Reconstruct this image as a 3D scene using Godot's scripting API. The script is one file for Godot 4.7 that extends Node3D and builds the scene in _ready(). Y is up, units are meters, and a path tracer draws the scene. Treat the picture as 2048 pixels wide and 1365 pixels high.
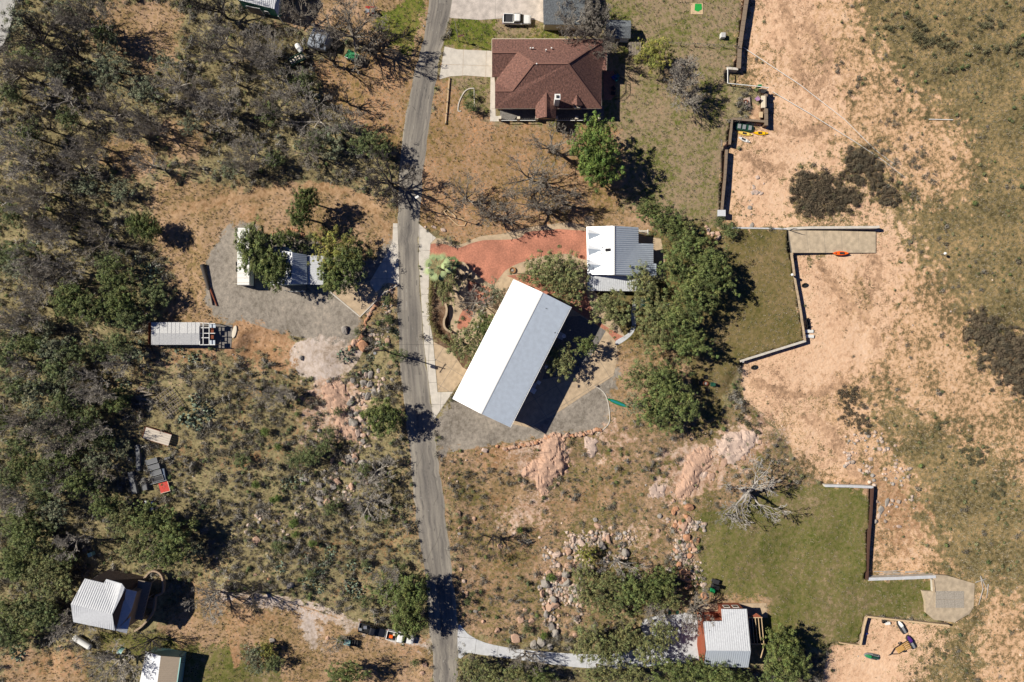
extends Node3D
# A lakeside lot seen from a drone. Plan coordinates: 10 units to the metre on the ground, origin at the plan's top left corner;
# plan(x, y, h) gives the place in the world of a point at height h (y up, metres), survey parallax taken out.
const EYE := 137.0
const LOW := -1.2            # the lake bed lies this far under the lawns
const CELL := 0.5            # ground grid
const GX := 244.8
const GZ := 164.0
const TW := 2048
const TH := 1372
const TS := 8.36601          # ground texture: pixels to the metre
var rng := RandomNumberGenerator.new()
var used := {}
var M := {}
var grid := PackedFloat32Array()
var gw := 0
var gh := 0
var zones := PackedByteArray()
var trees_done := []

class MB:
	var v := PackedVector3Array()
	var n := PackedVector3Array()
	var c := PackedColorArray()
	var col := Color.WHITE
	func tri(a: Vector3, b: Vector3, d: Vector3) -> void:
		var nn := (d - a).cross(b - a).normalized()
		v.append(a); v.append(b); v.append(d)
		n.append(nn); n.append(nn); n.append(nn)
		c.append(col); c.append(col); c.append(col)
	func tri_n(a: Vector3, b: Vector3, d: Vector3, na: Vector3, nb: Vector3, nd: Vector3) -> void:
		v.append(a); v.append(b); v.append(d)
		n.append(na); n.append(nb); n.append(nd)
		c.append(col); c.append(col); c.append(col)
	func quad(a: Vector3, b: Vector3, d: Vector3, e: Vector3) -> void:
		tri(a, b, d); tri(a, d, e)
	func box(at: Vector3, s: Vector3, turn := 0.0, tilt := 0.0) -> void:
		bx(Transform3D(Basis(Vector3.UP, turn) * Basis(Vector3.BACK, tilt), at), s)
	func bx(t: Transform3D, s: Vector3) -> void:
		var h := s * 0.5
		var k := minf(0.02, minf(h.x, minf(h.y, h.z)) * 0.25)   # chamfered upper edges
		var p := []
		for y in [-h.y, h.y - k, h.y]:
			var i := k if y == h.y else 0.0
			p.append(t * Vector3(-h.x + i, y, -h.z + i)); p.append(t * Vector3(h.x - i, y, -h.z + i))
			p.append(t * Vector3(h.x - i, y, h.z - i)); p.append(t * Vector3(-h.x + i, y, h.z - i))
		for r in 2:
			for j in 4:
				var a: int = r * 4 + j
				var b: int = r * 4 + (j + 1) % 4
				quad(p[a], p[a + 4], p[b + 4], p[b])
		quad(p[8], p[11], p[10], p[9])
		quad(p[0], p[1], p[2], p[3])
	func bar(a: Vector3, b: Vector3, w: float, h: float) -> void:
		var z := (b - a)
		var l := z.length()
		if l < 0.001: return
		z /= l
		var up := Vector3.UP if absf(z.y) < 0.95 else Vector3.RIGHT
		var x := up.cross(z).normalized()
		bx(Transform3D(Basis(x, z.cross(x), z), (a + b) * 0.5), Vector3(w, h, l))
	func tube(a: Vector3, b: Vector3, ra: float, rb: float, sides := 5, caps := false) -> void:
		var z := (b - a).normalized()
		var up := Vector3.UP if absf(z.y) < 0.9 else Vector3.RIGHT
		var x := up.cross(z).normalized()
		var y := z.cross(x)
		for i in sides:
			var t0 := TAU * i / sides
			var t1 := TAU * (i + 1) / sides
			var d0 := x * cos(t0) + y * sin(t0)
			var d1 := x * cos(t1) + y * sin(t1)
			tri_n(a + d0 * ra, b + d0 * rb, b + d1 * rb, d0, d0, d1)
			tri_n(a + d0 * ra, b + d1 * rb, a + d1 * ra, d0, d1, d1)
			if caps:
				tri_n(b + d0 * rb, b, b + d1 * rb, z, z, z)
				tri_n(a + d0 * ra, a + d1 * ra, a, -z, -z, -z)
	func lathe(t: Transform3D, prof: Array, sides := 16) -> void:
		for k in prof.size() - 1:
			var p: Vector2 = prof[k]
			var q: Vector2 = prof[k + 1]
			for i in sides:
				var t0 := TAU * i / sides
				var t1 := TAU * (i + 1) / sides
				quad(t * Vector3(p.x * cos(t0), p.y, p.x * sin(t0)), t * Vector3(q.x * cos(t0), q.y, q.x * sin(t0)),
					t * Vector3(q.x * cos(t1), q.y, q.x * sin(t1)), t * Vector3(p.x * cos(t1), p.y, p.x * sin(t1)))
	func poly(pts: PackedVector2Array, top: float, bottom: float) -> void:   # a level slab with sides
		if Geometry2D.is_polygon_clockwise(pts):
			pts = pts.duplicate(); pts.reverse()
		var ix := Geometry2D.triangulate_polygon(pts)
		for i in range(0, ix.size(), 3):
			var a := pts[ix[i]]; var b := pts[ix[i + 1]]; var d := pts[ix[i + 2]]
			var up := Vector3.UP
			tri_n(Vector3(a.x, top, a.y), Vector3(b.x, top, b.y), Vector3(d.x, top, d.y), up, up, up)
		if top - bottom > 0.001:
			for i in pts.size():
				var a := pts[i]; var b := pts[(i + 1) % pts.size()]
				quad(Vector3(a.x, bottom, a.y), Vector3(b.x, bottom, b.y), Vector3(b.x, top, b.y), Vector3(a.x, top, a.y))
	func face(p: Array, thick := 0.0) -> void:      # a planar polygon in space, upwards, with thickness below
		var q := PackedVector2Array()
		for w: Vector3 in p: q.append(Vector2(w.x, w.z))
		var ix := Geometry2D.triangulate_polygon(q)
		for i in range(0, ix.size(), 3):
			var a: Vector3 = p[ix[i]]; var b: Vector3 = p[ix[i + 1]]; var d: Vector3 = p[ix[i + 2]]
			if (d - a).cross(b - a).y < 0: tri(a, d, b)
			else: tri(a, b, d)
		if thick > 0:
			var dn := Vector3(0, -thick, 0)
			for i in p.size():
				var a: Vector3 = p[i]; var b: Vector3 = p[(i + 1) % p.size()]
				quad(a, a + dn, b + dn, b)
			for i in range(0, ix.size(), 3):
				tri(p[ix[i]] + dn, p[ix[i + 1]] + dn, p[ix[i + 2]] + dn)
	func mesh() -> ArrayMesh:
		var arr := []
		arr.resize(Mesh.ARRAY_MAX)
		arr[Mesh.ARRAY_VERTEX] = v; arr[Mesh.ARRAY_NORMAL] = n; arr[Mesh.ARRAY_COLOR] = c
		var m := ArrayMesh.new()
		m.add_surface_from_arrays(Mesh.PRIMITIVE_TRIANGLES, arr)
		return m

func numbered(called: String) -> String:
	var k: int = used.get(called, 0)
	used[called] = k + 1
	return called if k == 0 else "%s_%03d" % [called, k]

func put(called: String, m, mat: Material, parent: Node = self) -> MeshInstance3D:
	var o := MeshInstance3D.new()
	o.mesh = m.mesh() if m is MB else m
	if mat: o.material_override = mat
	o.name = numbered(called) if parent == self else called
	parent.add_child(o, true)
	return o

func tag(o: Node, label: String, category: String, group := "") -> Node:
	o.set_meta("label", label); o.set_meta("category", category)
	if group: o.set_meta("group", group)
	return o

func thing(called: String, label: String, category: String, at: Vector3, turn := 0.0, group := "") -> Node3D:
	var o := Node3D.new()
	o.name = numbered(called); add_child(o, true)
	o.position = at; o.rotation.y = turn
	tag(o, label, category, group)
	return o

func copy_of(src: Node3D, at: Vector3, turn: float, label: String) -> Node3D:
	var o: Node3D = src.duplicate()
	var base: String = String(src.name).rstrip("0123456789").trim_suffix("_")
	o.name = numbered(base); add_child(o, true)
	o.position = at; o.rotation.y = turn
	o.set_meta("label", label)
	return o

func struct(called: String, m, mat: Material) -> MeshInstance3D:
	var o := put(called, m, mat)
	o.set_meta("kind", "structure")
	return o

func plan(x: float, y: float, h := 0.0) -> Vector3:
	var k := (EYE - h) / EYE * 0.1
	return Vector3((x - 1024.0) * k, h, (y - 682.5) * k)

func spot(x: float, y: float) -> Vector3:          # the ground point there, on whichever level it is
	var p := plan(x, y)
	var h := ground(p.x, p.z)
	p = plan(x, y, h)
	p.y = ground(p.x, p.z)
	return p

func ring(f: Array, h := 0.0) -> PackedVector2Array:
	var out := PackedVector2Array()
	for i in range(0, f.size(), 2):
		var p := plan(f[i], f[i + 1], h)
		out.append(Vector2(p.x, p.z))
	return out

func heading(x0: float, y0: float, x1: float, y1: float) -> float:   # turn that takes +x to that direction on the plan
	return atan2(-(y1 - y0), x1 - x0)

func smooth(f: Array, closed := true, steps := 4) -> Array:     # a rounder outline through the same points
	var out := []
	var n := f.size() / 2
	for i in (n if closed else n - 1):
		var p := []
		for k in [-1, 0, 1, 2]:
			var j: int = (i + k + n) % n if closed else clampi(i + k, 0, n - 1)
			p.append(Vector2(f[j * 2], f[j * 2 + 1]))
		for s in steps:
			var q: Vector2 = p[1].cubic_interpolate(p[2], p[0], p[3], float(s) / steps)
			out.append(q.x); out.append(q.y)
	if not closed:
		out.append(f[-2]); out.append(f[-1])
	return out

func strip(m: MB, f: Array, w: float, top: float, bottom: float) -> void:   # a band of width w metres along a plan line
	var pts := ring(f)
	for i in pts.size() - 1:
		var a := pts[i]; var b := pts[i + 1]
		var d0 := (pts[i + 1] - pts[maxi(i - 1, 0)]).normalized().orthogonal() * w * 0.5
		var d1 := (pts[mini(i + 2, pts.size() - 1)] - pts[i]).normalized().orthogonal() * w * 0.5
		var q := [a + d0, b + d1, b - d1, a - d0]
		var t := []
		var u := []
		for e: Vector2 in q:
			t.append(Vector3(e.x, top, e.y)); u.append(Vector3(e.x, bottom, e.y))
		m.quad(t[0], t[3], t[2], t[1])
		m.quad(t[0], t[1], u[1], u[0]); m.quad(t[2], t[3], u[3], u[2])
		if i == 0: m.quad(t[3], t[0], u[0], u[3])
		if i == pts.size() - 2: m.quad(t[1], t[2], u[2], u[1])

func lin(r: float, g: float, b: float) -> Color:
	return Color(r / 255.0, g / 255.0, b / 255.0).srgb_to_linear()

func base(r: float, g: float, b: float) -> Color:    # base colour of a surface that full sun shows as r, g, b (sRGB back)
	var c := lin(r, g, b)
	return Color(c.r / 1.5, c.g / 1.5, c.b / 1.5).linear_to_srgb()

func paint(c: Color, rough := 0.9, metal := 0.0, vary := false) -> StandardMaterial3D:
	var m := StandardMaterial3D.new()
	m.albedo_color = c; m.roughness = rough; m.metallic = metal
	m.vertex_color_use_as_albedo = vary
	return m

func noise(freq: float, oct := 3, sd := 1) -> FastNoiseLite:
	var f := FastNoiseLite.new()
	f.noise_type = FastNoiseLite.TYPE_SIMPLEX_SMOOTH
	f.frequency = freq; f.fractal_octaves = oct; f.seed = sd
	if oct == 1: f.fractal_type = FastNoiseLite.FRACTAL_NONE
	return f

func speckled(c: Color, spread: float, freq: float, size_m: float, rough := 0.9, sd := 3, relief := 0.0, px := 512, hue := 0.0) -> StandardMaterial3D:
	# a material whose grain comes from layered noise, mapped in world space over size_m metres
	var a := noise(freq, 5, sd).get_seamless_image(px, px)
	var b := noise(freq * 9.0, 2, sd + 1).get_seamless_image(px, px)
	var fine := RandomNumberGenerator.new()
	fine.seed = sd
	var da := a.get_data()
	var db := b.get_data()
	var rgb := PackedByteArray()
	rgb.resize(px * px * 3)
	for i in px * px:
		var t := (da[i] - 128) / 128.0 * 0.75 + (db[i] - 128) / 128.0 * 0.55 + fine.randf_range(-0.35, 0.35)
		var u := (db[(i * 7 + 31) % (px * px)] - 128) / 128.0 * hue
		rgb[i * 3] = clampi(int(255.0 * (c.r * (1.0 + spread * t) + u)), 0, 255)
		rgb[i * 3 + 1] = clampi(int(255.0 * c.g * (1.0 + spread * t)), 0, 255)
		rgb[i * 3 + 2] = clampi(int(255.0 * (c.b * (1.0 + spread * t) - u)), 0, 255)
	var im := Image.create_from_data(px, px, false, Image.FORMAT_RGB8, rgb)
	var m := StandardMaterial3D.new()
	m.albedo_texture = ImageTexture.create_from_image(im)
	m.roughness = rough
	m.uv1_triplanar = true; m.uv1_world_triplanar = true
	m.uv1_scale = Vector3.ONE / size_m
	if relief > 0.0:
		b.bump_map_to_normal_map(relief)
		m.normal_enabled = true
		m.normal_texture = ImageTexture.create_from_image(b)
	return m

func _ready() -> void:
	var cam := Camera3D.new()
	cam.name = "camera"
	cam.fov = rad_to_deg(2.0 * atan(68.25 / EYE))
	cam.near = 1.0; cam.far = 4000.0
	cam.position = Vector3(0, EYE, 0)
	cam.rotation = Vector3(-PI / 2, 0, 0)
	add_child(cam)
	cam.current = true
	var env := Environment.new()
	env.background_mode = Environment.BG_SKY
	var sm := ProceduralSkyMaterial.new()
	sm.sky_top_color = Color(0.20, 0.36, 0.70); sm.sky_horizon_color = Color(0.50, 0.62, 0.80)
	sm.ground_bottom_color = Color(0.2, 0.18, 0.14); sm.ground_horizon_color = Color(0.5, 0.6, 0.75)
	sm.sky_curve = 0.12
	sm.sky_energy_multiplier = 0.54
	sm.ground_energy_multiplier = 0.54
	var sky := Sky.new()
	sky.sky_material = sm
	env.sky = sky
	env.tonemap_mode = Environment.TONE_MAPPER_LINEAR
	env.tonemap_exposure = 1.32
	env.sdfgi_enabled = true; env.ssao_enabled = true; env.ssil_enabled = true
	var we := WorldEnvironment.new()
	we.environment = env
	we.name = "world_environment"
	add_child(we)
	var sun := DirectionalLight3D.new()
	sun.name = "sun"
	sun.light_energy = 1.6
	sun.light_color = Color(1.0, 0.97, 0.92)
	sun.light_angular_distance = 0.5
	sun.shadow_enabled = true
	var dir := Vector3(0.711, -0.669, 0.217).normalized()
	sun.basis = Basis.looking_at(dir, Vector3.UP)
	add_child(sun)
	rng.seed = 77
	var t0 := Time.get_ticks_msec()
	materials()
	build_ground()
	print("ground ", Time.get_ticks_msec() - t0)
	hard_surfaces()
	buildings()
	walls_and_fences()
	print("buildings ", Time.get_ticks_msec() - t0)
	vehicles()
	belongings()
	print("things ", Time.get_ticks_msec() - t0)
	trees()
	print("trees ", Time.get_ticks_msec() - t0)
	rocks()
	scatter()
	print("all ", Time.get_ticks_msec() - t0)

# ---------- the ground ----------
func blur(im: Image, k: int) -> Image:
	var w := im.get_width(); var h := im.get_height()
	im.resize(maxi(w / k, 2), maxi(h / k, 2), Image.INTERPOLATE_BILINEAR)
	im.resize(w, h, Image.INTERPOLATE_CUBIC)
	return im

func fill(im: Image, f: Array, c: Color, low := false, step := 0.0, sd := 0) -> void:   # paint a plan outline into a map of the ground
	var s := im.get_width() / GX
	var pts := PackedVector2Array()
	var k := (EYE - (LOW if low else 0.0)) / EYE * 0.1
	for i in range(0, f.size(), 2):
		pts.append(Vector2(((f[i] - 1024.0) * k + GX / 2) * s, ((f[i + 1] - 682.5) * k + GZ / 2) * s))
	var y0 := im.get_height(); var y1 := 0
	for p in pts:
		y0 = mini(y0, int(p.y)); y1 = maxi(y1, int(p.y) + 1)
	for y in range(maxi(y0, 0), mini(y1, im.get_height() - 1) + 1):
		var xs := []
		var yy := y + 0.5
		for i in pts.size():
			var a := pts[i]; var b := pts[(i + 1) % pts.size()]
			if (a.y <= yy) != (b.y <= yy):
				xs.append(a.x + (yy - a.y) / (b.y - a.y) * (b.x - a.x))
		xs.sort()
		for j in range(0, xs.size() - 1, 2):
			var l := maxi(int(round(xs[j])), 0)
			var r := mini(int(round(xs[j + 1])), im.get_width())
			if r > l: im.fill_rect(Rect2i(l, y, r - l, 1), c)

func trail(im: Image, f: Array, w: float, c: Color, low := false) -> void:     # a winding line w units wide
	var q := smooth(f, false, 6)
	for i in range(0, q.size() - 2, 2):
		var a := Vector2(q[i], q[i + 1]); var b := Vector2(q[i + 2], q[i + 3])
		var d := (b - a).normalized()
		var o := d.orthogonal() * w * 0.5
		a -= d * 0.7; b += d * 0.7
		fill(im, [a.x + o.x, a.y + o.y, b.x + o.x, b.y + o.y, b.x - o.x, b.y - o.y, a.x - o.x, a.y - o.y], c, low)

func z(n: int) -> Color:
	return Color8(n, n, n)

const LAKE := [1500,-220, 1493,0, 1478,95, 1475,137, 1455,140, 1455,169, 1529,178, 1531,249, 1464,240, 1458,290, 1451,300, 1442,425, 1450,456, 1577,457, 1580,505, 1584,507, 1612,684, 1485,723, 1490,800, 1560,860, 1620,960, 1655,971, 1746,977, 1735,1160, 1880,1158, 1885,1235, 1895,1252, 1736,1238, 1720,1291, 1665,1292, 1640,1400, 1620,1600, 2500,1600, 2500,-300]
const ROAD_L := [870,-140, 859,0, 844,90, 826,160, 802,300, 794,453, 794,530, 798,690, 811,835, 819,900, 831,1030, 849,1140, 857,1250, 865,1300, 866,1365, 862,1510]
const ROAD_R := [918,-140, 905,0, 885,90, 872,160, 851,300, 838,453, 838,530, 848,690, 866,835, 873,900, 890,1030, 903,1140, 916,1250, 916,1300, 914,1365, 908,1510]

func road_ring(grow := 0.0) -> Array:
	var a := smooth(ROAD_L, false)
	var b := smooth(ROAD_R, false)
	var out := []
	for i in range(0, a.size(), 2):
		out.append(a[i] - grow); out.append(a[i + 1])
	for i in range(b.size() - 2, -2, -2):
		out.append(b[i] + grow); out.append(b[i + 1])
	return out

func build_heights() -> void:
	gw = int(GX / CELL) + 1
	gh = int(GZ / CELL) + 1
	var sharp := Image.create(gw, gh, false, Image.FORMAT_L8)
	fill(sharp, LAKE, Color.WHITE, false)
	var soft: Image = blur(sharp.duplicate(), 9)
	var nat := Image.create(gw, gh, false, Image.FORMAT_L8)
	for f in [[1440,745, 1500,735, 1560,800, 1640,900, 1650,962, 1600,985, 1540,960, 1440,840], [1655,1300, 1715,1298, 1690,1400, 1700,1550, 1520,1550, 1600,1330], [1435,430, 1460,432, 1490,450, 1440,450]]:
		fill(nat, f, Color.WHITE)
	blur(nat, 3)
	var flat := Image.create(gw, gh, false, Image.FORMAT_L8)
	for f in [road_ring(22), [850,430, 1180,430, 1330,440, 1620,440, 1640,720, 1470,740, 1330,880, 1080,900, 860,850], [880,-140, 1500,-140, 1480,140, 1450,300, 1440,460, 850,450], [400,440, 800,440, 800,640, 740,650, 700,700, 400,660], [290,630, 480,630, 480,720, 290,720], [560,-40, 460,-40, 460,60, 580,60], [130,1140, 340,1140, 340,1380, 130,1380], [900,1240, 1000,1290, 1400,1230, 1560,1200, 1560,1360, 1240,1360, 900,1350], [700,1230, 870,1270, 870,1320, 690,1280]]:
		fill(flat, f, Color.WHITE)
	blur(flat, 8)
	var big := noise(0.03, 3, 11)
	var mid := noise(0.22, 2, 12)
	grid.resize(gw * gh)
	for j in gh:
		for i in gw:
			var s := sharp.get_pixel(i, j).r
			s = lerpf(s, soft.get_pixel(i, j).r, nat.get_pixel(i, j).r)
			var rough := 1.0 - clampf(flat.get_pixel(i, j).r * 1.6, 0.0, 1.0)
			var b := (big.get_noise_2d(i * CELL, j * CELL) - 0.45) * 0.9 + (mid.get_noise_2d(i * CELL, j * CELL) - 0.4) * 0.16
			var edge := minf(minf(i, gw - 1 - i), minf(j, gh - 1 - j)) * CELL
			grid[j * gw + i] = lerpf(-0.6, s * LOW + minf(b, 0.0) * rough * (1.0 - 0.7 * s), smoothstep(0.0, 8.0, edge))

func ground(x: float, zz: float) -> float:
	var u := clampf((x + GX / 2) / CELL, 0.0, gw - 1.001)
	var w := clampf((zz + GZ / 2) / CELL, 0.0, gh - 1.001)
	var i := int(u); var j := int(w)
	u -= i; w -= j
	var k := j * gw + i
	return lerpf(lerpf(grid[k], grid[k + 1], u), lerpf(grid[k + gw], grid[k + gw + 1], u), w)

func zone_at(x: float, zz: float) -> int:
	var i := int((x + GX / 2) * TS); var j := int((zz + GZ / 2) * TS)
	if i < 0 or j < 0 or i >= TW or j >= TH: return 0
	return zones[j * TW + i]

# zones: 0 scrub 1 dry grass 2 leaf litter 3 mown lawn 4 yard 5 sand 6 lake bed growth 7 meadow 8 orange soil 9 gravel 10 caliche 11 granite soil 12 trail 13 green grass 14 mulch 15 patchy sand 16 hill grass 17 worn asphalt edge
func paint_zones() -> Image:
	var im := Image.create(TW, TH, false, Image.FORMAT_L8)
	fill(im, LAKE, z(6), false)
	# the lake bed
	fill(im, [1480,-140, 1700,-140, 1730,60, 1800,150, 1860,200, 1930,270, 1960,350, 1880,420, 1800,440, 1440,456, 1440,300, 1530,200, 1470,140], z(15), true)
	fill(im, [1520,-140, 1640,-140, 1650,30, 1610,110, 1540,130, 1500,90], z(5), true)
	fill(im, [1540,160, 1640,140, 1700,170, 1690,230, 1600,240, 1540,220], z(5), true)
	fill(im, [1540,250, 1600,235, 1680,290, 1740,300, 1800,400, 1790,445, 1480,456, 1460,330, 1500,270], z(5), true)
	fill(im, [1590,345, 1640,335, 1720,395, 1700,430, 1590,430], z(6), true)
	fill(im, [1690,290, 1760,300, 1800,390, 1780,410, 1700,350], z(6), true)
	fill(im, [1780,400, 1830,380, 1900,420, 1960,520, 1960,640, 1890,600, 1830,520, 1800,470], z(6), true)
	fill(im, [1750,465, 1850,520, 1930,620, 1970,720, 2010,800, 1990,930, 1900,900, 1800,800, 1700,800, 1640,800, 1720,740, 1780,640, 1800,560], z(15), true)
	fill(im, [1583,505, 1760,460, 1800,440, 1822,500, 1815,590, 1790,660, 1760,720, 1700,770, 1630,800, 1560,850, 1490,800, 1483,726, 1612,685], z(5), true)
	fill(im, [1690,560, 1735,555, 1750,640, 1720,660, 1690,620], z(15), true)
	fill(im, [1560,850, 1640,800, 1740,800, 1790,900, 1850,1020, 1910,1160, 1740,1165, 1747,975, 1655,970, 1600,930], z(15), true)
	fill(im, [1580,850, 1640,810, 1690,860, 1720,930, 1660,950], z(5), true)
	fill(im, [1740,940, 1800,960, 1840,1060, 1800,1130, 1760,1040], z(8), true)
	fill(im, [1830,830, 1900,850, 2010,980, 2000,1110, 1900,1160, 1850,1030, 1800,920], z(6), true)
	fill(im, [1990,690, 2250,620, 2250,1000, 2030,960], z(15), true)
	fill(im, [1960,1180, 2100,1200, 2250,1180, 2250,1520, 1930,1520, 1960,1330], z(15), true)
	fill(im, [1736,1238, 1895,1254, 1862,1300, 1830,1365, 1815,1520, 1620,1520, 1650,1330, 1670,1292, 1720,1291], z(5), true)
	# lawns and yards right of the road
	fill(im, [860,-140, 1497,-140, 1475,137, 1452,300, 1442,456, 1170,460, 845,450, 838,440, 851,300, 905,0], z(4))
	fill(im, [838,455, 851,300, 872,160, 890,158, 985,250, 1235,252, 1250,330, 1240,430, 1180,458, 1000,470, 930,490], z(2))
	fill(im, [905,36, 985,40, 1000,70, 984,100, 890,92], z(13))
	fill(im, [1060,62, 1115,62, 1115,78, 1060,78], z(13))
	fill(im, [1190,430, 1320,440, 1442,456, 1578,458, 1612,684, 1485,723, 1440,840, 1380,850, 1230,840, 1200,800], z(3))
	fill(im, [1230,690, 1330,660, 1380,740, 1400,850, 1230,850, 1200,800], z(1))
	fill(im, [1190,425, 1300,400, 1330,450, 1280,470, 1190,455], z(1))
	# hillside under the white house
	fill(im, [866,840, 1040,870, 1230,835, 1440,832, 1500,800, 1600,940, 1655,971, 1600,1000, 1420,1030, 1400,1230, 1280,1245, 960,1290, 916,1260, 903,1140, 880,930], z(16))
	fill(im, [960,930, 1060,900, 1090,960, 1040,1010, 980,1000], z(1))
	for f in [[1010,910, 1070,890, 1120,870, 1130,910, 1100,960, 1050,970], [1200,860, 1240,850, 1250,900, 1230,930], [1340,900, 1420,890, 1500,840, 1560,870, 1480,930, 1400,990, 1340,1010, 1320,980], [1270,1060, 1295,1060, 1295,1120, 1275,1120], [1020,1010, 1080,1000, 1090,1040, 1050,1060, 1010,1040]]:
		fill(im, smooth(f), z(11))
	fill(im, [950,905, 1030,890, 1040,930, 960,935], z(8))
	fill(im, [1400,1030, 1560,975, 1655,971, 1746,977, 1735,1160, 1880,1158, 1885,1240, 1736,1238, 1720,1291, 1620,1305, 1540,1280, 1400,1235], z(7))
	fill(im, [1400,1195, 1530,1195, 1545,1230, 1400,1240], z(1))
	# gravel by the white house
	fill(im, [866,838, 905,798, 1100,700, 1230,690, 1240,760, 1214,800, 1219,845, 1195,866, 1090,876, 1000,890, 900,905, 880,930], z(9))
	fill(im, [855,560, 900,560, 1010,600, 1010,700, 930,760, 870,690], z(14))
	fill(im, [985,590, 1030,540, 1190,550, 1260,640, 1180,650], z(14))
	# left of the road
	fill(im, smooth([310,360, 480,372, 560,362, 700,372, 788,420, 795,600, 740,640, 690,690, 560,670, 480,700, 430,705, 330,650, 345,560, 300,470]), z(1))
	fill(im, smooth([425,500, 440,470, 475,440, 540,470, 600,470, 650,490, 740,520, 785,465, 792,560, 730,630, 700,692, 640,682, 560,665, 500,648, 440,638, 412,595, 412,540]), z(9))
	fill(im, smooth([290,700, 350,690, 460,655, 480,642, 560,668, 600,700, 560,735, 430,705, 340,722]), z(8))
	fill(im, smooth([585,690, 640,676, 715,690, 725,705, 690,750, 620,762, 580,730]), z(10))
	for f in [[620,770, 690,760, 740,800, 720,880, 640,850], [480,412, 505,410, 508,432, 485,440], [620,800, 660,850, 640,880, 612,840]]:
		fill(im, smooth(f), z(11 if f[1] > 700 else 8))
	fill(im, [620,120, 790,90, 826,160, 802,300, 760,290, 700,240, 650,200], z(2))
	fill(im, [560,-140, 870,-140, 859,0, 826,150, 700,60, 560,50], z(1))
	fill(im, [735,40, 810,0, 830,-100, 850,10, 815,120], z(13))
	for f in [[190,20, 340,0, 350,90, 300,150, 250,110, 200,90], [210,280, 300,290, 300,350, 230,340], [320,240, 400,250, 390,320, 330,300]]:
		fill(im, smooth(f), z(1))
	fill(im, [380,1165, 560,1205, 720,1240, 830,1285, 866,1300, 862,1510, 340,1510, 300,1290], z(1))
	fill(im, [330,1290, 560,1300, 560,1365, 520,1510, 330,1510], z(7))
	fill(im, [0,1310, 170,1300, 180,1365, 0,1400], z(1))
	fill(im, [200,1265, 340,1270, 350,1310, 200,1320], z(7))
	fill(im, smooth([600,1240, 620,1225, 632,1250, 642,1290, 630,1300, 606,1275]), z(10))
	fill(im, smooth([365,1225, 378,1228, 375,1265, 362,1262]), z(8))
	fill(im, smooth([440,1225, 520,1225, 560,1240, 500,1250, 450,1245]), z(8))
	fill(im, smooth([455,1260, 470,1265, 478,1330, 465,1330]), z(8))
	fill(im, smooth([800,1270, 850,1268, 862,1290, 800,1310]), z(8))
	fill(im, smooth([20,1330, 90,1325, 150,1310, 160,1340, 80,1350, 30,1345]), z(8))
	fill(im, smooth([545,1205, 620,1210, 700,1235, 690,1240, 600,1225]), z(8))
	# shoulders
	trail(im, [863,0, 846,90, 828,160, 804,300, 797,450], 9, z(2))
	trail(im, [892,120, 866,230, 848,330, 841,430], 14, z(2))
	trail(im, [797,610, 800,690, 812,835, 821,900, 832,1030, 849,1140, 855,1200], 9, z(1))
	trail(im, [872,900, 893,1030, 906,1140, 918,1240], 11, z(1))
	trail(im, [440,1190, 500,1193, 560,1198, 640,1216, 715,1247], 13, z(10)); trail(im, [500,1205, 560,1210, 640,1232, 706,1258], 12, z(10))
	trail(im, [715,1247, 790,1275, 870,1290], 20, z(10))
	trail(im, [330,470, 360,420, 440,400, 520,385, 600,370, 690,382, 750,425, 775,480], 20, z(20))
	trail(im, [470,430, 500,415, 560,400, 620,395], 9, z(20))
	# trails worn by deer and tyres
	for f in [[480,930, 530,905, 580,880, 600,840, 590,770, 585,720], [430,930, 480,935, 520,915], [600,1110, 660,1090, 720,1095, 770,1085, 830,1040], [660,1190, 740,1150, 780,1090, 830,1070], [270,845, 285,870, 340,890, 400,920], [215,730, 230,800, 225,850], [285,690, 282,760, 272,800], [340,1090, 400,1120, 440,1150], [500,700, 492,790, 470,860, 460,900], [860,1190, 862,1190]]:
		trail(im, f, 5.5, z(12))
	for f in [[960,985, 1030,1010, 1100,1010, 1180,985, 1220,945, 1230,900], [905,1190, 960,1150, 1040,1100, 1100,1040, 1180,1005, 1300,975], [930,1240, 1000,1160, 1080,1110], [910,1060, 960,1040, 1020,1030]]:
		trail(im, f, 5.0, z(12))
	trail(im, [270,95, 285,130, 272,170, 271,205], 3, z(12)); trail(im, [240,120, 265,165, 270,200], 3, z(12))
	for f in [[1545,-60, 1590,60, 1600,140, 1640,215], [1500,215, 1540,245, 1600,262, 1660,250], [1480,300, 1520,330, 1580,335], [1640,520, 1690,600, 1740,640, 1760,700], [1500,760, 1560,780, 1620,790, 1700,760], [1600,830, 1660,860, 1700,930, 1750,1000], [1610,40, 1660,110, 1640,180], [1740,480, 1760,540, 1740,600]]:
		trail(im, f, 22, z(19), true)
	trail(im, [1500,450, 1580,400, 1640,360, 1700,270], 10, z(5), true)
	for k in 5:
		trail(im, [1640 + k * 14,520, 1600 + k * 20,640, 1640 + k * 16,740, 1560 + k * 30,800], 1.6, z(18), true)
	trail(im, [1690,760, 1750,640, 1720,560, 1680,570, 1690,640, 1740,690], 2.0, z(18), true)
	trail(im, [1860,1270, 1830,1320, 1800,1400], 9, z(6), true); trail(im, [1885,1290, 1850,1340, 1830,1400], 7, z(5), true)
	return im

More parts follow.
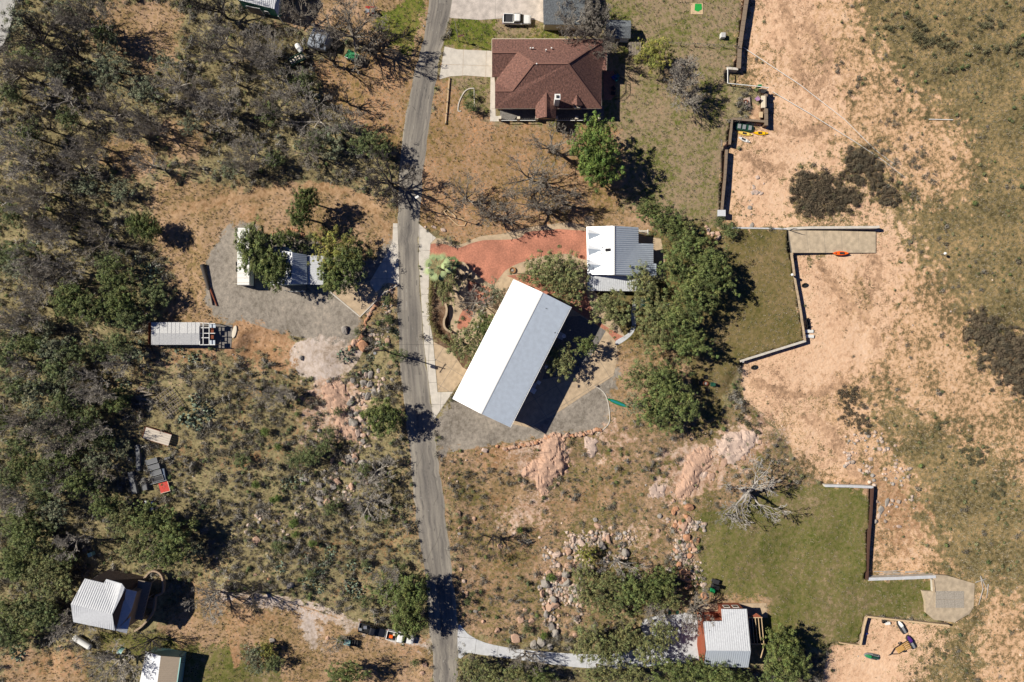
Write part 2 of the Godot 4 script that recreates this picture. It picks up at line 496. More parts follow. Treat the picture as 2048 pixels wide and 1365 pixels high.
func lut(stops: Array) -> PackedByteArray:    # [position, r, g, b as full sun shows it] ...
	var g := Gradient.new()
	g.offsets = PackedFloat32Array(); g.colors = PackedColorArray()
	var off := PackedFloat32Array(); var cols := PackedColorArray()
	for s in stops:
		off.append(s[0]); cols.append(base(s[1], s[2], s[3]))
	g.offsets = off; g.colors = cols
	var out := PackedByteArray()
	for i in 256:
		var c := g.sample(i / 255.0)
		out.append(clampi(int(c.r * 255), 0, 255)); out.append(clampi(int(c.g * 255), 0, 255)); out.append(clampi(int(c.b * 255), 0, 255))
	return out

func build_ground() -> void:
	build_heights()
	var zi := paint_zones()
	var raw := zi.get_data()
	zones.resize(TW * TH)
	var look := [
		[[0.1, 104, 96, 70], [0.35, 138, 126, 92], [0.5, 168, 152, 116], [0.65, 152, 148, 104], [0.8, 186, 166, 132], [1.0, 212, 180, 146]],
		[[0.1, 128, 113, 74], [0.4, 172, 142, 105], [0.6, 188, 158, 125], [0.8, 196, 164, 136], [1.0, 216, 173, 140]],
		[[0.1, 126, 114, 68], [0.3, 158, 130, 88], [0.5, 180, 144, 106], [0.65, 180, 156, 134], [0.8, 204, 148, 98], [1.0, 214, 184, 160]],
		[[0.1, 104, 100, 56], [0.4, 128, 116, 74], [0.6, 140, 124, 84], [0.8, 154, 134, 98], [1.0, 170, 145, 108]],
		[[0.1, 100, 112, 52], [0.3, 130, 128, 76], [0.45, 156, 140, 106], [0.65, 172, 152, 126], [0.85, 182, 152, 122], [1.0, 204, 170, 140]],
		[[0.05, 206, 166, 134], [0.3, 236, 194, 158], [0.5, 246, 206, 170], [0.75, 250, 212, 177], [1.0, 253, 220, 190]],
		[[0.05, 84, 76, 54], [0.3, 112, 102, 70], [0.45, 142, 128, 90], [0.6, 160, 140, 100], [0.75, 182, 156, 112], [1.0, 222, 184, 138]],
		[[0.1, 92, 100, 48], [0.3, 112, 114, 60], [0.45, 138, 130, 88], [0.55, 120, 116, 66], [0.75, 154, 136, 106], [1.0, 180, 156, 124]],
		[[0.1, 156, 120, 86], [0.4, 184, 146, 110], [0.6, 202, 162, 126], [0.8, 214, 174, 140], [1.0, 234, 202, 174]],
		[[0.1, 130, 122, 110], [0.4, 158, 149, 137], [0.6, 172, 163, 150], [0.8, 184, 173, 158], [1.0, 206, 190, 172]],
		[[0.1, 164, 146, 127], [0.4, 201, 183, 166], [0.6, 218, 201, 187], [1.0, 234, 220, 210]],
		[[0.1, 153, 122, 95], [0.4, 206, 169, 142], [0.6, 224, 195, 172], [1.0, 238, 218, 200]],
		[[0.1, 136, 102, 70], [0.5, 172, 134, 98], [1.0, 200, 160, 124]],
		[[0.1, 84, 100, 36], [0.4, 112, 124, 54], [0.6, 134, 132, 70], [1.0, 172, 146, 100]],
		[[0.1, 86, 66, 50], [0.5, 124, 100, 80], [1.0, 168, 146, 124]],
		[[0.08, 108, 98, 72], [0.3, 140, 122, 88], [0.40, 186, 152, 114], [0.5, 226, 184, 142], [0.7, 242, 202, 164], [1.0, 250, 216, 184]],
		[[0.1, 109, 106, 56], [0.35, 137, 124, 82], [0.5, 165, 139, 107], [0.7, 185, 153, 123], [0.85, 207, 173, 143], [1.0, 233, 202, 177]],
		[[0.1, 120, 110, 96], [1.0, 180, 170, 150]],
		[[0.1, 186, 147, 112], [0.5, 224, 180, 140], [1.0, 249, 209, 172]],
		[[0.1, 150, 122, 98], [0.35, 186, 152, 122], [0.55, 214, 174, 140], [0.75, 228, 188, 152], [1.0, 246, 206, 170]],
		[[0.1, 148, 116, 82], [0.4, 184, 150, 114], [0.6, 200, 166, 130], [0.8, 206, 172, 138], [1.0, 224, 186, 152]],
	]
	var luts := []
	for l in look: luts.append(lut(l))
	var w1 := noise(0.05, 4, 21).get_image(TW, TH, false, false, false).get_data()
	var w2 := noise(0.05, 4, 22).get_image(TW, TH, false, false, false).get_data()
	var ca := noise(0.012, 3, 23).get_image(TW, TH, false, false, false).get_data()
	var cb := noise(0.09, 4, 24).get_image(TW, TH, false, false, false)
	var cd := cb.get_data()
	var rnd := RandomNumberGenerator.new()
	rnd.seed = 5
	var grain := PackedByteArray()
	grain.resize(65536)
	for i in 65536: grain[i] = rnd.randi() & 255
	var rgb := PackedByteArray()
	rgb.resize(TW * TH * 3)
	var o := 0
	for y in TH:
		for x in TW:
			var i := y * TW + x
			var g1 := grain[(i * 13 + (i >> 7)) & 65535]
			var g2 := grain[(i * 29 + (i >> 5)) & 65535]
			var k0 := raw[i]
			var wide := k0 == 5 or k0 == 6 or k0 == 15 or k0 == 8 or k0 == 11
			var sx := x
			var sy := y
			if wide:
				sx += ((w1[i] - 128) >> 1) + ((g1 - 128) >> 3)
				sy += ((w2[i] - 128) >> 1) + ((g2 - 128) >> 3)
			elif k0 == 0 or k0 == 16:
				sx += ((w1[i] - 128) * 3 >> 3) + ((g1 - 128) >> 4)
				sy += ((w2[i] - 128) * 3 >> 3) + ((g2 - 128) >> 4)
			else:
				sx += ((w1[i] - 128) >> 3) + ((g1 - 128) >> 5)
				sy += ((w2[i] - 128) >> 3) + ((g2 - 128) >> 5)
			if sx < 0: sx = 0
			elif sx >= TW: sx = TW - 1
			if sy < 0: sy = 0
			elif sy >= TH: sy = TH - 1
			var k := raw[sy * TW + sx]
			if wide and not (k == 5 or k == 6 or k == 15 or k == 8 or k == 11 or k == 19 or (k0 == 11 or k0 == 8) and (k == 16 or k == 0 or k == 1)): k = k0
			elif (k0 == 0 or k0 == 16) and not (k == 0 or k == 16 or k == 11 or k == 8 or k == 12 or k == 1): k = k0
			zones[i] = k
			var t := 128 + ((ca[i] - 128) * 5 >> 3) + ((cd[i] - 128) * 6 >> 3) + ((g1 - 128) * 3 >> 3)
			if t < 0: t = 0
			elif t > 255: t = 255
			var q: PackedByteArray = luts[k]
			t *= 3
			rgb[o] = q[t]; rgb[o + 1] = q[t + 1]; rgb[o + 2] = q[t + 2]
			o += 3
	var im := Image.create_from_data(TW, TH, false, Image.FORMAT_RGB8, rgb)
	var m := StandardMaterial3D.new()
	m.albedo_texture = ImageTexture.create_from_image(im)
	m.roughness = 1.0
	m.metallic_specular = 0.1
	var bump := noise(0.16, 3, 31).get_image(TW, TH, false, false, false)
	bump.bump_map_to_normal_map(0.55)
	m.normal_enabled = true; m.normal_scale = 1.0
	m.normal_texture = ImageTexture.create_from_image(bump)
	M.ground = m
	var st := []
	st.resize(Mesh.ARRAY_MAX)
	var vs := PackedVector3Array(); var ns := PackedVector3Array(); var uv := PackedVector2Array(); var tg := PackedFloat32Array(); var ix := PackedInt32Array()
	for j in gh:
		for i in gw:
			var h := grid[j * gw + i]
			vs.append(Vector3(i * CELL - GX / 2, h, j * CELL - GZ / 2))
			var e := grid[j * gw + mini(i + 1, gw - 1)] - grid[j * gw + maxi(i - 1, 0)]
			var f := grid[mini(j + 1, gh - 1) * gw + i] - grid[maxi(j - 1, 0) * gw + i]
			ns.append(Vector3(-e, CELL * 2.0, -f).normalized())
			uv.append(Vector2(i / float(gw - 1), j / float(gh - 1)))
			tg.append_array([1.0, 0.0, 0.0, 1.0])
			if i < gw - 1 and j < gh - 1:
				var k := j * gw + i
				ix.append_array([k, k + 1, k + gw, k + 1, k + gw + 1, k + gw])
	st[Mesh.ARRAY_VERTEX] = vs; st[Mesh.ARRAY_NORMAL] = ns; st[Mesh.ARRAY_TEX_UV] = uv; st[Mesh.ARRAY_TANGENT] = tg; st[Mesh.ARRAY_INDEX] = ix
	var am := ArrayMesh.new()
	am.add_surface_from_arrays(Mesh.PRIMITIVE_TRIANGLES, st)
	struct("ground", am, m)
	# the country round about, out to the horizon
	var far := MB.new()
	var e := 1500.0
	var a := GX / 2; var b := GZ / 2
	for r in [[-e, -e, e, -b], [-e, b, e, e], [-e, -b, -a, b], [a, -b, e, b]]:
		far.quad(Vector3(r[0], -0.6, r[1]), Vector3(r[2], -0.6, r[1]), Vector3(r[2], -0.6, r[3]), Vector3(r[0], -0.6, r[3]))
	struct("terrain", far, speckled(base(140, 122, 86), 0.4, 0.02, 60.0, 1.0, 41))

func materials() -> void:
	M.concrete = speckled(base(226, 218, 204), 0.08, 0.02, 14.0, 0.9, 51)
	M.white_concrete = speckled(base(218, 220, 222), 0.07, 0.02, 14.0, 0.9, 52)
	M.tan_concrete = speckled(base(206, 182, 150), 0.13, 0.02, 14.0, 0.9, 53, 0.0, 512, 0.03)
	M.ramp_concrete = speckled(base(214, 194, 164), 0.16, 0.015, 12.0, 0.9, 54, 0.0, 512, 0.03)
	M.red_concrete = speckled(base(200, 134, 108), 0.2, 0.012, 26.0, 0.9, 55, 0.0, 512, 0.02)
	M.dark_paving = speckled(base(134, 129, 123), 0.2, 0.03, 10.0, 0.9, 56)
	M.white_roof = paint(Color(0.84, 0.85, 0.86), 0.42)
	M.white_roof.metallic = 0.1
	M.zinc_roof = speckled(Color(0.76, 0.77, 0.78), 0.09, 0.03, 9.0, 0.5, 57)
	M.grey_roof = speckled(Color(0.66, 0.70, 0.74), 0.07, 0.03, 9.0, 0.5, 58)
	M.tarp = speckled(Color(0.50, 0.53, 0.57), 0.3, 0.08, 3.0, 0.5, 99)
	M.old_sheet = speckled(Color(0.80, 0.80, 0.79), 0.22, 0.05, 5.0, 0.6, 59)
	M.bright_roof = speckled(Color(0.83, 0.85, 0.88), 0.07, 0.03, 9.0, 0.5, 90)
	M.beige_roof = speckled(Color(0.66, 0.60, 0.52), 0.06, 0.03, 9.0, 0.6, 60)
	M.brown_shingle = speckled(base(136, 98, 86), 0.55, 0.12, 26.0, 0.95, 61, 2.0, 512, 0.05)
	M.grey_shingle = speckled(base(124, 130, 134), 0.45, 0.12, 24.0, 0.95, 62, 2.0)
	M.white = paint(Color(0.85, 0.85, 0.83), 0.6)
	M.cream = paint(Color(0.80, 0.76, 0.68), 0.7)
	M.stone_wall = speckled(base(196, 172, 146), 0.3, 0.1, 3.0, 0.95, 63, 3.0)
	M.dark_wall = speckled(Color(0.36, 0.30, 0.27), 0.3, 0.08, 3.0, 0.95, 64, 2.0)
	M.tan_wall = speckled(Color(0.62, 0.54, 0.45), 0.2, 0.08, 3.0, 0.95, 65)
	M.green_sheet = paint(Color(0.16, 0.52, 0.44), 0.5)
	M.teal_sheet = paint(Color(0.55, 0.72, 0.70), 0.5)
	M.red_wood = speckled(Color(0.56, 0.31, 0.22), 0.25, 0.08, 3.0, 0.8, 66)
	M.wood = speckled(Color(0.55, 0.43, 0.31), 0.25, 0.08, 2.0, 0.85, 67)
	M.grey_wood = speckled(Color(0.52, 0.48, 0.43), 0.3, 0.08, 2.0, 0.9, 68)
	M.pale_wood = speckled(Color(0.76, 0.66, 0.52), 0.2, 0.08, 2.0, 0.9, 69)
	M.yellow_wood = speckled(Color(0.74, 0.58, 0.33), 0.2, 0.08, 2.0, 0.85, 94)
	M.black = paint(Color(0.05, 0.05, 0.055), 0.6)
	M.charcoal = paint(Color(0.16, 0.16, 0.17), 0.7)
	M.rubber = paint(Color(0.07, 0.07, 0.07), 0.9)
	M.steel = paint(Color(0.62, 0.63, 0.65), 0.35, 0.6)
	M.grey = paint(Color(0.5, 0.51, 0.52), 0.7)
	M.rust = speckled(Color(0.45, 0.24, 0.16), 0.4, 0.1, 2.0, 0.95, 70)
	M.red = paint(Color(0.72, 0.13, 0.12), 0.5)
	M.yellow = paint(Color(0.93, 0.72, 0.05), 0.4)
	M.pale_yellow = paint(Color(0.90, 0.76, 0.36), 0.45)
	M.orange = paint(Color(0.93, 0.38, 0.08), 0.4)
	M.blue = paint(Color(0.12, 0.22, 0.55), 0.45)
	M.teal = paint(Color(0.10, 0.45, 0.50), 0.5)
	M.green = paint(Color(0.05, 0.45, 0.25), 0.5)
	M.dark_green = paint(Color(0.07, 0.26, 0.20), 0.5)
	M.purple = paint(Color(0.28, 0.14, 0.42), 0.35)
	M.glass = paint(Color(0.05, 0.07, 0.09, 0.35), 0.08)
	M.glass.transparency = BaseMaterial3D.TRANSPARENCY_ALPHA
	M.dark_glass = paint(Color(0.03, 0.04, 0.05), 0.12)
	M.lens = paint(Color(0.85, 0.86, 0.88), 0.2)
	M.soil = speckled(base(150, 120, 96), 0.3, 0.06, 6.0, 1.0, 71, 2.0)
	M.rock_pink = rock_paint(base(216, 178, 152))
	M.rock_orange = rock_paint(base(214, 160, 122))
	M.rock_grey = rock_paint(base(178, 170, 160))
	M.rock_pale = rock_paint(base(226, 200, 182))
	M.bark = paint(Color(0.30, 0.26, 0.22), 0.95)
	M.bare_bark = paint(Color(0.56, 0.53, 0.485), 0.95)
	M.dark_bark = paint(Color(0.27, 0.25, 0.235), 0.95)
	M.pale_bark = paint(Color(0.64, 0.62, 0.59), 0.9)

func rock_paint(c: Color) -> StandardMaterial3D:
	return speckled(c, 0.26, 0.05, 2.2, 0.95, 80 + int(c.g * 100), 3.0, 256, 0.03)

func slabs(called: String, f: Array, cell: Vector2, turn_deg: float, top: float, mat: Material, bed: Material) -> void:
	# a poured surface in panels with open joints
	var outline := ring(f)
	var m := MB.new()
	m.poly(outline, top - 0.018, -0.35)
	var root := struct(called, m, bed)
	var c := Vector2.ZERO
	for p in outline: c += p
	c /= outline.size()
	var a := deg_to_rad(turn_deg)
	var r := 0.0
	for p in outline: r = maxf(r, p.distance_to(c))
	var nx := int(r / cell.x) + 1
	var nz := int(r / cell.y) + 1
	for i in range(-nx, nx + 1):
		for j in range(-nz, nz + 1):
			var q := PackedVector2Array()
			for k in [[0, 0], [1, 0], [1, 1], [0, 1]]:
				q.append(c + Vector2((i + k[0]) * cell.x + (0.03 if k[0] == 0 else -0.03), (j + k[1]) * cell.y + (0.03 if k[1] == 0 else -0.03)).rotated(a))
			for piece in Geometry2D.intersect_polygons(outline, q):
				var area := 0.0
				for k in piece.size():
					area += piece[k].cross(piece[(k + 1) % piece.size()])
				if absf(area) < 0.2: continue
				var s := MB.new()
				s.poly(piece, top + rng.randf_range(-0.003, 0.003), top - 0.03)
				put("slab", s, mat, root)

func slab(called: String, f: Array, top: float, mat: Material) -> MeshInstance3D:
	var m := MB.new()
	m.poly(ring(f), top, -0.35)
	return struct(called, m, mat)

func build_road() -> void:
	var w := 128
	var h := 2048
	var st := noise(0.05, 4, 91)
	var sp := noise(0.35, 2, 92)
	var data := PackedByteArray()
	data.resize(w * h * 3)
	var r := RandomNumberGenerator.new()
	r.seed = 9
	for y in h:
		for x in w:
			var u := x / float(w)
			var t := st.get_noise_2d(x * 1.1, y * 0.09) * 0.20 + st.get_noise_2d(x * 0.3 + 400, y * 0.12) * 0.22
			t += sp.get_noise_2d(x, y * 0.6) * 0.07 + r.randf_range(-0.05, 0.05)
			t -= 0.13 * exp(-pow((u - 0.47) / 0.13, 2.0)) + 0.05 * exp(-pow((u - 0.76) / 0.07, 2.0))
			t += 0.10 * exp(-pow((u - 0.02) / 0.06, 2.0)) + 0.08 * exp(-pow((u - 0.99) / 0.05, 2.0))
			var c := base(150, 143, 132)
			var crack := absf(st.get_noise_2d(x * 0.35 + 900, y * 0.035))
			if crack < 0.008 and y % 300 < 190: t -= 0.28
			data[(y * w + x) * 3] = clampi(int(255 * c.r * (1 + t)), 0, 255)
			data[(y * w + x) * 3 + 1] = clampi(int(255 * c.g * (1 + t)), 0, 255)
			data[(y * w + x) * 3 + 2] = clampi(int(255 * c.b * (1 + t * 0.92)), 0, 255)
	var im := Image.create_from_data(w, h, false, Image.FORMAT_RGB8, data)
	for k in 160:       # oil spots and little patches
		var q := base(104, 100, 95) if r.randf() < 0.7 else base(170, 165, 156)
		var sx := r.randi_range(1, 4)
		im.fill_rect(Rect2i(r.randi_range(20, 110), r.randi_range(0, h - 30), sx, r.randi_range(2, 9)), q)
	for k in 9:        # patched rectangles
		var q := base(132, 126, 117) if k % 2 == 0 else base(164, 158, 147)
		q.a = 0.45
		var pt := Image.create(r.randi_range(14, 46), r.randi_range(12, 60), false, Image.FORMAT_RGBA8)
		pt.fill(q)
		im.convert(Image.FORMAT_RGBA8)
		im.blend_rect(pt, Rect2i(0, 0, pt.get_width(), pt.get_height()), Vector2i(r.randi_range(2, 80), r.randi_range(0, h - 80)))
	im.convert(Image.FORMAT_RGB8)
	for k in 46:       # cracks
		var cx := r.randf_range(4, w - 4); var cy := r.randf_range(0, h)
		var dx := r.randf_range(-0.9, 0.9)
		for s in r.randi_range(20, 120):
			dx = clampf(dx + r.randf_range(-0.4, 0.4), -1.2, 1.2)
			cx += dx; cy += 0.8 if k % 3 else 0.25
			if cx < 1 or cx >= w - 1 or cy >= h - 1: break
			im.set_pixel(int(cx), int(cy), base(92, 87, 80))
	var mat := StandardMaterial3D.new()
	mat.albedo_texture = ImageTexture.create_from_image(im)
	mat.roughness = 0.9
	var a := ring(smooth(ROAD_L, false, 8))
	var b := ring(smooth(ROAD_R, false, 8))
	var vs := PackedVector3Array(); var ns := PackedVector3Array(); var uv := PackedVector2Array(); var ix := PackedInt32Array()
	var fr := noise(0.9, 2, 93)
	for i in a.size():
		var p := a[i] + Vector2(fr.get_noise_1d(i * 3.0) * 0.35, 0)
		var q := b[i] + Vector2(fr.get_noise_1d(i * 3.0 + 500) * 0.35, 0)
		var m := (p + q) * 0.5
		var k := vs.size()
		vs.append(Vector3(p.x, -0.12, p.y)); vs.append(Vector3(p.x, 0.02, p.y)); vs.append(Vector3(m.x, 0.07, m.y)); vs.append(Vector3(q.x, 0.02, q.y)); vs.append(Vector3(q.x, -0.12, q.y))
		for e in [-1.0, 0.0, 0.5, 1.0, 2.0]:
			uv.append(Vector2(clampf(e, 0.004, 0.996), i / float(a.size() - 1)))
			ns.append(Vector3((e - 0.5) * 0.05, 1, 0).normalized())
		if i < a.size() - 1:
			for s in 4:
				ix.append_array([k + s, k + s + 1, k + s + 6, k + s, k + s + 6, k + s + 5])
	var arr := []
	arr.resize(Mesh.ARRAY_MAX)
	arr[Mesh.ARRAY_VERTEX] = vs; arr[Mesh.ARRAY_NORMAL] = ns; arr[Mesh.ARRAY_TEX_UV] = uv; arr[Mesh.ARRAY_INDEX] = ix
	var am := ArrayMesh.new()
	am.add_surface_from_arrays(Mesh.PRIMITIVE_TRIANGLES, arr)
	struct("road", am, mat)

func hard_surfaces() -> void:
	build_road()
	slabs("driveway_apron", [838,448, 872,476, 861,487, 859,515, 857,590, 859,640, 866,682, 875,785, 906,784, 869,838, 866,835, 852,720, 848,690, 838,530, 837,480], Vector2(2.7, 4.4), 2, 0.055, M.concrete, M.dark_paving)
	slabs("parking_pad", [867,684, 905,704, 925,735, 938,742, 906,783, 876,784], Vector2(3.6, 4.0), 32, 0.05, M.tan_concrete, M.dark_paving)
	slab("patio", smooth([862,487, 872,477, 890,480, 915,491, 960,473, 1000,469, 1060,455, 1170,452, 1178,560, 1244,662, 1234,688, 1100,720, 950,720, 900,650, 905,560, 925,526, 905,522, 863,514], true, 3), 0.03, M.tan_concrete)
	slab("red_driveway", smooth([861,489, 878,488, 895,490, 915,497, 937,489, 965,481, 1000,480, 1035,478, 1048,470, 1062,463, 1172,462, 1172,520, 1140,508, 1100,510, 1085,513, 1040,526, 1010,542, 991,567, 980,568, 955,551, 942,538, 927,524, 908,523, 861,514], true, 2), 0.042, M.red_concrete)
	slab("red_walk", [1013,552, 1045,548, 1100,560, 1172,584, 1190,640, 1236,668, 1248,674, 1234,687, 1215,664, 1150,622, 1090,590, 1030,558], 0.044, M.red_concrete)
	slab("red_court", [936,560, 985,578, 990,598, 955,612, 936,590], 0.044, M.red_concrete)
	slab("red_path", smooth([926,620, 945,624, 942,640, 930,658, 914,655], true, 3), 0.046, M.red_concrete)
	slabs("rear_terrace", [1130,620, 1220,651, 1234,690, 1234,722, 1227,752, 1115,826, 1060,856, 1022,848], Vector2(5.0, 4.0), -32, 0.034, M.tan_concrete, M.dark_paving)
	slab("dark_court", [1120,635, 1160,632, 1212,662, 1190,700, 1160,745, 1085,760], 0.04, M.dark_paving)
	slab("white_walk", smooth([1236,690, 1232,682, 1255,668, 1264,652, 1262,630, 1268,600, 1274,602, 1270,630, 1272,652, 1262,672], true, 3), 0.05, M.white_concrete)
	slab("garage_walk", [1170,433, 1188,432, 1188,453, 1170,453], 0.036, M.tan_concrete)
	slab("garage_pad", [1277,470, 1322,478, 1330,520, 1330,560, 1277,556], 0.03, M.tan_concrete)
	slab("left_driveway_edge", [662,585, 720,633, 764,586, 797,566, 786,540, 745,560, 700,572], 0.03, M.tan_concrete)
	slabs("left_driveway", [786,447, 795,447, 798,568, 776,566, 752,585, 738,566, 760,530, 785,484], Vector2(3.4, 3.4), 0, 0.048, M.concrete, M.dark_paving)
	var k := MB.new()
	strip(k, [660,584, 720,634, 768,586, 797,569], 0.25, 0.12, -0.1)
	strip(k, smooth([1190,772, 1207,785, 1216,806, 1219,842, 1208,858, 1196,867], false), 0.18, 0.12, -0.1)
	struct("kerb", k, M.concrete)
	slabs("brown_house_driveway", [889,93, 915,99, 985,102, 985,155, 930,151, 900,153, 878,159], Vector2(4.6, 5.6), 2, 0.05, M.concrete, M.tan_concrete)
	slab("brown_house_walk", [981,155, 991,155, 991,232, 1007,234, 1007,243, 980,243], 0.04, M.concrete)
	slabs("neighbour_driveway", [906,-10, 906,-130, 1088,-130, 1088,46, 1072,40, 1004,37, 960,40, 899,36], Vector2(10.0, 9.0), 0, 0.04, speckled(base(214, 203, 192), 0.16, 0.015, 14.0, 0.95, 72), M.dark_paving)
	slabs("white_driveway", smooth([917,1250, 935,1268, 970,1286, 1030,1298, 1100,1305, 1200,1310, 1262,1302, 1290,1285, 1288,1240, 1400,1231, 1410,1316, 1330,1330, 1230,1338, 1150,1335, 1050,1322, 960,1310, 935,1307, 917,1316], true, 3), Vector2(4.5, 9.0), 6, 0.05, M.white_concrete, M.dark_paving)
	slab("cabin_patio", [1398,1209, 1533,1207, 1536,1236, 1400,1238], 0.04, M.tan_concrete)
	slab("side_road", [-210,-140, 28,-140, 30,0, 24,40, 6,90, -60,140, -210,200], 0.04, speckled(base(196, 194, 188), 0.12, 0.02, 12.0, 0.9, 73))
	# boat ramps slope into the lake bed
	var r1 := MB.new()
	var q := [plan(1577, 461), plan(1752, 463, LOW), plan(1752, 506, LOW), plan(1584, 506)]
	for i in 4: q[i] = q[i] + Vector3(0, 0.05, 0)
	r1.face(q, 0.5)
	var ramp := struct("boat_ramp", r1, M.dark_paving)
	var n := 5
	for i in n:
		var s := MB.new()
		var p: Array = [q[0].lerp(q[1], i / float(n) + 0.001), q[0].lerp(q[1], (i + 1) / float(n) - 0.002), q[3].lerp(q[2], (i + 1) / float(n) - 0.002), q[3].lerp(q[2], i / float(n) + 0.001)]
		for e in 4: p[e] = p[e] + Vector3(0, 0.022, 0)
		s.face(p, 0.03)
		put("slab", s, M.ramp_concrete, ramp)
	var r2 := MB.new()
	r2.face([plan(1845, 1182) + Vector3(0, 0.04, 0), plan(1868, 1184) + Vector3(0, 0.04, 0), plan(1870, 1150) + Vector3(0, 0.04, 0), plan(1895, 1152, -0.4), plan(1950, 1168, LOW + 0.05), plan(1948, 1215, LOW + 0.05), plan(1940, 1228, LOW + 0.05), plan(1910, 1246, -0.6), plan(1868, 1240) + Vector3(0, 0.04, 0), plan(1852, 1226) + Vector3(0, 0.04, 0), plan(1851, 1205) + Vector3(0, 0.04, 0)], 0.6)
	var ramp2 := struct("boat_ramp", r2, M.ramp_concrete)
	var grey := speckled(base(192, 182, 166), 0.22, 0.03, 5.0, 0.95, 74)
	for i in 3:
		for j in 2:
			var s := MB.new()
			var x0 := 1872.0 + i * 19; var y0 := 1183.0 + j * 17
			var hs := []
			for e in [[x0, y0], [x0 + 18.5, y0], [x0 + 18.5, y0 + 16.5], [x0, y0 + 16.5]]:
				var hh: float = lerpf(0.1, LOW + 0.12, clampf((e[0] - 1868) / 80.0, 0, 1))
				hs.append(plan(e[0], e[1], hh))
			s.face(hs, 0.12)
			put("slab", s, grey, ramp2)

# ---------- buildings ----------
var lift := 0.0
func pts3(f: Array) -> Array:
	var out := []
	for i in range(0, f.size(), 3): out.append(plan(f[i], f[i + 1], f[i + 2] + lift))
	return out

func roof(parent: Node, faces: Array, mat: Material, thick := 0.14, called := "roof", seam := 0.0, seam_mat: Material = null) -> MeshInstance3D:
	var m := MB.new()
	for f in faces: m.face(pts3(f), thick)
	var o := put(called, m, mat, parent)
	if seam > 0.0:
		var r := MB.new()
		for f in faces: seams(r, pts3(f), seam)
		var so := put("seam", r, seam_mat if seam_mat else mat, o)
		so.set_meta("kind", "stuff")
	return o

func seams(r: MB, p: Array, gap: float) -> void:      # raised ribs running down the slope of a roof face
	var n := Vector3.ZERO
	for i in range(1, p.size() - 1):
		n += (p[i] - p[0]).cross(p[i + 1] - p[0])
	n = n.normalized()
	if n.y < 0: n = -n
	var d := Vector2(n.x, n.z)
	if d.length() < 0.02: d = Vector2(1, 0)
	d = d.normalized()
	var e := d.orthogonal()
	var poly := PackedVector2Array()
	var lo := INF; var hi := -INF
	for w: Vector3 in p:
		poly.append(Vector2(w.x, w.z))
		lo = minf(lo, e.dot(poly[-1])); hi = maxf(hi, e.dot(poly[-1]))
	var t := lo + gap * 0.5
	while t < hi:
		var line := PackedVector2Array([e * t + d * -500.0, e * t + d * 500.0])
		for s in Geometry2D.intersect_polyline_with_polygon(line, poly):
			var q := []
			for v: Vector2 in [s[0], s[s.size() - 1]]:
				var y: float = p[0].y - (n.x * (v.x - p[0].x) + n.z * (v.y - p[0].z)) / n.y
				q.append(Vector3(v.x, y + 0.03, v.y))
			r.bar(q[0], q[1], 0.06, 0.045)
		t += gap

func wall_ring(parent: Node, f: Array, h: float, mat: Material, inset := 0.4, bottom := -0.3, called := "wall") -> MeshInstance3D:
	var m := MB.new()
	var pts := ring(f, h)
	var q := Geometry2D.offset_polygon(pts, -inset)
	m.poly(q[0] if q.size() else pts, h - 0.12, bottom)
	return put(called, m, mat, parent)

func gable(parent: Node, f: Array, mat: Material) -> void:      # the wall under a gable: eave, ridge, eave
	var p := pts3(f)
	var m := MB.new()
	var inward: Vector3 = (p[2] - p[0]).cross(Vector3.UP).normalized() * 0.2
	var dn := Vector3(0, -0.16, 0)
	for s in [1.0, -1.0]:
		var o: Vector3 = inward * s
		m.tri(p[0] + o + dn, p[1] + o + dn, p[2] + o + dn)
	put("gable", m, mat, parent)

func opening(parent: Node, called: String, at: Vector3, out: Vector3, w: float, h: float, mat: Material, frame: Material) -> void:
	# a window or door set in a wall: at is the middle of its foot on the wall, out points away from the wall
	var z := Vector3(out.x, 0, out.z).normalized()
	var x := Vector3.UP.cross(z)
	var b := Basis(x, Vector3.UP, z)
	var m := MB.new()
	var t := Transform3D(b, at + Vector3(0, h / 2, 0))
	for s in [-1, 1]:
		m.bx(t * Transform3D(Basis(), Vector3(s * (w / 2 - 0.05), 0, 0)), Vector3(0.1, h, 0.12))
		m.bx(t * Transform3D(Basis(), Vector3(0, s * (h / 2 - 0.05), 0)), Vector3(w - 0.2, 0.1, 0.12))
	var o := put(called, m, frame, parent)
	var g := MB.new()
	g.bx(t, Vector3(w - 0.19, h - 0.19, 0.07))
	put("pane" if called == "window" else "leaf", g, mat, o)

func facade(parent: Node, a: Vector3, b: Vector3, out: Vector3, list: Array) -> void:
	# openings along a wall from a to b: [share of the length, sill height, width, height, name]
	for e in list:
		var p := a.lerp(b, e[0])
		p.y = e[1]
		opening(parent, e[4], p + out.normalized() * 0.01, out, e[2], e[3], M.dark_glass if e[4] == "window" else M.grey_wood, M.white)

func chimney_pipe(parent: Node, x: float, y: float, h: float, top: float, mat: Material, r := 0.09) -> void:
	var m := MB.new()
	var p := plan(x, y, h)
	m.tube(p, p + Vector3(0, top, 0), r, r, 8, true)
	m.tube(p + Vector3(0, top, 0), p + Vector3(0, top + 0.1, 0), r * 1.7, r * 1.2, 8, true)
	put("vent_pipe", m, mat, parent)

func buildings() -> void:
	white_house(); garage(); brown_house(); sheds(); cottage(); left_houses(); cabin()

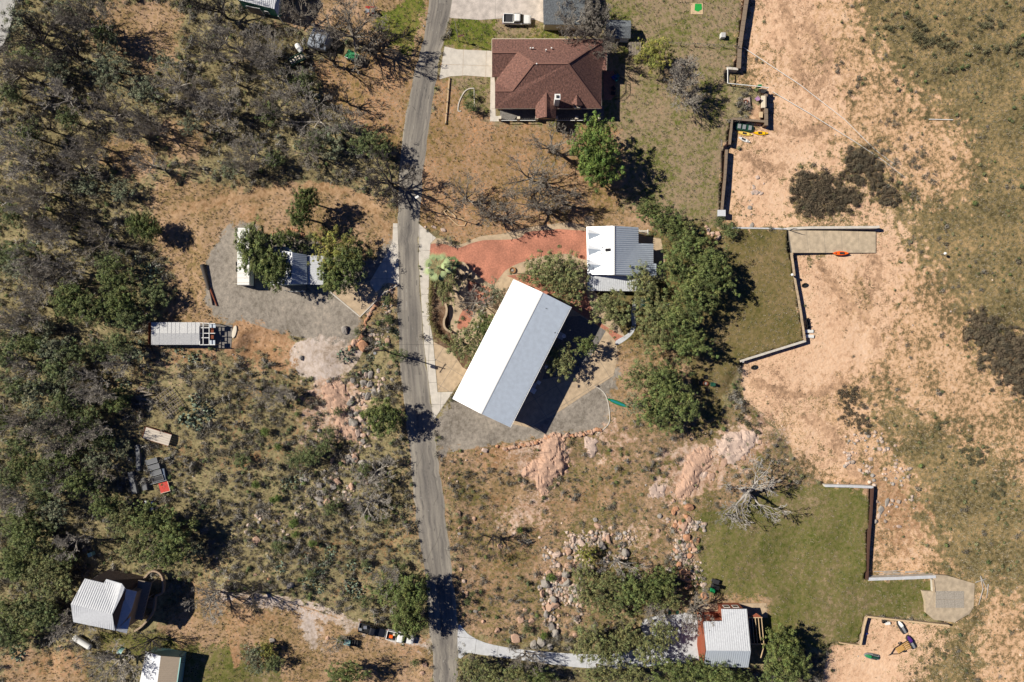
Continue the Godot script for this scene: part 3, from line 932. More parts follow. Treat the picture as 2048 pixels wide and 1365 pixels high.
func white_house() -> void:
	var t := thing("white_house", "long white house with a white and grey metal gable roof set aslant beside the road", "house", Vector3.ZERO)
	var E := 6.7; var R := 8.5
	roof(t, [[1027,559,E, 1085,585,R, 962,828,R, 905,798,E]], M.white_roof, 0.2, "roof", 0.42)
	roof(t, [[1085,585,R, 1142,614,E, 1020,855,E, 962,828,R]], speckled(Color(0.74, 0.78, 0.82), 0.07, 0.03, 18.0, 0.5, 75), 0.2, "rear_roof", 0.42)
	wall_ring(t, [1027,559, 1142,614, 1020,855, 905,798], E, M.cream, 0.6)
	gable(t, [1030,563,E, 1085,588,R, 1139,616,E], M.cream)
	gable(t, [1017,852,E, 962,825,R, 908,797,E], M.cream)
	var rc := MB.new()
	rc.bar(plan(1085, 585, R + 0.01), plan(962, 828, R + 0.01), 0.3, 0.05)
	put("ridge_cap", rc, M.white, t)
	for e in [[1056,614,0], [1140,661,1], [1110,666,0], [1086,732,1], [1091,737,0], [1081,744,0]]:
		var hh: float = 7.6 if e[2] == 0 else 6.9
		if e[0] < 1100: hh = 7.4
		chimney_pipe(t, e[0], e[1], hh - 0.4, 0.5, M.charcoal, 0.08)
	var sb := MB.new()
	sb.bar(plan(1081, 614, 8.0), plan(1095, 618, 7.75), 0.12, 0.25)
	put("roof_bracket", sb, M.charcoal, t)
	var cr := MB.new()
	cr.face([plan(1004, 690, 7.75), plan(1018, 695, 8.05), plan(1016, 706, 8.02)], 0.25)
	put("cricket", cr, M.grey_roof, t)
	var a := plan(1138, 622, 2.0); var b := plan(1024, 848, 2.0)
	a *= 0.985; b *= 0.985
	var out := Vector3((b - a).z, 0, -(b - a).x).normalized()
	if out.x < 0: out = -out
	var wa := ring([1142,614, 1020,855], E)
	var shift := Vector3(-out.x, 0, -out.z) * 0.56
	facade(t, Vector3(wa[0].x, 0, wa[0].y) + shift, Vector3(wa[1].x, 0, wa[1].y) + shift, out, [[0.12, 0.9, 1.4, 1.4, "window"], [0.28, 0.05, 2.4, 2.2, "door"], [0.44, 0.9, 1.6, 1.4, "window"], [0.6, 0.9, 1.6, 1.4, "window"], [0.8, 0.05, 1.0, 2.1, "door"], [0.2, 3.7, 1.4, 1.3, "window"], [0.5, 3.7, 1.4, 1.3, "window"], [0.8, 3.7, 1.4, 1.3, "window"]])
	var wb := ring([1027,559, 905,798], E)
	facade(t, Vector3(wb[0].x, 0, wb[0].y) - shift, Vector3(wb[1].x, 0, wb[1].y) - shift, -out, [[0.25, 0.9, 1.4, 1.4, "window"], [0.42, 0.05, 1.1, 2.1, "door"], [0.6, 0.9, 1.4, 1.4, "window"], [0.85, 0.05, 2.8, 2.3, "door"], [0.3, 3.7, 1.4, 1.3, "window"], [0.7, 3.7, 1.4, 1.3, "window"]])
	var gut := MB.new()
	gut.bar(plan(1143, 614.5, E - 0.12), plan(1021, 855.5, E - 0.12), 0.14, 0.14)
	put("gutter", gut, M.white, t)
	# leaning by the rear wall
	for e in [[1063,772,2.2,1.6,"grey_slatted awning"], [1119,672,3.0,1.0,"awning"]]:
		var m := MB.new()
		var p := plan(e[0], e[1], 2.5)
		for i in 6:
			m.box(p + Vector3(-0.1 * i + 0.5, 0, 0.2 * i * 1.0 - 0.5), Vector3(1.3, 0.05, 0.14), heading(0, 0, 117, 55))
		put("awning", m, M.zinc_roof, t)

func garage() -> void:
	var t := thing("guest_house", "white metal roofed guest house with three small dormers at the end of the red driveway", "house", Vector3.ZERO)
	var E := 3.2; var R := 5.6
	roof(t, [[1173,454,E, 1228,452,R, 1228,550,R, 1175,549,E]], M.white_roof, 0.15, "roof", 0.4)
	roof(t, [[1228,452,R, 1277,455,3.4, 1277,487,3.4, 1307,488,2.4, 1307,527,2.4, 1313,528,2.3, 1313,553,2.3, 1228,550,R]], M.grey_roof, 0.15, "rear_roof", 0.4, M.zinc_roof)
	roof(t, [[1175,550,3.0, 1300,554,2.9, 1300,583,2.3, 1175,582,2.3]], M.zinc_roof, 0.12, "porch_roof", 0.4)
	wall_ring(t, [1173,454, 1277,455, 1277,487, 1307,488, 1307,527, 1311,550, 1175,549], 2.5, M.cream, 0.5)
	gable(t, [1175,455,E, 1228,454,R, 1277,457,3.4], M.cream)
	gable(t, [1177,548,E, 1228,548,R, 1277,551,3.4], M.cream)
	var rc := MB.new()
	rc.bar(plan(1228, 452, R + 0.05), plan(1228, 550, R + 0.05), 0.35, 0.06)
	put("ridge_cap", rc, M.white, t)
	for y in [470.0, 501.5, 532.5]:
		var d := MB.new()
		var f := plan(1176, y - 4, 4.35)
		var back := plan(1208, y - 1, 4.62)
		var nl := plan(1176, y - 13, 3.4); var sl := plan(1177, y + 10, 3.4)
		d.face([f, back, nl], 0.06)
		var o := put("dormer", d, M.white_roof, t)
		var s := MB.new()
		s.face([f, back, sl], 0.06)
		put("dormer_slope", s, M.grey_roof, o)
		var w := MB.new()
		w.tri(f + Vector3(0.12, -0.06, 0), sl + Vector3(0.12, -0.03, 0), nl + Vector3(0.12, -0.03, 0))
		put("dormer_front", w, M.cream, o)
	var sk := MB.new()
	sk.bx(Transform3D(Basis(Vector3.BACK, 0.38), plan(1216, 500, 5.2)), Vector3(1.1, 0.14, 0.62))
	var so := put("skylight", sk, M.charcoal, t)
	var g := MB.new()
	g.bx(Transform3D(Basis(Vector3.BACK, 0.38), plan(1216, 500, 5.2) + Vector3(-0.03, 0.075, 0)), Vector3(0.9, 0.03, 0.44))
	put("pane", g, M.dark_glass, so)
	for e in [[1203, 495], [1202, 508]]: chimney_pipe(t, e[0], e[1], 4.5, 0.35, M.charcoal, 0.07)
	for x in [1180, 1215, 1255, 1296]:
		var p := MB.new()
		var a := plan(x, 580, 2.25)
		p.bar(Vector3(a.x, 0, a.z), Vector3(a.x, 2.25, a.z), 0.15, 0.15)
		put("post", p, M.white, t)
	var s := MB.new()
	var w0 := ring([1173,457, 1173,547], 2.5)
	facade(t, Vector3(w0[0].x + 0.5, 0, w0[0].y), Vector3(w0[1].x + 0.5, 0, w0[1].y), Vector3(-1, 0, 0), [[0.2, 0.05, 2.5, 2.1, "door"], [0.5, 0.05, 2.5, 2.1, "door"], [0.8, 0.05, 2.5, 2.1, "door"]])
	var w1 := ring([1180,550, 1300,552], 2.5)
	facade(t, Vector3(w1[0].x, 0, w1[0].y - 0.42), Vector3(w1[1].x, 0, w1[1].y - 0.42), Vector3(0, 0, 1), [[0.2, 0.9, 1.2, 1.2, "window"], [0.45, 0.05, 1.0, 2.0, "door"], [0.7, 0.9, 1.2, 1.2, "window"]])
	var st := MB.new()
	for k in 4:
		st.bar(plan(1278, 461 + k * 2.4, 1.2), plan(1297, 462 + k * 2.4, 1.2), 0.1, 0.06)
	st.bar(plan(1296, 459, 1.25), plan(1296, 470, 1.25), 0.12, 0.1)
	for e in [[1279,460], [1297,460], [1297,470]]:
		var a := plan(e[0], e[1], 1.2)
		st.bar(Vector3(a.x, 0, a.z), a, 0.1, 0.1)
	put("stair_rail", st, M.white, t)

func brown_house() -> void:
	var t := thing("brown_house", "large house with a red brown shingled hip roof and front porch", "house", Vector3.ZERO)
	var e := 3.2
	lift = 0.75
	roof(t, [
		[984,78,e, 1215,78,e, 1175,101,5.2, 1136,127,8.0, 1067,127,8.0, 1034,105,5.8, 984,105,5.8],
		[984,105,5.8, 1034,105,5.8, 997,154,e + 0.02, 984,154,e],
		[1034,105,5.8, 1067,127,8.0, 1024,182,4.9, 990,165,3.25, 997,154,e + 0.02],
		[990,165,3.25, 1024,182,4.9, 990,182,4.9],
		[1067,127,8.0, 1136,127,8.0, 1203,217,e, 990,217,e, 990,182,4.9, 1024,182,4.9],
		[1136,127,8.0, 1175,101,5.2, 1204,140,e, 1203,217,e],
		[1175,101,5.2, 1215,78,e, 1213,141,e, 1204,140,e + 0.02]], M.brown_shingle, 0.18)
	var dg := roof(t, [[1092,185,4.95, 1092,234,4.95, 1071,237,3.35, 1071,210,3.5], [1092,185,4.95, 1112,212,3.5, 1112,237,3.35, 1092,234,4.95]], M.brown_shingle, 0.14, "porch_gable")
	gable(dg, [1072,236,3.35, 1092,233,4.95, 1111,236,3.35], M.stone_wall)
	var dm := roof(t, [[1154,189,4.85, 1154,211,4.85, 1144,208,4.1, 1145,204,4.2], [1154,189,4.85, 1166,210,4.0, 1164,212,4.1, 1154,211,4.85]], M.brown_shingle, 0.1, "dormer")
	var df := MB.new()
	var p := plan(1154, 213, 3.6 + lift)
	df.box(p + Vector3(0, 0, 0.1), Vector3(1.5, 1.0, 0.5))
	put("dormer_front", df, M.tan_wall, dm)
	opening(dm, "window", p + Vector3(0, -0.35, 0.36), Vector3(0, 0, 1), 1.0, 0.75, M.dark_glass, M.white)
	wall_ring(t, [984,78, 1215,78, 1213,141, 1203,142, 1203,212, 990,212, 990,155, 984,154], e + lift, M.stone_wall, 0.45)
	# ridge and hip caps
	var rc := MB.new()
	for q in [[984,105,5.8, 1034,105,5.8], [1067,127,8, 1136,127,8], [1136,127,8, 1175,101,5.2], [1136,127,8, 1203,217,e], [1067,127,8, 1024,182,4.9], [990,182,4.9, 1024,182,4.9], [1175,101,5.2, 1215,78,e], [1092,185,4.95, 1092,234,4.95], [1067,127,8, 1034,105,5.8]]:
		rc.bar(plan(q[0], q[1], q[2] + lift + 0.02), plan(q[3], q[4], q[5] + lift + 0.02), 0.3, 0.07)
	put("ridge_cap", rc, speckled(base(146, 106, 92), 0.3, 0.1, 3.0, 0.95, 76), t)
	var gt := MB.new()
	for q in [[984,217, 1071,217], [1112,217, 1203,217], [1203,140, 1203,217], [984,78, 984,154], [1215,78, 1213,141], [984,78, 1215,78]]:
		var a := plan(q[0], q[1], e + lift - 0.1); var b := plan(q[2], q[3], e + lift - 0.1)
		gt.bar(a, b, 0.13, 0.14)
	put("gutter", gt, M.cream, t)
	var ch := MB.new()
	var c0 := plan(1113, 205, 4.2 + lift)
	ch.box(Vector3(c0.x, 6.0, c0.z), Vector3(0.95, 3.8, 0.95))
	ch.box(Vector3(c0.x, 7.95, c0.z), Vector3(1.1, 0.14, 1.1))
	var cho := put("chimney", ch, M.white, t)
	var fl := MB.new()
	fl.box(Vector3(c0.x, 8.1, c0.z), Vector3(0.5, 0.2, 0.5))
	put("flue", fl, M.charcoal, cho)
	for q in [[1092,103,6.0], [1073,131,7.6], [1061,98,5.6], [1066,98,5.6], [1103,98,5.6]]:
		chimney_pipe(t, q[0], q[1], q[2] + lift - 0.4, 0.8 if q[0] > 1070 and q[1] > 100 else 0.45, M.white, 0.1)
	# front porch in the shade
	var fl2 := MB.new()
	fl2.poly(ring([1000,214, 1207,214, 1207,241, 1000,241]), 0.35, -0.2)
	put("porch_floor", fl2, M.dark_paving, t)
	for x in [1000, 1037, 1073, 1112, 1152, 1196]:
		var m := MB.new()
		var a := plan(x, 240)
		m.box(a + Vector3(0, 0.75, 0), Vector3(0.5, 1.5, 0.5))
		m.box(a + Vector3(0, 1.55, 0), Vector3(0.6, 0.1, 0.6))
		put("pier", m, M.cream, t)
	for s in [[1003,1034], [1040,1071], [1114,1150], [1154,1194]]:
		var m := MB.new()
		m.bar(plan(s[0], 241, 1.25), plan(s[1], 241, 1.25), 0.1, 0.1)
		m.bar(plan(s[0], 241, 0.5), plan(s[1], 241, 0.5), 0.08, 0.08)
		for k in 9:
			var a := plan(lerpf(s[0], s[1], (k + 0.5) / 9), 241)
			m.bar(a + Vector3(0, 0.5, 0), a + Vector3(0, 1.25, 0), 0.04, 0.04)
		put("railing", m, M.white, t)
	var wy := ring([990,212, 1203,212], e + lift)
	facade(t, Vector3(wy[0].x, 0, wy[0].y - 0.44), Vector3(wy[1].x, 0, wy[1].y - 0.44), Vector3(0, 0, 1), [[0.12, 1.0, 1.8, 1.4, "window"], [0.28, 1.0, 1.4, 1.4, "window"], [0.48, 0.36, 1.2, 2.1, "door"], [0.66, 1.0, 1.8, 1.4, "window"], [0.86, 1.0, 1.6, 1.4, "window"]])
	var wx := ring([1203,145, 1203,212], e + lift)
	facade(t, Vector3(wx[0].x - 0.44, 0, wx[0].y), Vector3(wx[1].x - 0.44, 0, wx[1].y), Vector3(1, 0, 0), [[0.3, 0.3, 2.2, 2.1, "door"], [0.7, 1.0, 1.4, 1.4, "window"]])
	lift = 0.0
	# east patio: tiles, railing and furniture
	slab("brown_house_patio", [1207,142, 1226,142, 1231,150, 1231,192, 1222,200, 1207,200], 0.05, M.red_concrete)
	var o := thing("patio_railing", "black metal railing with open bars curving round the patio of the brown house", "railing", Vector3.ZERO)
	var line := smooth([1226,143, 1240,155, 1251,163, 1251,186, 1241,197, 1228,200], false, 1)
	for i in range(0, line.size() - 2, 2):
		var m := MB.new()
		var a := plan(line[i], line[i + 1]); var b := plan(line[i + 2], line[i + 3])
		for y in [0.15, 0.95]: m.bar(a + Vector3(0, y, 0), b + Vector3(0, y, 0), 0.06, 0.06)
		for k in 5:
			var q := a.lerp(b, k / 5.0)
			m.bar(q, q + Vector3(0, 0.95, 0), 0.04, 0.04)
		put("rail_panel", m, M.black, o)

func simple_roof_shed(called: String, label: String, ridge: Array, e0: Array, e1: Array, mat: Material, wall: Material, seam := 0.0, cat := "shed") -> Node3D:
	# ridge: x0 y0 x1 y1 h ; eaves: the same, on either side
	var t := thing(called, label, cat, Vector3.ZERO)
	roof(t, [[ridge[0], ridge[1], ridge[4], ridge[2], ridge[3], ridge[4], e0[2], e0[3], e0[4], e0[0], e0[1], e0[4]]], mat, 0.1, "roof", seam)
	roof(t, [[ridge[0], ridge[1], ridge[4], ridge[2], ridge[3], ridge[4], e1[2], e1[3], e1[4], e1[0], e1[1], e1[4]]], mat, 0.1, "roof", seam)
	var f := []
	var h: float = minf(e0[4], e1[4])
	var m := MB.new()
	var pts := PackedVector2Array()
	for q in [[e0[0], e0[1], e0[4]], [e0[2], e0[3], e0[4]], [e1[2], e1[3], e1[4]], [e1[0], e1[1], e1[4]]]:
		var w := plan(q[0], q[1], q[2])
		pts.append(Vector2(w.x, w.z))
	var ins := Geometry2D.offset_polygon(pts, -0.2)
	m.poly(ins[0], h - 0.08, -0.4)
	put("wall", m, wall, t)
	gable(t, [e0[0], e0[1], e0[4], ridge[0], ridge[1], ridge[4], e1[0], e1[1], e1[4]], wall)
	gable(t, [e0[2], e0[3], e0[4], ridge[2], ridge[3], ridge[4], e1[2], e1[3], e1[4]], wall)
	var c := (pts[1] + pts[2]) * 0.5
	return t

func sheds() -> void:
	var a := simple_roof_shed("grey_garage", "garage with a grey shingled gable roof at the top of the neighbour's driveway", [1086,-12, 1170,-12, 5.2], [1086,-70, 1170,-70, 3.0], [1087,49, 1170,49, 3.0], M.grey_shingle, M.cream)
	facade(a, plan(1090, 44, 3.0) * Vector3(1, 0, 1), plan(1166, 44, 3.0) * Vector3(1, 0, 1), Vector3(0, 0, 1), [[0.3, 1.0, 1.2, 1.0, "window"], [0.7, 0.05, 1.0, 2.0, "door"]])
	var b := simple_roof_shed("garden_shed", "small shed with a grey shingled gable roof beside the brown house", [1212,52, 1262,53, 3.6], [1213,39, 1262,41, 2.6], [1212,73, 1261,77, 2.4], M.grey_shingle, M.white)
	facade(b, plan(1216, 72, 2.4) * Vector3(1, 0, 1), plan(1258, 75, 2.4) * Vector3(1, 0, 1), Vector3(0, 0, 1), [[0.5, 0.05, 1.2, 1.8, "door"]])
	var c := simple_roof_shed("green_barn", "green walled barn with a pale metal roof at the top edge left of the road", [470,-40, 562,-40, 5.5], [472,-70, 560,-70, 4.0], [470,-2, 548,18, 4.0], M.zinc_roof, M.green_sheet, 0.4)
	var rr := MB.new()
	rr.face(pts3([548,18,4.0, 562,-40,5.4, 566,-10,3.4, 556,32,3.0]), 0.1)
	put("lean_to", rr, M.grey_roof, c)
	var ps := MB.new()
	for e in [[556,32]]:
		var p := plan(e[0], e[1], 3.0)
		ps.bar(Vector3(p.x, -0.5, p.z), p, 0.14, 0.14)
	put("post", ps, M.white, c)
	facade(c, plan(478, 3, 4.0) * Vector3(1, 0, 1), plan(540, 17, 4.0) * Vector3(1, 0, 1), Vector3(-0.2, 0, 1), [[0.35, 0.0, 3.0, 2.8, "door"], [0.75, 1.2, 1.0, 1.0, "window"]])
	# awning frame by the garden shed
	var w := thing("pergola", "small pergola with pale slats between the shed and the bushy tree", "pergola", plan(1266, 107))
	for i in 8:
		var m := MB.new()
		m.box(Vector3(-1.1 + i * 0.31, 2.25, 0), Vector3(0.22, 0.05, 2.6))
		put("slat", m, M.grey_wood, w)
	for s in [[-1, -1], [1, -1], [1, 1], [-1, 1]]:
		var m := MB.new()
		m.bar(Vector3(s[0] * 1.1, 0, s[1] * 1.2), Vector3(s[0] * 1.1, 2.2, s[1] * 1.2), 0.12, 0.12)
		put("post", m, M.grey_wood, w)
	# corrugated shed with open frame
	var t := thing("corrugated_shed", "long shed under wrinkled white corrugated sheet with an open framed end", "shed", Vector3.ZERO)
	var sh := [[302,645,2.3, 398,646,2.3, 398,667,2.9, 302,667,2.9], [302,667,2.9, 398,667,2.9, 398,690,2.3, 302,690,2.3]]
	for f in sh:                                  # single sheets, each lapped over the next
		var n := 12
		for i in n:
			var m := MB.new()
			var u0: float = lerpf(f[0], f[3], i / float(n)); var u1: float = lerpf(f[0], f[3], (i + 1.05) / float(n))
			var y := rng.randf_range(0.0, 0.06)
			var q := [plan(u0, f[1], f[2] + y), plan(u1, f[1], f[2] + y + 0.03), plan(u1, f[7], f[8] + y + 0.03), plan(u0, f[7], f[8] + y)]
			m.face(q, 0.02)
			seams(m, q, 0.2)
			put("sheet", m, M.old_sheet, t)
	var fr := [[399,646, 430,648], [399,667, 430,667], [399,690, 430,690], [399,656, 418,656], [399,676, 418,676]]
	for q in fr:
		var m := MB.new()
		m.bar(plan(q[0], q[1], 2.4), plan(q[2], q[3], 2.4), 0.14, 0.14)
		put("beam", m, M.white, t)
	for x in [399, 406, 418]:
		var m := MB.new()
		m.bar(plan(x, 646, 2.48), plan(x, 690, 2.48), 0.13, 0.12)
		put("beam", m, M.white, t)
	for q in [[303,646], [350,646], [398,646], [430,648], [303,689], [350,689], [398,689], [430,690]]:
		var m := MB.new()
		var p := plan(q[0], q[1], 2.3)
		m.bar(Vector3(p.x, -0.2, p.z), Vector3(p.x, 2.25, p.z), 0.14, 0.14)
		put("post", m, M.grey_wood, t)
	var w0 := MB.new()
	w0.bar(plan(302, 646, 1.1), plan(302, 689, 1.1), 0.06, 2.2)
	put("end_wall", w0, M.rust, t)
	var fl := MB.new()
	fl.poly(ring([301,645, 465,650, 462,698, 303,692]), 0.05, -0.2)
	put("floor", fl, M.dark_paving, t)
	for q in [[419,647, 431,656], [419,681, 430,690]]:
		var m := MB.new()
		m.poly(ring([q[0],q[1], q[2],q[1], q[2],q[3], q[0],q[3]], 2.0), 2.08, 2.0)
		put("end_panel", m, M.grey_roof, t)
	for q in [[419,657, 427,667], [419,669, 427,679]]:
		var m := MB.new()
		m.poly(ring([q[0],q[1], q[2],q[1], q[2],q[3], q[0],q[3]], 1.5), 1.55, 1.48)
		put("red_panel", m, M.rust, t)

func cottage() -> void:
	var t := thing("small_cottage", "small cottage under pale metal gable roofs between two dark trees on the gravel lot", "house", Vector3.ZERO)
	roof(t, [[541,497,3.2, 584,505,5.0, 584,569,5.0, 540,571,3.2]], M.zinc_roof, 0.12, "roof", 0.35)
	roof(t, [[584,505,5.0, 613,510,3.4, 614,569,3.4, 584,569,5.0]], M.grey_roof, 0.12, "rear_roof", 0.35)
	roof(t, [[614,511,3.0, 647,512,2.6, 646,570,2.6, 614,569,3.0]], M.zinc_roof, 0.12, "side_roof", 0.35)
	roof(t, [[546,493,2.9, 574,493,3.1, 584,504,3.1, 545,504,2.9]], M.grey_roof, 0.1, "rear_porch_roof", 0.35)
	wall_ring(t, [541,497, 613,510, 614,569, 540,571], 3.2, M.teal_sheet, 0.35)
	wall_ring(t, [612,511, 647,512, 646,570, 612,569], 2.5, M.teal_sheet, 0.3, -0.3, "side_wall")
	gable(t, [542,569,3.2, 584,567,5.0, 612,568,3.4], M.teal_sheet)
	gable(t, [543,499,3.2, 584,507,5.0, 612,512,3.4], M.teal_sheet)
	var fl := MB.new()
	fl.poly(ring([575,568, 612,568, 612,584, 575,584]), 0.3, -0.1)
	put("porch_floor", fl, M.grey_wood, t)
	for e in [[577,583], [611,583]]:
		var m := MB.new()
		var p := plan(e[0], e[1])
		m.bar(p, p + Vector3(0, 2.4, 0), 0.12, 0.12)
		put("post", m, M.white, t)
	var rail := MB.new()
	rail.bar(plan(577, 583, 1.1), plan(611, 583, 1.1), 0.08, 0.06)
	for k in 10:
		var p := plan(577 + k * 3.6, 583)
		rail.bar(p + Vector3(0, 0.3, 0), p + Vector3(0, 1.1, 0), 0.04, 0.04)
	put("railing", rail, M.white, t)
	var w := ring([541,569, 613,567], 3.2)
	facade(t, Vector3(w[0].x, 0, w[0].y - 0.32), Vector3(w[1].x, 0, w[1].y - 0.32), Vector3(0, 0, 1), [[0.2, 1.0, 1.2, 1.1, "window"], [0.7, 0.3, 1.0, 2.0, "door"]])
	var v := thing("white_trailer", "long white box trailer parked under the tree beside the cottage", "trailer", Vector3.ZERO)
	var b := MB.new()
	b.poly(ring([474,456, 498,456, 498,570, 474,570], 2.9), 2.9, 0.55)
	put("body", b, M.white, v)
	var r := MB.new()
	for k in 12:
		r.bar(plan(474.5, 460 + k * 9.6, 2.93), plan(497.5, 460 + k * 9.6, 2.93), 0.06, 0.05)
	put("roof_rib", r, M.cream, v).set_meta("kind", "stuff")
	for q in [[474,540], [474,528], [498,540], [498,528]]:
		var p := plan(q[0], q[1], 0.45)
		var o := MB.new()
		o.tube(p + Vector3(-0.14, 0, 0), p + Vector3(0.14, 0, 0), 0.42, 0.42, 14, true)
		put("wheel", o, M.rubber, v)
	var d := MB.new()
	var p := plan(486, 570, 0.6)
	d.box(Vector3(p.x, 1.7, p.z - 0.02), Vector3(2.1, 2.0, 0.08))
	put("rear_door", d, M.cream, v)

func left_houses() -> void:
	var t := thing("lower_left_house", "two storey house with ribbed pale metal roof and a round deck, lower left", "house", Vector3.ZERO)
	# photo corners of the roof: west ridge end (141,1210), east ridge end (224,1231)
	roof(t, [[141,1209,9.3, 224,1230,9.3, 250,1178,7.9, 243,1168,7.9, 212,1159,7.9, 207,1167,7.9, 169,1158,7.9]], M.zinc_roof, 0.14, "roof", 0.42)
	roof(t, [[141,1209,9.3, 224,1230,9.3, 229,1262,7.9, 146,1245,7.9]], M.zinc_roof, 0.14, "front_roof", 0.42)
	roof(t, [[251,1179,7.4, 273,1184,6.2, 249,1199,7.3]], M.zinc_roof, 0.1, "porch_roof", 0.4)
	roof(t, [[249,1199,7.3, 273,1184,6.2, 262,1222,6.3]], M.zinc_roof, 0.1, "porch_roof", 0.4)
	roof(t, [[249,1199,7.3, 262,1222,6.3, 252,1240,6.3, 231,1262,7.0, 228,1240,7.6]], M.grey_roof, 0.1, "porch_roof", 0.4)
	roof(t, [[231,1262,7.0, 261,1234,6.3, 253,1268,6.1]], M.zinc_roof, 0.1, "porch_roof", 0.4)
	wall_ring(t, [169,1160, 250,1180, 229,1260, 148,1243], 7.9, M.dark_wall, 0.4)
	wall_ring(t, [245,1182, 270,1188, 252,1264, 228,1258], 6.1, M.tan_wall, 0.3, -0.3, "porch_wall")
	gable(t, [249,1180,7.9, 224,1231,9.2, 229,1260,7.9], M.dark_wall)
	gable(t, [168,1160,7.9, 142,1210,9.2, 147,1244,7.9], M.dark_wall)
	var d := MB.new()
	d.poly(ring([276,1161, 303,1166, 284,1242, 262,1238], 3.0), 3.0, 2.8)
	put("deck", d, M.grey_wood, t)
	for e in [[301,1168], [293,1200], [284,1240]]:
		var pm := MB.new()
		var pp := plan(e[0], e[1], 3.0)
		pm.bar(Vector3(pp.x - 0.2, 0, pp.z), Vector3(pp.x - 0.2, 2.8, pp.z), 0.16, 0.16)
		put("post", pm, M.grey_wood, t)
	var rl := MB.new()
	rl.bar(plan(302, 1167, 4.0), plan(284, 1241, 4.0), 0.08, 0.06)
	rl.bar(plan(302, 1167, 3.5), plan(284, 1241, 3.5), 0.05, 0.05)
	for k in 12:
		var pp := plan(302, 1167, 3.0).lerp(plan(284, 1241, 3.0), k / 11.0)
		rl.bar(pp, pp + Vector3(0, 1.0, 0), 0.05, 0.05)
	put("railing", rl, M.grey_wood, t)
	var line := [287,1160, 302,1143, 318,1145, 326,1158, 326,1185, 312,1192, 310,1210, 305,1228, 285,1252, 270,1262]
	var q := smooth(line, false, 3)
	var wm := MB.new()
	for i in range(0, q.size() - 2, 2):
		wm.bar(plan(q[i], q[i + 1], 0.35), plan(q[i + 2], q[i + 3], 0.35), 0.35, 0.9)
	put("garden_wall", wm, M.stone_wall, t)
	var g := MB.new()
	for k in 6:
		g.bar(plan(295 + k * 2.6, 1196, 1.0), plan(291 + k * 2.6, 1216, 1.0), 0.07, 0.07)
	for k in 4:
		g.bar(plan(294 - k, 1197 + k * 6, 1.02), plan(309 - k, 1199 + k * 6, 1.02), 0.07, 0.07)
	put("trellis", g, M.grey_wood, t)
	var s := thing("tan_roofed_cabin", "small cabin with a tan metal roof and white front slope at the lower left edge", "house", Vector3.ZERO)
	roof(s, [[291,1304,3.0, 321,1313,4.0, 310,1400,4.0, 274,1390,3.0]], M.white_roof, 0.12, "front_roof", 0.4)
	roof(s, [[321,1313,4.0, 361,1316,3.0, 349,1400,3.0, 310,1400,4.0]], M.beige_roof, 0.12, "rear_roof", 0.4)
	wall_ring(s, [291,1305, 360,1317, 349,1399, 275,1389], 3.0, M.teal_sheet, 0.3)
	gable(s, [293,1307,3.0, 321,1315,3.9, 359,1318,3.0], M.teal_sheet)
	var wa := MB.new()
	wa.bar(plan(361, 1316, 3.02), plan(349, 1400, 3.02), 0.2, 0.12)
	put("gutter", wa, M.teal_sheet, s)
	var k := thing("iron_arbor", "dark iron arbor with a peaked top beside the tan roofed cabin", "arbor", spot(376, 1308))
	for side in [-1, 1]:
		var m := MB.new()
		for i in 4:
			m.bar(Vector3(side * 0.8, 0, -0.6 + i * 0.4), Vector3(side * 0.8, 2.0, -0.6 + i * 0.4), 0.05, 0.05)
		m.bar(Vector3(side * 0.8, 2.0, -0.6), Vector3(side * 0.8, 2.0, 0.6), 0.06, 0.06)
		put("side_frame", m, M.black, k)
	var top := MB.new()
	for i in 4:
		for side in [-1, 1]:
			top.bar(Vector3(side * 0.8, 2.0, -0.6 + i * 0.4), Vector3(0, 2.7, -0.6 + i * 0.4), 0.05, 0.05)
	top.bar(Vector3(0, 2.7, -0.6), Vector3(0, 2.7, 0.6), 0.06, 0.06)
	put("peak", top, M.black, k)

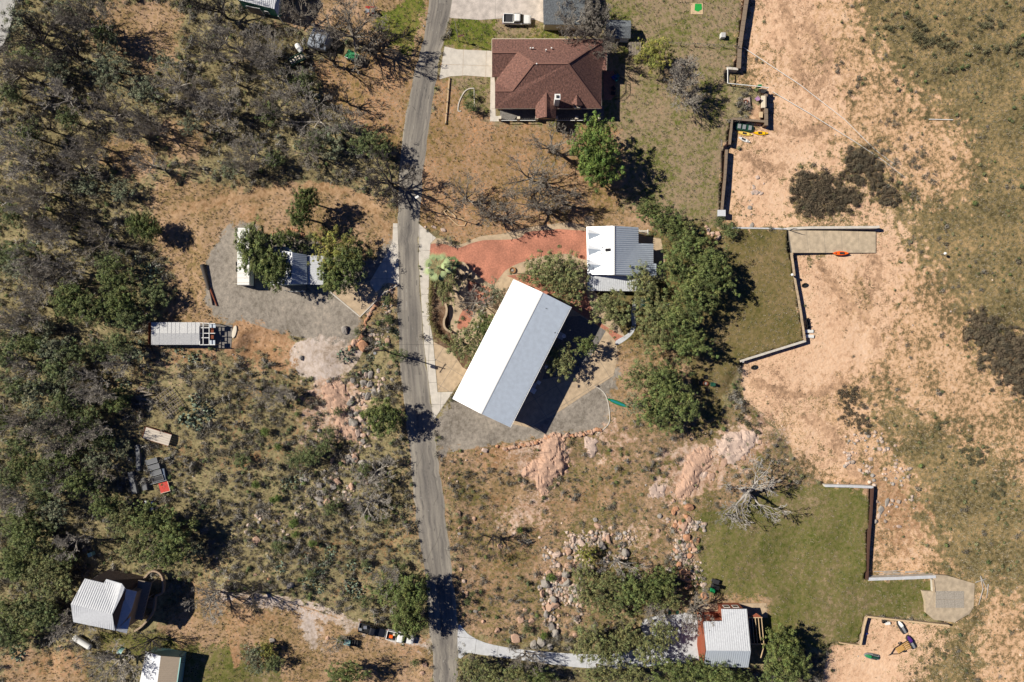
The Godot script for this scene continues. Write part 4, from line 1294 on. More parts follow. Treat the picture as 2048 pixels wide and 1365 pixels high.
func cabin() -> void:
	var t := thing("red_cabin", "red walled cabin with a ribbed silver metal roof at the end of the white driveway", "house", Vector3.ZERO)
	var R := 6.0
	roof(t, [[1413,1302,R, 1502,1303,R, 1494,1219,3.8, 1443,1219,3.8, 1445,1243,4.4, 1407,1244,4.4]], M.zinc_roof, 0.14, "roof", 0.42, M.zinc_roof)
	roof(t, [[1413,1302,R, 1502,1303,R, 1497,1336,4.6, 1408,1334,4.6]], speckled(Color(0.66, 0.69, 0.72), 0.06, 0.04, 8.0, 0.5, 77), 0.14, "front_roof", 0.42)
	wall_ring(t, [1407,1244, 1445,1243, 1443,1219, 1494,1219, 1497,1335, 1408,1334], 3.8, M.red_wood, 0.35)
	gable(t, [1408,1246,4.4, 1414,1302,R - 0.1, 1409,1333,4.6], M.red_wood)
	gable(t, [1494,1221,3.8, 1501,1303,R - 0.1, 1497,1334,4.6], M.red_wood)
	var dk := MB.new()
	dk.poly(ring([1395,1226, 1446,1222, 1446,1246, 1396,1250]), 0.5, -0.1)
	put("deck", dk, M.red_wood, t)
	var d2 := MB.new()
	d2.poly(ring([1396,1246, 1412,1246, 1412,1340, 1400,1330, 1394,1290]), 0.5, -0.1)
	put("side_deck", d2, M.red_wood, t)
	# pergola on the east side: rafters over dark glazing
	var f := MB.new()
	f.poly(ring([1497,1236, 1524,1236, 1527,1290, 1500,1290], 2.4), 2.4, 2.34)
	put("sunroom_roof", f, M.dark_glass, t)
	for i in 5:
		var m := MB.new()
		m.bar(plan(1498 + i * 6.3, 1235, 2.55), plan(1503 + i * 6.3, 1290, 2.55), 0.12, 0.14)
		put("rafter", m, M.pale_wood, t)
	for q in [[1497,1236, 1525,1236], [1502,1289, 1531,1289], [1529,1290, 1522,1316]]:
		var m := MB.new()
		m.bar(plan(q[0], q[1], 2.65), plan(q[2], q[3], 2.65), 0.16, 0.14)
		put("beam", m, M.pale_wood, t)
	for q in [[1524,1237], [1529,1290], [1522,1316]]:
		var m := MB.new()
		var p := plan(q[0], q[1], 2.5)
		m.bar(Vector3(p.x, 0, p.z), Vector3(p.x, 2.55, p.z), 0.14, 0.14)
		put("post", m, M.pale_wood, t)
	var gb := MB.new()
	gb.face(pts3([1502,1235,2.7, 1524,1235,2.7, 1513,1227,2.8]), 0.08)
	put("peak", gb, M.red_wood, t)
	var w := ring([1410,1248, 1411,1330], 3.8)
	facade(t, Vector3(w[0].x + 0.3, 0, w[0].y), Vector3(w[1].x + 0.3, 0, w[1].y), Vector3(-1, 0, 0), [[0.3, 0.5, 1.0, 2.0, "door"], [0.65, 1.2, 1.3, 1.2, "window"]])
	var w2 := ring([1446,1222, 1492,1222], 3.8)
	facade(t, Vector3(w2[0].x, 0, w2[0].y + 0.06), Vector3(w2[1].x, 0, w2[1].y + 0.06), Vector3(0, 0, -1), [[0.3, 1.0, 1.2, 1.2, "window"], [0.7, 1.0, 1.2, 1.2, "window"]])

# ---------- walls, fences, poles ----------
func retaining_wall(label: String, f: Array, w: float, top: float, mat: Material, cap_mat: Material, bottom := LOW - 0.4, cap := 1.1) -> Node3D:
	var t := thing("retaining_wall", label, "wall", Vector3.ZERO)
	var b := MB.new()
	strip(b, f, w * 0.86, top - 0.1, bottom)
	put("wall_body", b, mat, t)
	var pts := ring(f)
	for i in pts.size() - 1:
		var l := pts[i].distance_to(pts[i + 1])
		var n := maxi(1, int(round(l / cap)))
		for k in n:
			var a := pts[i].lerp(pts[i + 1], (k + 0.01) / n); var c := pts[i].lerp(pts[i + 1], (k + 0.99) / n)
			var m := MB.new()
			var y := top - 0.04 + rng.randf_range(-0.015, 0.015)
			m.bar(Vector3(a.x, y, a.y), Vector3(c.x, y, c.y), w + rng.randf_range(-0.02, 0.03), 0.12)
			put("capstone", m, cap_mat, t)
	return t

func walls_and_fences() -> void:
	M.dark_rust = speckled(Color(0.30, 0.20, 0.16), 0.5, 0.1, 3.0, 0.95, 93)
	var timber := speckled(base(112, 88, 70), 0.3, 0.06, 3.0, 0.95, 78)
	var gcap := speckled(base(150, 132, 112), 0.25, 0.06, 3.0, 0.95, 79)
	retaining_wall("long dark timber retaining wall at the top, between the upper yard and the sand", [1496,-60, 1493,0, 1479,95, 1477,138], 0.8, 0.3, timber, gcap)
	retaining_wall("short concrete wall stub at the lower end of the long dark wall", [1453,137, 1476,139], 0.5, 0.25, M.concrete, M.concrete)
	retaining_wall("stone retaining wall with grey caps beside the fire pit", [1531,181, 1532,252], 0.7, 0.3, timber, gcap)
	retaining_wall("low dark wall with a step behind the yellow kayaks", [1532,244, 1464,238, 1459,290], 0.45, 0.25, timber, gcap)
	retaining_wall("straight grey retaining wall running down to the grey utility box", [1453,300, 1450,350, 1443,424], 0.5, 0.3, timber, gcap)
	retaining_wall("white capped thin wall along the top of the lawn", [1464,456, 1577,458], 0.3, 0.12, M.white_concrete, M.white_concrete)
	var rw := thing("retaining_wall", "concrete side wall shading the upper boat ramp", "wall", Vector3.ZERO)
	var m0 := MB.new()
	strip(m0, [1574,458, 1618,456, 1752,455, 1758,454], 0.5, 0.3, LOW - 0.4)
	put("wall_body", m0, M.concrete, rw)
	retaining_wall("pale concrete retaining wall between the lawn and the beach chairs", [1583,506, 1590,560, 1601,620, 1610,682], 0.42, 0.15, M.stone_wall, M.tan_concrete)
	retaining_wall("pale concrete retaining wall slanting from the lawn corner down to the left", [1612,682, 1480,723], 0.45, 0.12, M.stone_wall, M.concrete)
	retaining_wall("white topped wall along the upper edge of the green meadow", [1650,972, 1700,973, 1747,975], 0.5, 0.12, M.concrete, M.white_concrete)
	retaining_wall("dark rusty wall down the right edge of the green meadow", [1746,976, 1741,1050, 1737,1100, 1735,1160], 0.34, 0.2, M.dark_rust, M.dark_rust, LOW - 0.4, 2.0)
	retaining_wall("whitish rubble topped wall leading to the lower boat ramp", [1737,1159, 1800,1157, 1872,1154], 0.6, 0.1, M.concrete, M.white_concrete)
	retaining_wall("short wall at the head of the lower boat ramp", [1866,1160, 1868,1185], 0.4, 0.2, M.concrete, M.tan_concrete, -0.8)
	retaining_wall("pale timber wall along the top of the jet ski sand lot", [1735,1234, 1780,1239, 1845,1246, 1899,1252], 0.32, 0.15, M.stone_wall, M.pale_wood, LOW - 0.4, 2.0)
	retaining_wall("pale timber wall down the left side of the jet ski sand lot", [1734,1234, 1729,1252, 1721,1292], 0.32, 0.15, M.stone_wall, M.pale_wood, LOW - 0.4, 2.0)
	retaining_wall("thin timber edging at the foot of the meadow above the sand", [1721,1292, 1679,1286], 0.2, 0.12, M.pale_wood, M.pale_wood, -0.8, 2.0)
	# white pipe rail by the notch in the wall
	var pr := thing("pipe_rail", "white pipe railing in a U round the gap by the fire pit", "railing", Vector3.ZERO)
	var path := [1453,140, 1453,170, 1512,176, 1534,179]
	for i in 3:
		var m := MB.new()
		var a := plan(path[i * 2], path[i * 2 + 1]); var b := plan(path[i * 2 + 2], path[i * 2 + 3])
		m.tube(a + Vector3(0, 0.9, 0), b + Vector3(0, 0.9, 0), 0.09, 0.09, 6, true)
		m.tube(a, a + Vector3(0, 0.9, 0), 0.06, 0.06, 6)
		m.tube(b, b + Vector3(0, 0.9, 0), 0.06, 0.06, 6)
		put("rail", m, M.white, pr)
	var stairs := thing("steps", "grey timber steps down from the yard beside the low kayak wall", "steps", Vector3.ZERO)
	for k in 4:
		var m := MB.new()
		var a := plan(1443.5 + k * 3.2, 286)
		m.box(a + Vector3(0, -0.05 - k * 0.22, 0), Vector3(0.28, 0.1, 1.3))
		put("tread", m, M.grey_wood, stairs)
	for s in [279.0, 293.0]:
		var m := MB.new()
		m.bar(plan(1441, s) + Vector3(0, 0, 0), plan(1457, s) + Vector3(0, -0.95, 0), 0.08, 0.2)
		put("stringer", m, M.grey_wood, stairs)
	# fence across the upper yard
	var fe := thing("wire_fence", "thin wire fence on dark posts crossing the upper yard to the long dark wall", "fence", Vector3.ZERO)
	var fp := [1333,89, 1360,91, 1388,92, 1417,94, 1446,95, 1475,97]
	for i in 6:
		var m := MB.new()
		var a := plan(fp[i * 2], fp[i * 2 + 1])
		m.tube(a + Vector3(0, -0.2, 0), a + Vector3(0, 1.3, 0), 0.07, 0.06, 6, true)
		put("post", m, M.dark_bark, fe)
		if i < 5:
			var b := plan(fp[i * 2 + 2], fp[i * 2 + 3])
			for y in [0.5, 1.2]:
				var w := MB.new()
				w.tube(a + Vector3(0, y, 0), b + Vector3(0, y, 0), 0.02, 0.02, 4)
				put("wire", w, M.grey, fe)
	var wf := thing("rail_fence", "low cream timber rail along the brown house's front garden", "fence", Vector3.ZERO)
	var wp := [899,157, 897,180, 895,205, 893,228, 891,248]
	for i in 4:
		var m := MB.new()
		m.bar(plan(wp[i * 2], wp[i * 2 + 1]) + Vector3(0, 0.3, 0), plan(wp[i * 2 + 2], wp[i * 2 + 3]) + Vector3(0, 0.3, 0), 0.2, 0.16)
		put("rail", m, M.pale_wood, wf)
	for i in 5:
		var m := MB.new()
		var a := plan(wp[i * 2], wp[i * 2 + 1])
		m.bar(a, a + Vector3(0, 0.45, 0), 0.2, 0.2)
		put("post", m, M.grey_wood, wf)
	# planting bed kerb in front of the brown house
	var pb := thing("planter_kerb", "grey kerb round a triangular planting bed left of the brown house", "planter", Vector3.ZERO)
	var m2 := MB.new()
	strip(m2, smooth([922,222, 916,222, 918,205, 928,185, 938,178, 948,177], false, 3), 0.2, 0.15, -0.1)
	strip(m2, [948,177, 949,222], 0.15, 0.12, -0.1)
	put("kerb", m2, M.concrete, pb)
	# curved court walls beside the palm
	var cw := thing("court_wall", "curved low wall with a pale cap inside the palm courtyard", "wall", Vector3.ZERO)
	var cl := smooth([891,608, 894,618, 893,630, 889,640, 889,652, 894,660, 904,665], false, 4)
	var cb := MB.new()
	strip(cb, cl, 0.3, 0.95, -0.1)
	put("wall_body", cb, M.stone_wall, cw)
	var cc := MB.new()
	strip(cc, cl, 0.4, 1.03, 0.95)
	put("cap", cc, M.tan_concrete, cw)
	var pw := thing("court_wall", "round stone planter wall beside the white house's upper left side", "wall", Vector3.ZERO)
	var pm := MB.new()
	strip(pm, smooth([968,618, 960,625, 959,634, 966,640, 975,640], false, 4), 0.25, 0.5, -0.1)
	strip(pm, smooth([946,660, 955,655, 962,646], false, 3), 0.3, 0.3, -0.1)
	put("wall_body", pm, M.concrete, pw)
	var gx := thing("planter", "pale concrete hexagon planter outline in leaf litter beside the leaning pole's shadow", "planter", Vector3.ZERO)
	var gm := MB.new()
	strip(gm, [888,424, 893,419, 909,432, 912,438], 0.22, 0.3, -0.1)
	strip(gm, [912,438, 922,437, 933,444, 929,452, 917,452, 905,442, 888,424], 0.14, 0.2, -0.1)
	put("kerb", gm, M.pale_wood, gx)
	# utility poles, lamp, flag
	pole("wooden utility pole with a crossarm and transformer on the left verge beside the rocks", 768, 701, 11.5, true, 0.16)
	pole("tall pole with a small lamp head on the right verge below the bare road tree", 855, 420, 10.0, false, 0.11)
	var fl := thing("flagpole", "slim flagpole flying a striped flag beside the brown house's driveway", "flagpole", plan(917, 82))
	var m := MB.new()
	m.tube(Vector3.ZERO, Vector3(0, 9.2, 0), 0.08, 0.05, 8, true)
	put("pole", m, M.steel, fl)
	var fb := MB.new()
	for i in 7:
		var f2 := MB.new()
		for k in 8:
			var x0 := k * 0.16; var x1 := x0 + 0.16
			var z0 := sin(k * 0.9) * 0.12; var z1 := sin((k + 1) * 0.9) * 0.12
			f2.quad(Vector3(x0, 1.9 + i * 0.12, z0), Vector3(x0, 2.02 + i * 0.12, z0), Vector3(x1, 2.02 + i * 0.12, z1), Vector3(x1, 1.9 + i * 0.12, z1))
		put("flag_stripe", f2, M.red if i % 2 == 0 else M.white, fl)
	# cables over the road
	var wr := thing("power_line", "thin overhead wire from the utility pole across the road to the white house", "cable", Vector3.ZERO)
	var a := plan(744, 690, 11.2); var b := plan(1000, 689, 8.0)
	var wm := MB.new()
	for k in 20:
		var p := a.lerp(b, k / 20.0); var q := a.lerp(b, (k + 1) / 20.0)
		p.y -= sin(PI * k / 20.0) * 0.6; q.y -= sin(PI * (k + 1) / 20.0) * 0.6
		wm.tube(p, q, 0.018, 0.018, 4)
	put("wire", wm, M.charcoal, wr)
	var wr2 := thing("power_line", "pair of thin overhead wires along the left side of the road from the utility pole", "cable", Vector3.ZERO)
	for k in 2:
		var w2 := MB.new()
		var c := plan(768, 701, 11.3); var d := plan(700 + k * 8, 1500, 11.3)
		for i in 20:
			var p := c.lerp(d, i / 20.0); var q := c.lerp(d, (i + 1) / 20.0)
			p.y -= sin(PI * i / 20.0) * 1.2; q.y -= sin(PI * (i + 1) / 20.0) * 1.2
			w2.tube(p + Vector3(k * 0.8, 0, 0), q + Vector3(k * 0.8, 0, 0), 0.012, 0.012, 4)
		put("wire", w2, M.charcoal, wr2)
	# long white mooring lines stretched over the lake bed
	var ln := ["upper of the two long white lines stretched across the sand from the dark wall", "lower of the two long white lines stretched across the sand from the pipe railing"]
	var ends := [[1486,95, 1600,170, 1690,240, 1750,300, 1790,330], [1545,184, 1620,228, 1710,284, 1770,324, 1810,356]]
	for k in 2:
		var o := MB.new()
		var e: Array = ends[k]
		for i in range(0, e.size() - 2, 2):
			var p := plan(e[i], e[i + 1], LOW); var q := plan(e[i + 2], e[i + 3], LOW)
			o.tube(p + Vector3(0, 0.12, 0), q + Vector3(0, 0.12, 0), 0.075 - i * 0.006, 0.07 - i * 0.006, 5, true)
		tag(put("mooring_line", o, M.white), ln[k], "rope", "mooring lines on the lake bed")
	var bar := MB.new()
	bar.tube(plan(1858, 239, LOW) + Vector3(0, 0.1, 0), plan(1906, 240, LOW) + Vector3(0, 0.1, 0), 0.09, 0.09, 6, true)
	tag(put("white_pipe", bar, M.white), "single white pipe lying in the lake bed scrub at the upper right", "pipe")
	var dw := thing("dead_branches", "crossed bleached driftwood poles on the grass right of the lower boat ramp", "driftwood", Vector3.ZERO)
	for e in [[1961,1155, 1966,1180], [1950,1165, 1972,1158], [1966,1176, 1957,1210], [1976,1168, 1973,1196], [1960,1152, 1976,1182]]:
		var o := MB.new()
		o.tube(plan(e[0], e[1], LOW) + Vector3(0, 0.2, 0), plan(e[2], e[3], LOW) + Vector3(0, 0.12, 0), 0.1, 0.05, 5, true)
		put("branch", o, M.pale_bark, dw)
	var dw2 := thing("dead_branches", "heap of bleached driftwood poles against the rubble topped wall", "driftwood", Vector3.ZERO)
	for i in 12:
		var o := MB.new()
		var x := rng.randf_range(1745, 1850); var y := 1142 + rng.randf_range(0, 9)
		o.tube(plan(x, y, LOW) + Vector3(0, 0.25, 0), plan(x + rng.randf_range(20, 46), y + rng.randf_range(-3, 3), LOW) + Vector3(0, 0.2, 0), 0.09, 0.04, 5, true)
		put("branch", o, M.pale_bark, dw2)

func pole(label: String, x: float, y: float, h: float, arm: bool, r: float) -> void:
	var t := thing("utility_pole" if arm else "lamp_pole", label, "pole", plan(x, y))
	var m := MB.new()
	m.tube(Vector3(0, -0.2, 0), Vector3(0, h, 0), r, r * 0.7, 8, true)
	put("pole", m, M.grey_wood if arm else M.steel, t)
	if arm:
		var a := MB.new()
		a.bar(Vector3(-0.6, h - 0.4, 0.9), Vector3(0.6, h - 0.4, -0.9), 0.12, 0.12)
		put("crossarm", a, M.grey_wood, t)
		var c := MB.new()
		c.tube(Vector3(0.1, h - 2.6, 0.42), Vector3(0.1, h - 1.6, 0.42), 0.28, 0.28, 10, true)
		put("transformer", c, M.grey, t)
		for s in [-1, 0, 1]:
			var i := MB.new()
			i.tube(Vector3(s * 0.5, h - 0.34, -s * 0.75), Vector3(s * 0.5, h - 0.12, -s * 0.75), 0.06, 0.04, 6, true)
			put("insulator", i, M.cream, t)
	else:
		var a := MB.new()
		a.tube(Vector3(0, h - 0.1, 0), Vector3(-0.5, h + 0.2, -0.3), 0.05, 0.05, 6)
		put("bracket", a, M.steel, t)
		var l := MB.new()
		l.box(Vector3(-0.7, h + 0.2, -0.42), Vector3(0.7, 0.16, 0.4), 0.5)
		put("lamp_head", l, M.white, t)

# ---------- vehicles ----------
func loft(m: MB, rows: Array) -> void:     # rows: [x, half width, y bottom, y top]; a rounded box section swept along x
	var secs := []
	for r in rows:
		var x: float = r[0]; var w: float = r[1]; var y0: float = r[2]; var y1: float = r[3]
		var k := minf(0.16, (y1 - y0) * 0.35)
		secs.append([Vector3(x, y0, -w * 0.94), Vector3(x, (y0 + y1) * 0.5, -w), Vector3(x, y1 - k, -w * 0.97), Vector3(x, y1, -w * 0.84), Vector3(x, y1 + 0.015, 0), Vector3(x, y1, w * 0.84), Vector3(x, y1 - k, w * 0.97), Vector3(x, (y0 + y1) * 0.5, w), Vector3(x, y0, w * 0.94)])
	for i in secs.size() - 1:
		for k in 8:
			m.quad(secs[i][k], secs[i][k + 1], secs[i + 1][k + 1], secs[i + 1][k])
	for e in [0, secs.size() - 1]:
		for k in range(1, 8):
			if e == 0: m.tri(secs[e][0], secs[e][k + 1], secs[e][k])
			else: m.tri(secs[e][0], secs[e][k], secs[e][k + 1])

func wheel(t: Node3D, at: Vector3, r := 0.4, w := 0.26) -> void:
	var m := MB.new()
	var b := Transform3D(Basis(Vector3.RIGHT, PI / 2), at)
	m.lathe(b, [Vector2(r * 0.6, -w / 2), Vector2(r * 0.92, -w / 2), Vector2(r, -w * 0.3), Vector2(r, w * 0.3), Vector2(r * 0.92, w / 2), Vector2(r * 0.6, w / 2)], 16)
	var o := put("wheel", m, M.rubber, t)
	var h := MB.new()
	h.lathe(b, [Vector2(0.01, -w * 0.42), Vector2(r * 0.6, -w * 0.46), Vector2(r * 0.6, w * 0.46), Vector2(0.01, w * 0.42)], 12)
	put("rim", h, M.steel, o)

func pickup(label: String, at: Vector3, turn: float, coat: Material, bed: Material) -> Node3D:
	var t := thing("pickup_truck", label, "pickup truck", at, turn)
	var m := MB.new()     # nose at +x
	loft(m, [[-2.8, 0.9, 0.5, 0.95], [-2.7, 0.96, 0.45, 1.08], [-0.75, 0.97, 0.45, 1.10]])
	loft(m, [[-0.75, 0.97, 0.45, 1.10], [0.9, 0.97, 0.45, 1.12], [1.3, 0.96, 0.45, 1.16], [2.3, 0.93, 0.45, 1.10], [2.62, 0.86, 0.45, 0.98], [2.74, 0.74, 0.5, 0.8]])
	put("body", m, coat, t)
	var c := MB.new()
	loft(c, [[-0.72, 0.86, 1.1, 1.2], [-0.5, 0.8, 1.1, 1.78], [-0.2, 0.79, 1.1, 1.84], [0.45, 0.78, 1.1, 1.82], [0.62, 0.76, 1.1, 1.74]])
	var cab := put("cabin", c, coat, t)
	var g := MB.new()
	g.quad(Vector3(0.62, 1.74, -0.7), Vector3(0.62, 1.74, 0.7), Vector3(1.32, 1.19, 0.84), Vector3(1.32, 1.19, -0.84))
	for s in [-1.0, 1.0]: g.tri(Vector3(0.62, 1.74, 0.7 * s), Vector3(0.6, 1.14, 0.84 * s), Vector3(1.32, 1.19, 0.84 * s))
	put("windscreen", g, M.dark_glass, cab)
	var g2 := MB.new()
	g2.bx(Transform3D(Basis(Vector3.BACK, -0.35), Vector3(-0.64, 1.47, 0)), Vector3(0.04, 0.44, 1.3))
	put("rear_window", g2, M.dark_glass, cab)
	for s in [-1.0, 1.0]:
		var w := MB.new()
		w.bx(Transform3D(Basis(Vector3.RIGHT, -0.1 * s), Vector3(-0.05, 1.48, 0.83 * s)), Vector3(1.1, 0.42, 0.04))
		put("side_window", w, M.dark_glass, cab)
		var mi := MB.new()
		mi.box(Vector3(0.85, 1.22, 1.08 * s), Vector3(0.12, 0.18, 0.22))
		put("mirror", mi, coat, t)
		var hl := MB.new()
		hl.box(Vector3(2.6, 0.86, 0.66 * s), Vector3(0.16, 0.18, 0.32), -0.35 * s)
		put("headlight", hl, M.lens, t)
		var tl := MB.new()
		tl.box(Vector3(-2.79, 0.88, 0.82 * s), Vector3(0.08, 0.26, 0.14))
		put("tail_light", tl, M.red, t)
		for x in [1.75, -1.75]: wheel(t, Vector3(x, 0.4, 0.84 * s))
	var b := MB.new()    # the open load bed
	b.box(Vector3(-1.72, 1.105, 0), Vector3(1.78, 0.05, 1.56))
	var bo := put("bed", b, bed, t)
	var rl := MB.new()
	for s in [-1.0, 1.0]: rl.bar(Vector3(-2.66, 1.26, 0.87 * s), Vector3(-0.8, 1.26, 0.87 * s), 0.13, 0.36)
	rl.bar(Vector3(-2.68, 1.26, -0.9), Vector3(-2.68, 1.26, 0.9), 0.12, 0.36)
	put("bed_rail", rl, coat, bo)
	var bp := MB.new()
	bp.box(Vector3(2.74, 0.52, 0), Vector3(0.14, 0.2, 1.7))
	bp.box(Vector3(-2.86, 0.55, 0), Vector3(0.16, 0.16, 1.7))
	put("bumper", bp, M.steel, t)
	return t

func hull(m: MB, l: float, w: float, h: float, y0 := 0.0, tip := 1.0, n := 12) -> void:   # a boat shape, pointed at both ends by tip
	var rows := []
	for i in n + 1:
		var u := -1.0 + 2.0 * i / n
		var k := pow(maxf(0.0, 1.0 - pow(absf(u), 2.2)), 0.75 * tip)
		rows.append([u * l / 2, maxf(w / 2 * k, 0.02), y0 + h * 0.35 * pow(absf(u), 4.0), y0 + h * (0.85 + 0.25 * pow(absf(u), 3.0))])
	loft(m, rows)

func kayak(label: String, at: Vector3, turn: float, mat: Material, l := 3.0, w := 0.8) -> void:
	var t := thing("kayak", label, "kayak", at, turn, "kayaks on the sand")
	var m := MB.new()
	hull(m, l, w, 0.32)
	put("hull", m, mat, t)
	var s := MB.new()
	s.box(Vector3(-0.15, 0.33, 0), Vector3(0.8, 0.05, w * 0.5))
	var so := put("seat_well", s, M.charcoal, t)
	var b := MB.new()
	b.bx(Transform3D(Basis(Vector3.BACK, 0.3), Vector3(-0.5, 0.42, 0)), Vector3(0.08, 0.22, w * 0.45))
	put("seat_back", b, M.charcoal, so)
	var h := MB.new()
	h.tube(Vector3(l * 0.32, 0.34, 0), Vector3(l * 0.32, 0.36, 0), 0.14, 0.12, 10, true)
	put("hatch", h, M.charcoal, t)

func jet_ski(label: String, at: Vector3, turn: float, coat: Material, seat: Material, deck: Material) -> Node3D:
	var t := thing("jet_ski", label, "jet ski", at, turn, "jet skis on the sand lot")
	var m := MB.new()
	loft(m, [[-1.5, 0.5, 0.12, 0.4], [-1.2, 0.58, 0.05, 0.45], [0.2, 0.6, 0.02, 0.5], [0.9, 0.52, 0.05, 0.55], [1.3, 0.34, 0.15, 0.55], [1.58, 0.1, 0.3, 0.5]])
	put("hull", m, deck, t)
	var c := MB.new()
	loft(c, [[0.05, 0.26, 0.5, 0.85], [0.4, 0.32, 0.5, 0.95], [0.8, 0.34, 0.5, 0.82], [1.2, 0.24, 0.5, 0.66], [1.45, 0.08, 0.45, 0.55]])
	put("hood", c, coat, t)
	var s := MB.new()
	loft(s, [[-1.25, 0.2, 0.42, 0.72], [-0.6, 0.22, 0.42, 0.8], [0.05, 0.2, 0.42, 0.78]])
	put("seat", s, seat, t)
	var h := MB.new()
	h.tube(Vector3(0.25, 1.0, -0.42), Vector3(0.25, 1.0, 0.42), 0.03, 0.03, 6, true)
	put("handlebar", h, M.black, t)
	for sd in [-1.0, 1.0]:
		var f := MB.new()
		f.box(Vector3(-0.5, 0.47, 0.42 * sd), Vector3(1.3, 0.04, 0.2))
		put("footwell", f, M.charcoal, t)
	return t

func vehicles() -> void:
	pickup("white pickup truck parked on the grass edge of the neighbour's driveway beside the grey garage", plan(1034, 43), heading(1010, 42, 1060, 43), M.white, M.charcoal)
	var dark := paint(Color(0.035, 0.045, 0.08), 0.25)
	dark.clearcoat_enabled = true; dark.clearcoat = 0.8
	var d := pickup("black pickup truck with its load bed full, parked on the pale lane at the bottom", spot(747, 1257), heading(713, 1249, 770, 1265), dark, M.black)
	var w := pickup("white pickup truck half under the roadside oak, nose towards the road", spot(802, 1271), heading(778, 1265, 830, 1277), M.white, M.black)
	for e in [[d, [[-2.3, 0.3, 0.6, 0.5], [-1.5, -0.3, 0.7, 0.6]], [M.grey, M.steel]], [w, [[-1.8, 0.1, 0.7, 0.6], [-1.3, -0.4, 0.4, 0.4]], [M.orange, M.cream]]]:
		for k in 2:
			var q: Array = e[1][k]
			var cm := MB.new()
			cm.box(Vector3(0, 0.18, 0), Vector3(q[2], 0.36, q[3]), 0.3 * k)
			var tr: Node3D = e[0]
			var ct := put("cargo_box", cm, e[2][k])
			ct.transform = tr.transform * Transform3D(Basis(), Vector3(q[0], 1.14, q[1]))
			tag(ct, [["grey box lying in the black pickup's load bed by its tailgate", "silver box lying in the black pickup's load bed behind its cab"], ["orange box lying in the load bed of the white pickup under the oak", "cream box lying in the load bed of the white pickup under the oak"]][0 if e[0] == d else 1][k], "box")
	# small utility trailer with racks
	var tr2 := thing("utility_trailer", "small trailer with a pale box and dark rack beside the two parked pickups", "trailer", spot(699, 1283), heading(690, 1281, 722, 1286))
	var m := MB.new()
	m.box(Vector3(-0.3, 0.75, 0), Vector3(1.3, 0.5, 1.0))
	put("box", m, M.teal_sheet, tr2)
	var m2 := MB.new()
	for k in 3: m2.box(Vector3(0.75 + k * 0.5, 0.6, 0), Vector3(0.1, 0.3, 1.2))
	m2.box(Vector3(1.2, 0.5, 0), Vector3(1.3, 0.08, 1.2))
	put("rack", m2, M.charcoal, tr2)
	for s in [-1.0, 1.0]: wheel(tr2, Vector3(0.2, 0.35, 0.7 * s), 0.35, 0.2)
	# jet skis and their trailer on the sand
	jet_ski("silver and dark grey jet ski with a white nose beside the sand lot's top wall", spot(1802, 1253), heading(1808, 1263, 1795, 1242), M.white, M.grey, M.charcoal)
	jet_ski("purple and grey jet ski beside the wooden trailer", spot(1820, 1283), heading(1828, 1296, 1813, 1270), M.purple, M.grey, M.charcoal)
	jet_ski("green and white jet ski lying alone on the lower sand", spot(1742, 1312), heading(1760, 1315, 1726, 1308), M.green, M.dark_green, M.grey)
	var jt := thing("boat_trailer", "bare wooden decked boat trailer with bunk boards on the sand", "trailer", spot(1798, 1296), heading(1775, 1308, 1815, 1285))
	var fr := MB.new()
	for s in [-1.0, 1.0]:
		fr.bar(Vector3(-0.9, 0.5, 0.7 * s), Vector3(1.9, 0.5, 0.7 * s), 0.1, 0.12)
		fr.bar(Vector3(-0.9, 0.5, 0.7 * s), Vector3(-2.2, 0.5, 0), 0.1, 0.12)
	fr.bar(Vector3(-2.2, 0.5, 0), Vector3(-2.7, 0.5, 0), 0.12, 0.12)
	put("frame", fr, M.charcoal, jt)
	for k in 7:
		var p := MB.new()
		p.box(Vector3(-0.75 + k * 0.22, 0.6, 0), Vector3(0.19, 0.06, 1.2 - 0.02 * k))
		put("plank", p, M.yellow_wood, jt)
	for zz in [-0.6, -0.2, 0.2, 0.6]:
		var p := MB.new()
		p.box(Vector3(1.35, 0.68, zz), Vector3(1.4, 0.1, 0.14))
		put("bunk", p, M.yellow_wood, jt)
	for s in [-1.0, 1.0]: wheel(jt, Vector3(0.5, 0.34, 0.92 * s), 0.34, 0.2)
	# riding mower / utility cart
	cart("green utility cart with black seats standing on the meadow's left edge", spot(1427, 1171), heading(1428, 1166, 1424, 1178), 1.0)
	# covered camper, boats and junk under the bare trees upper left
	camper()

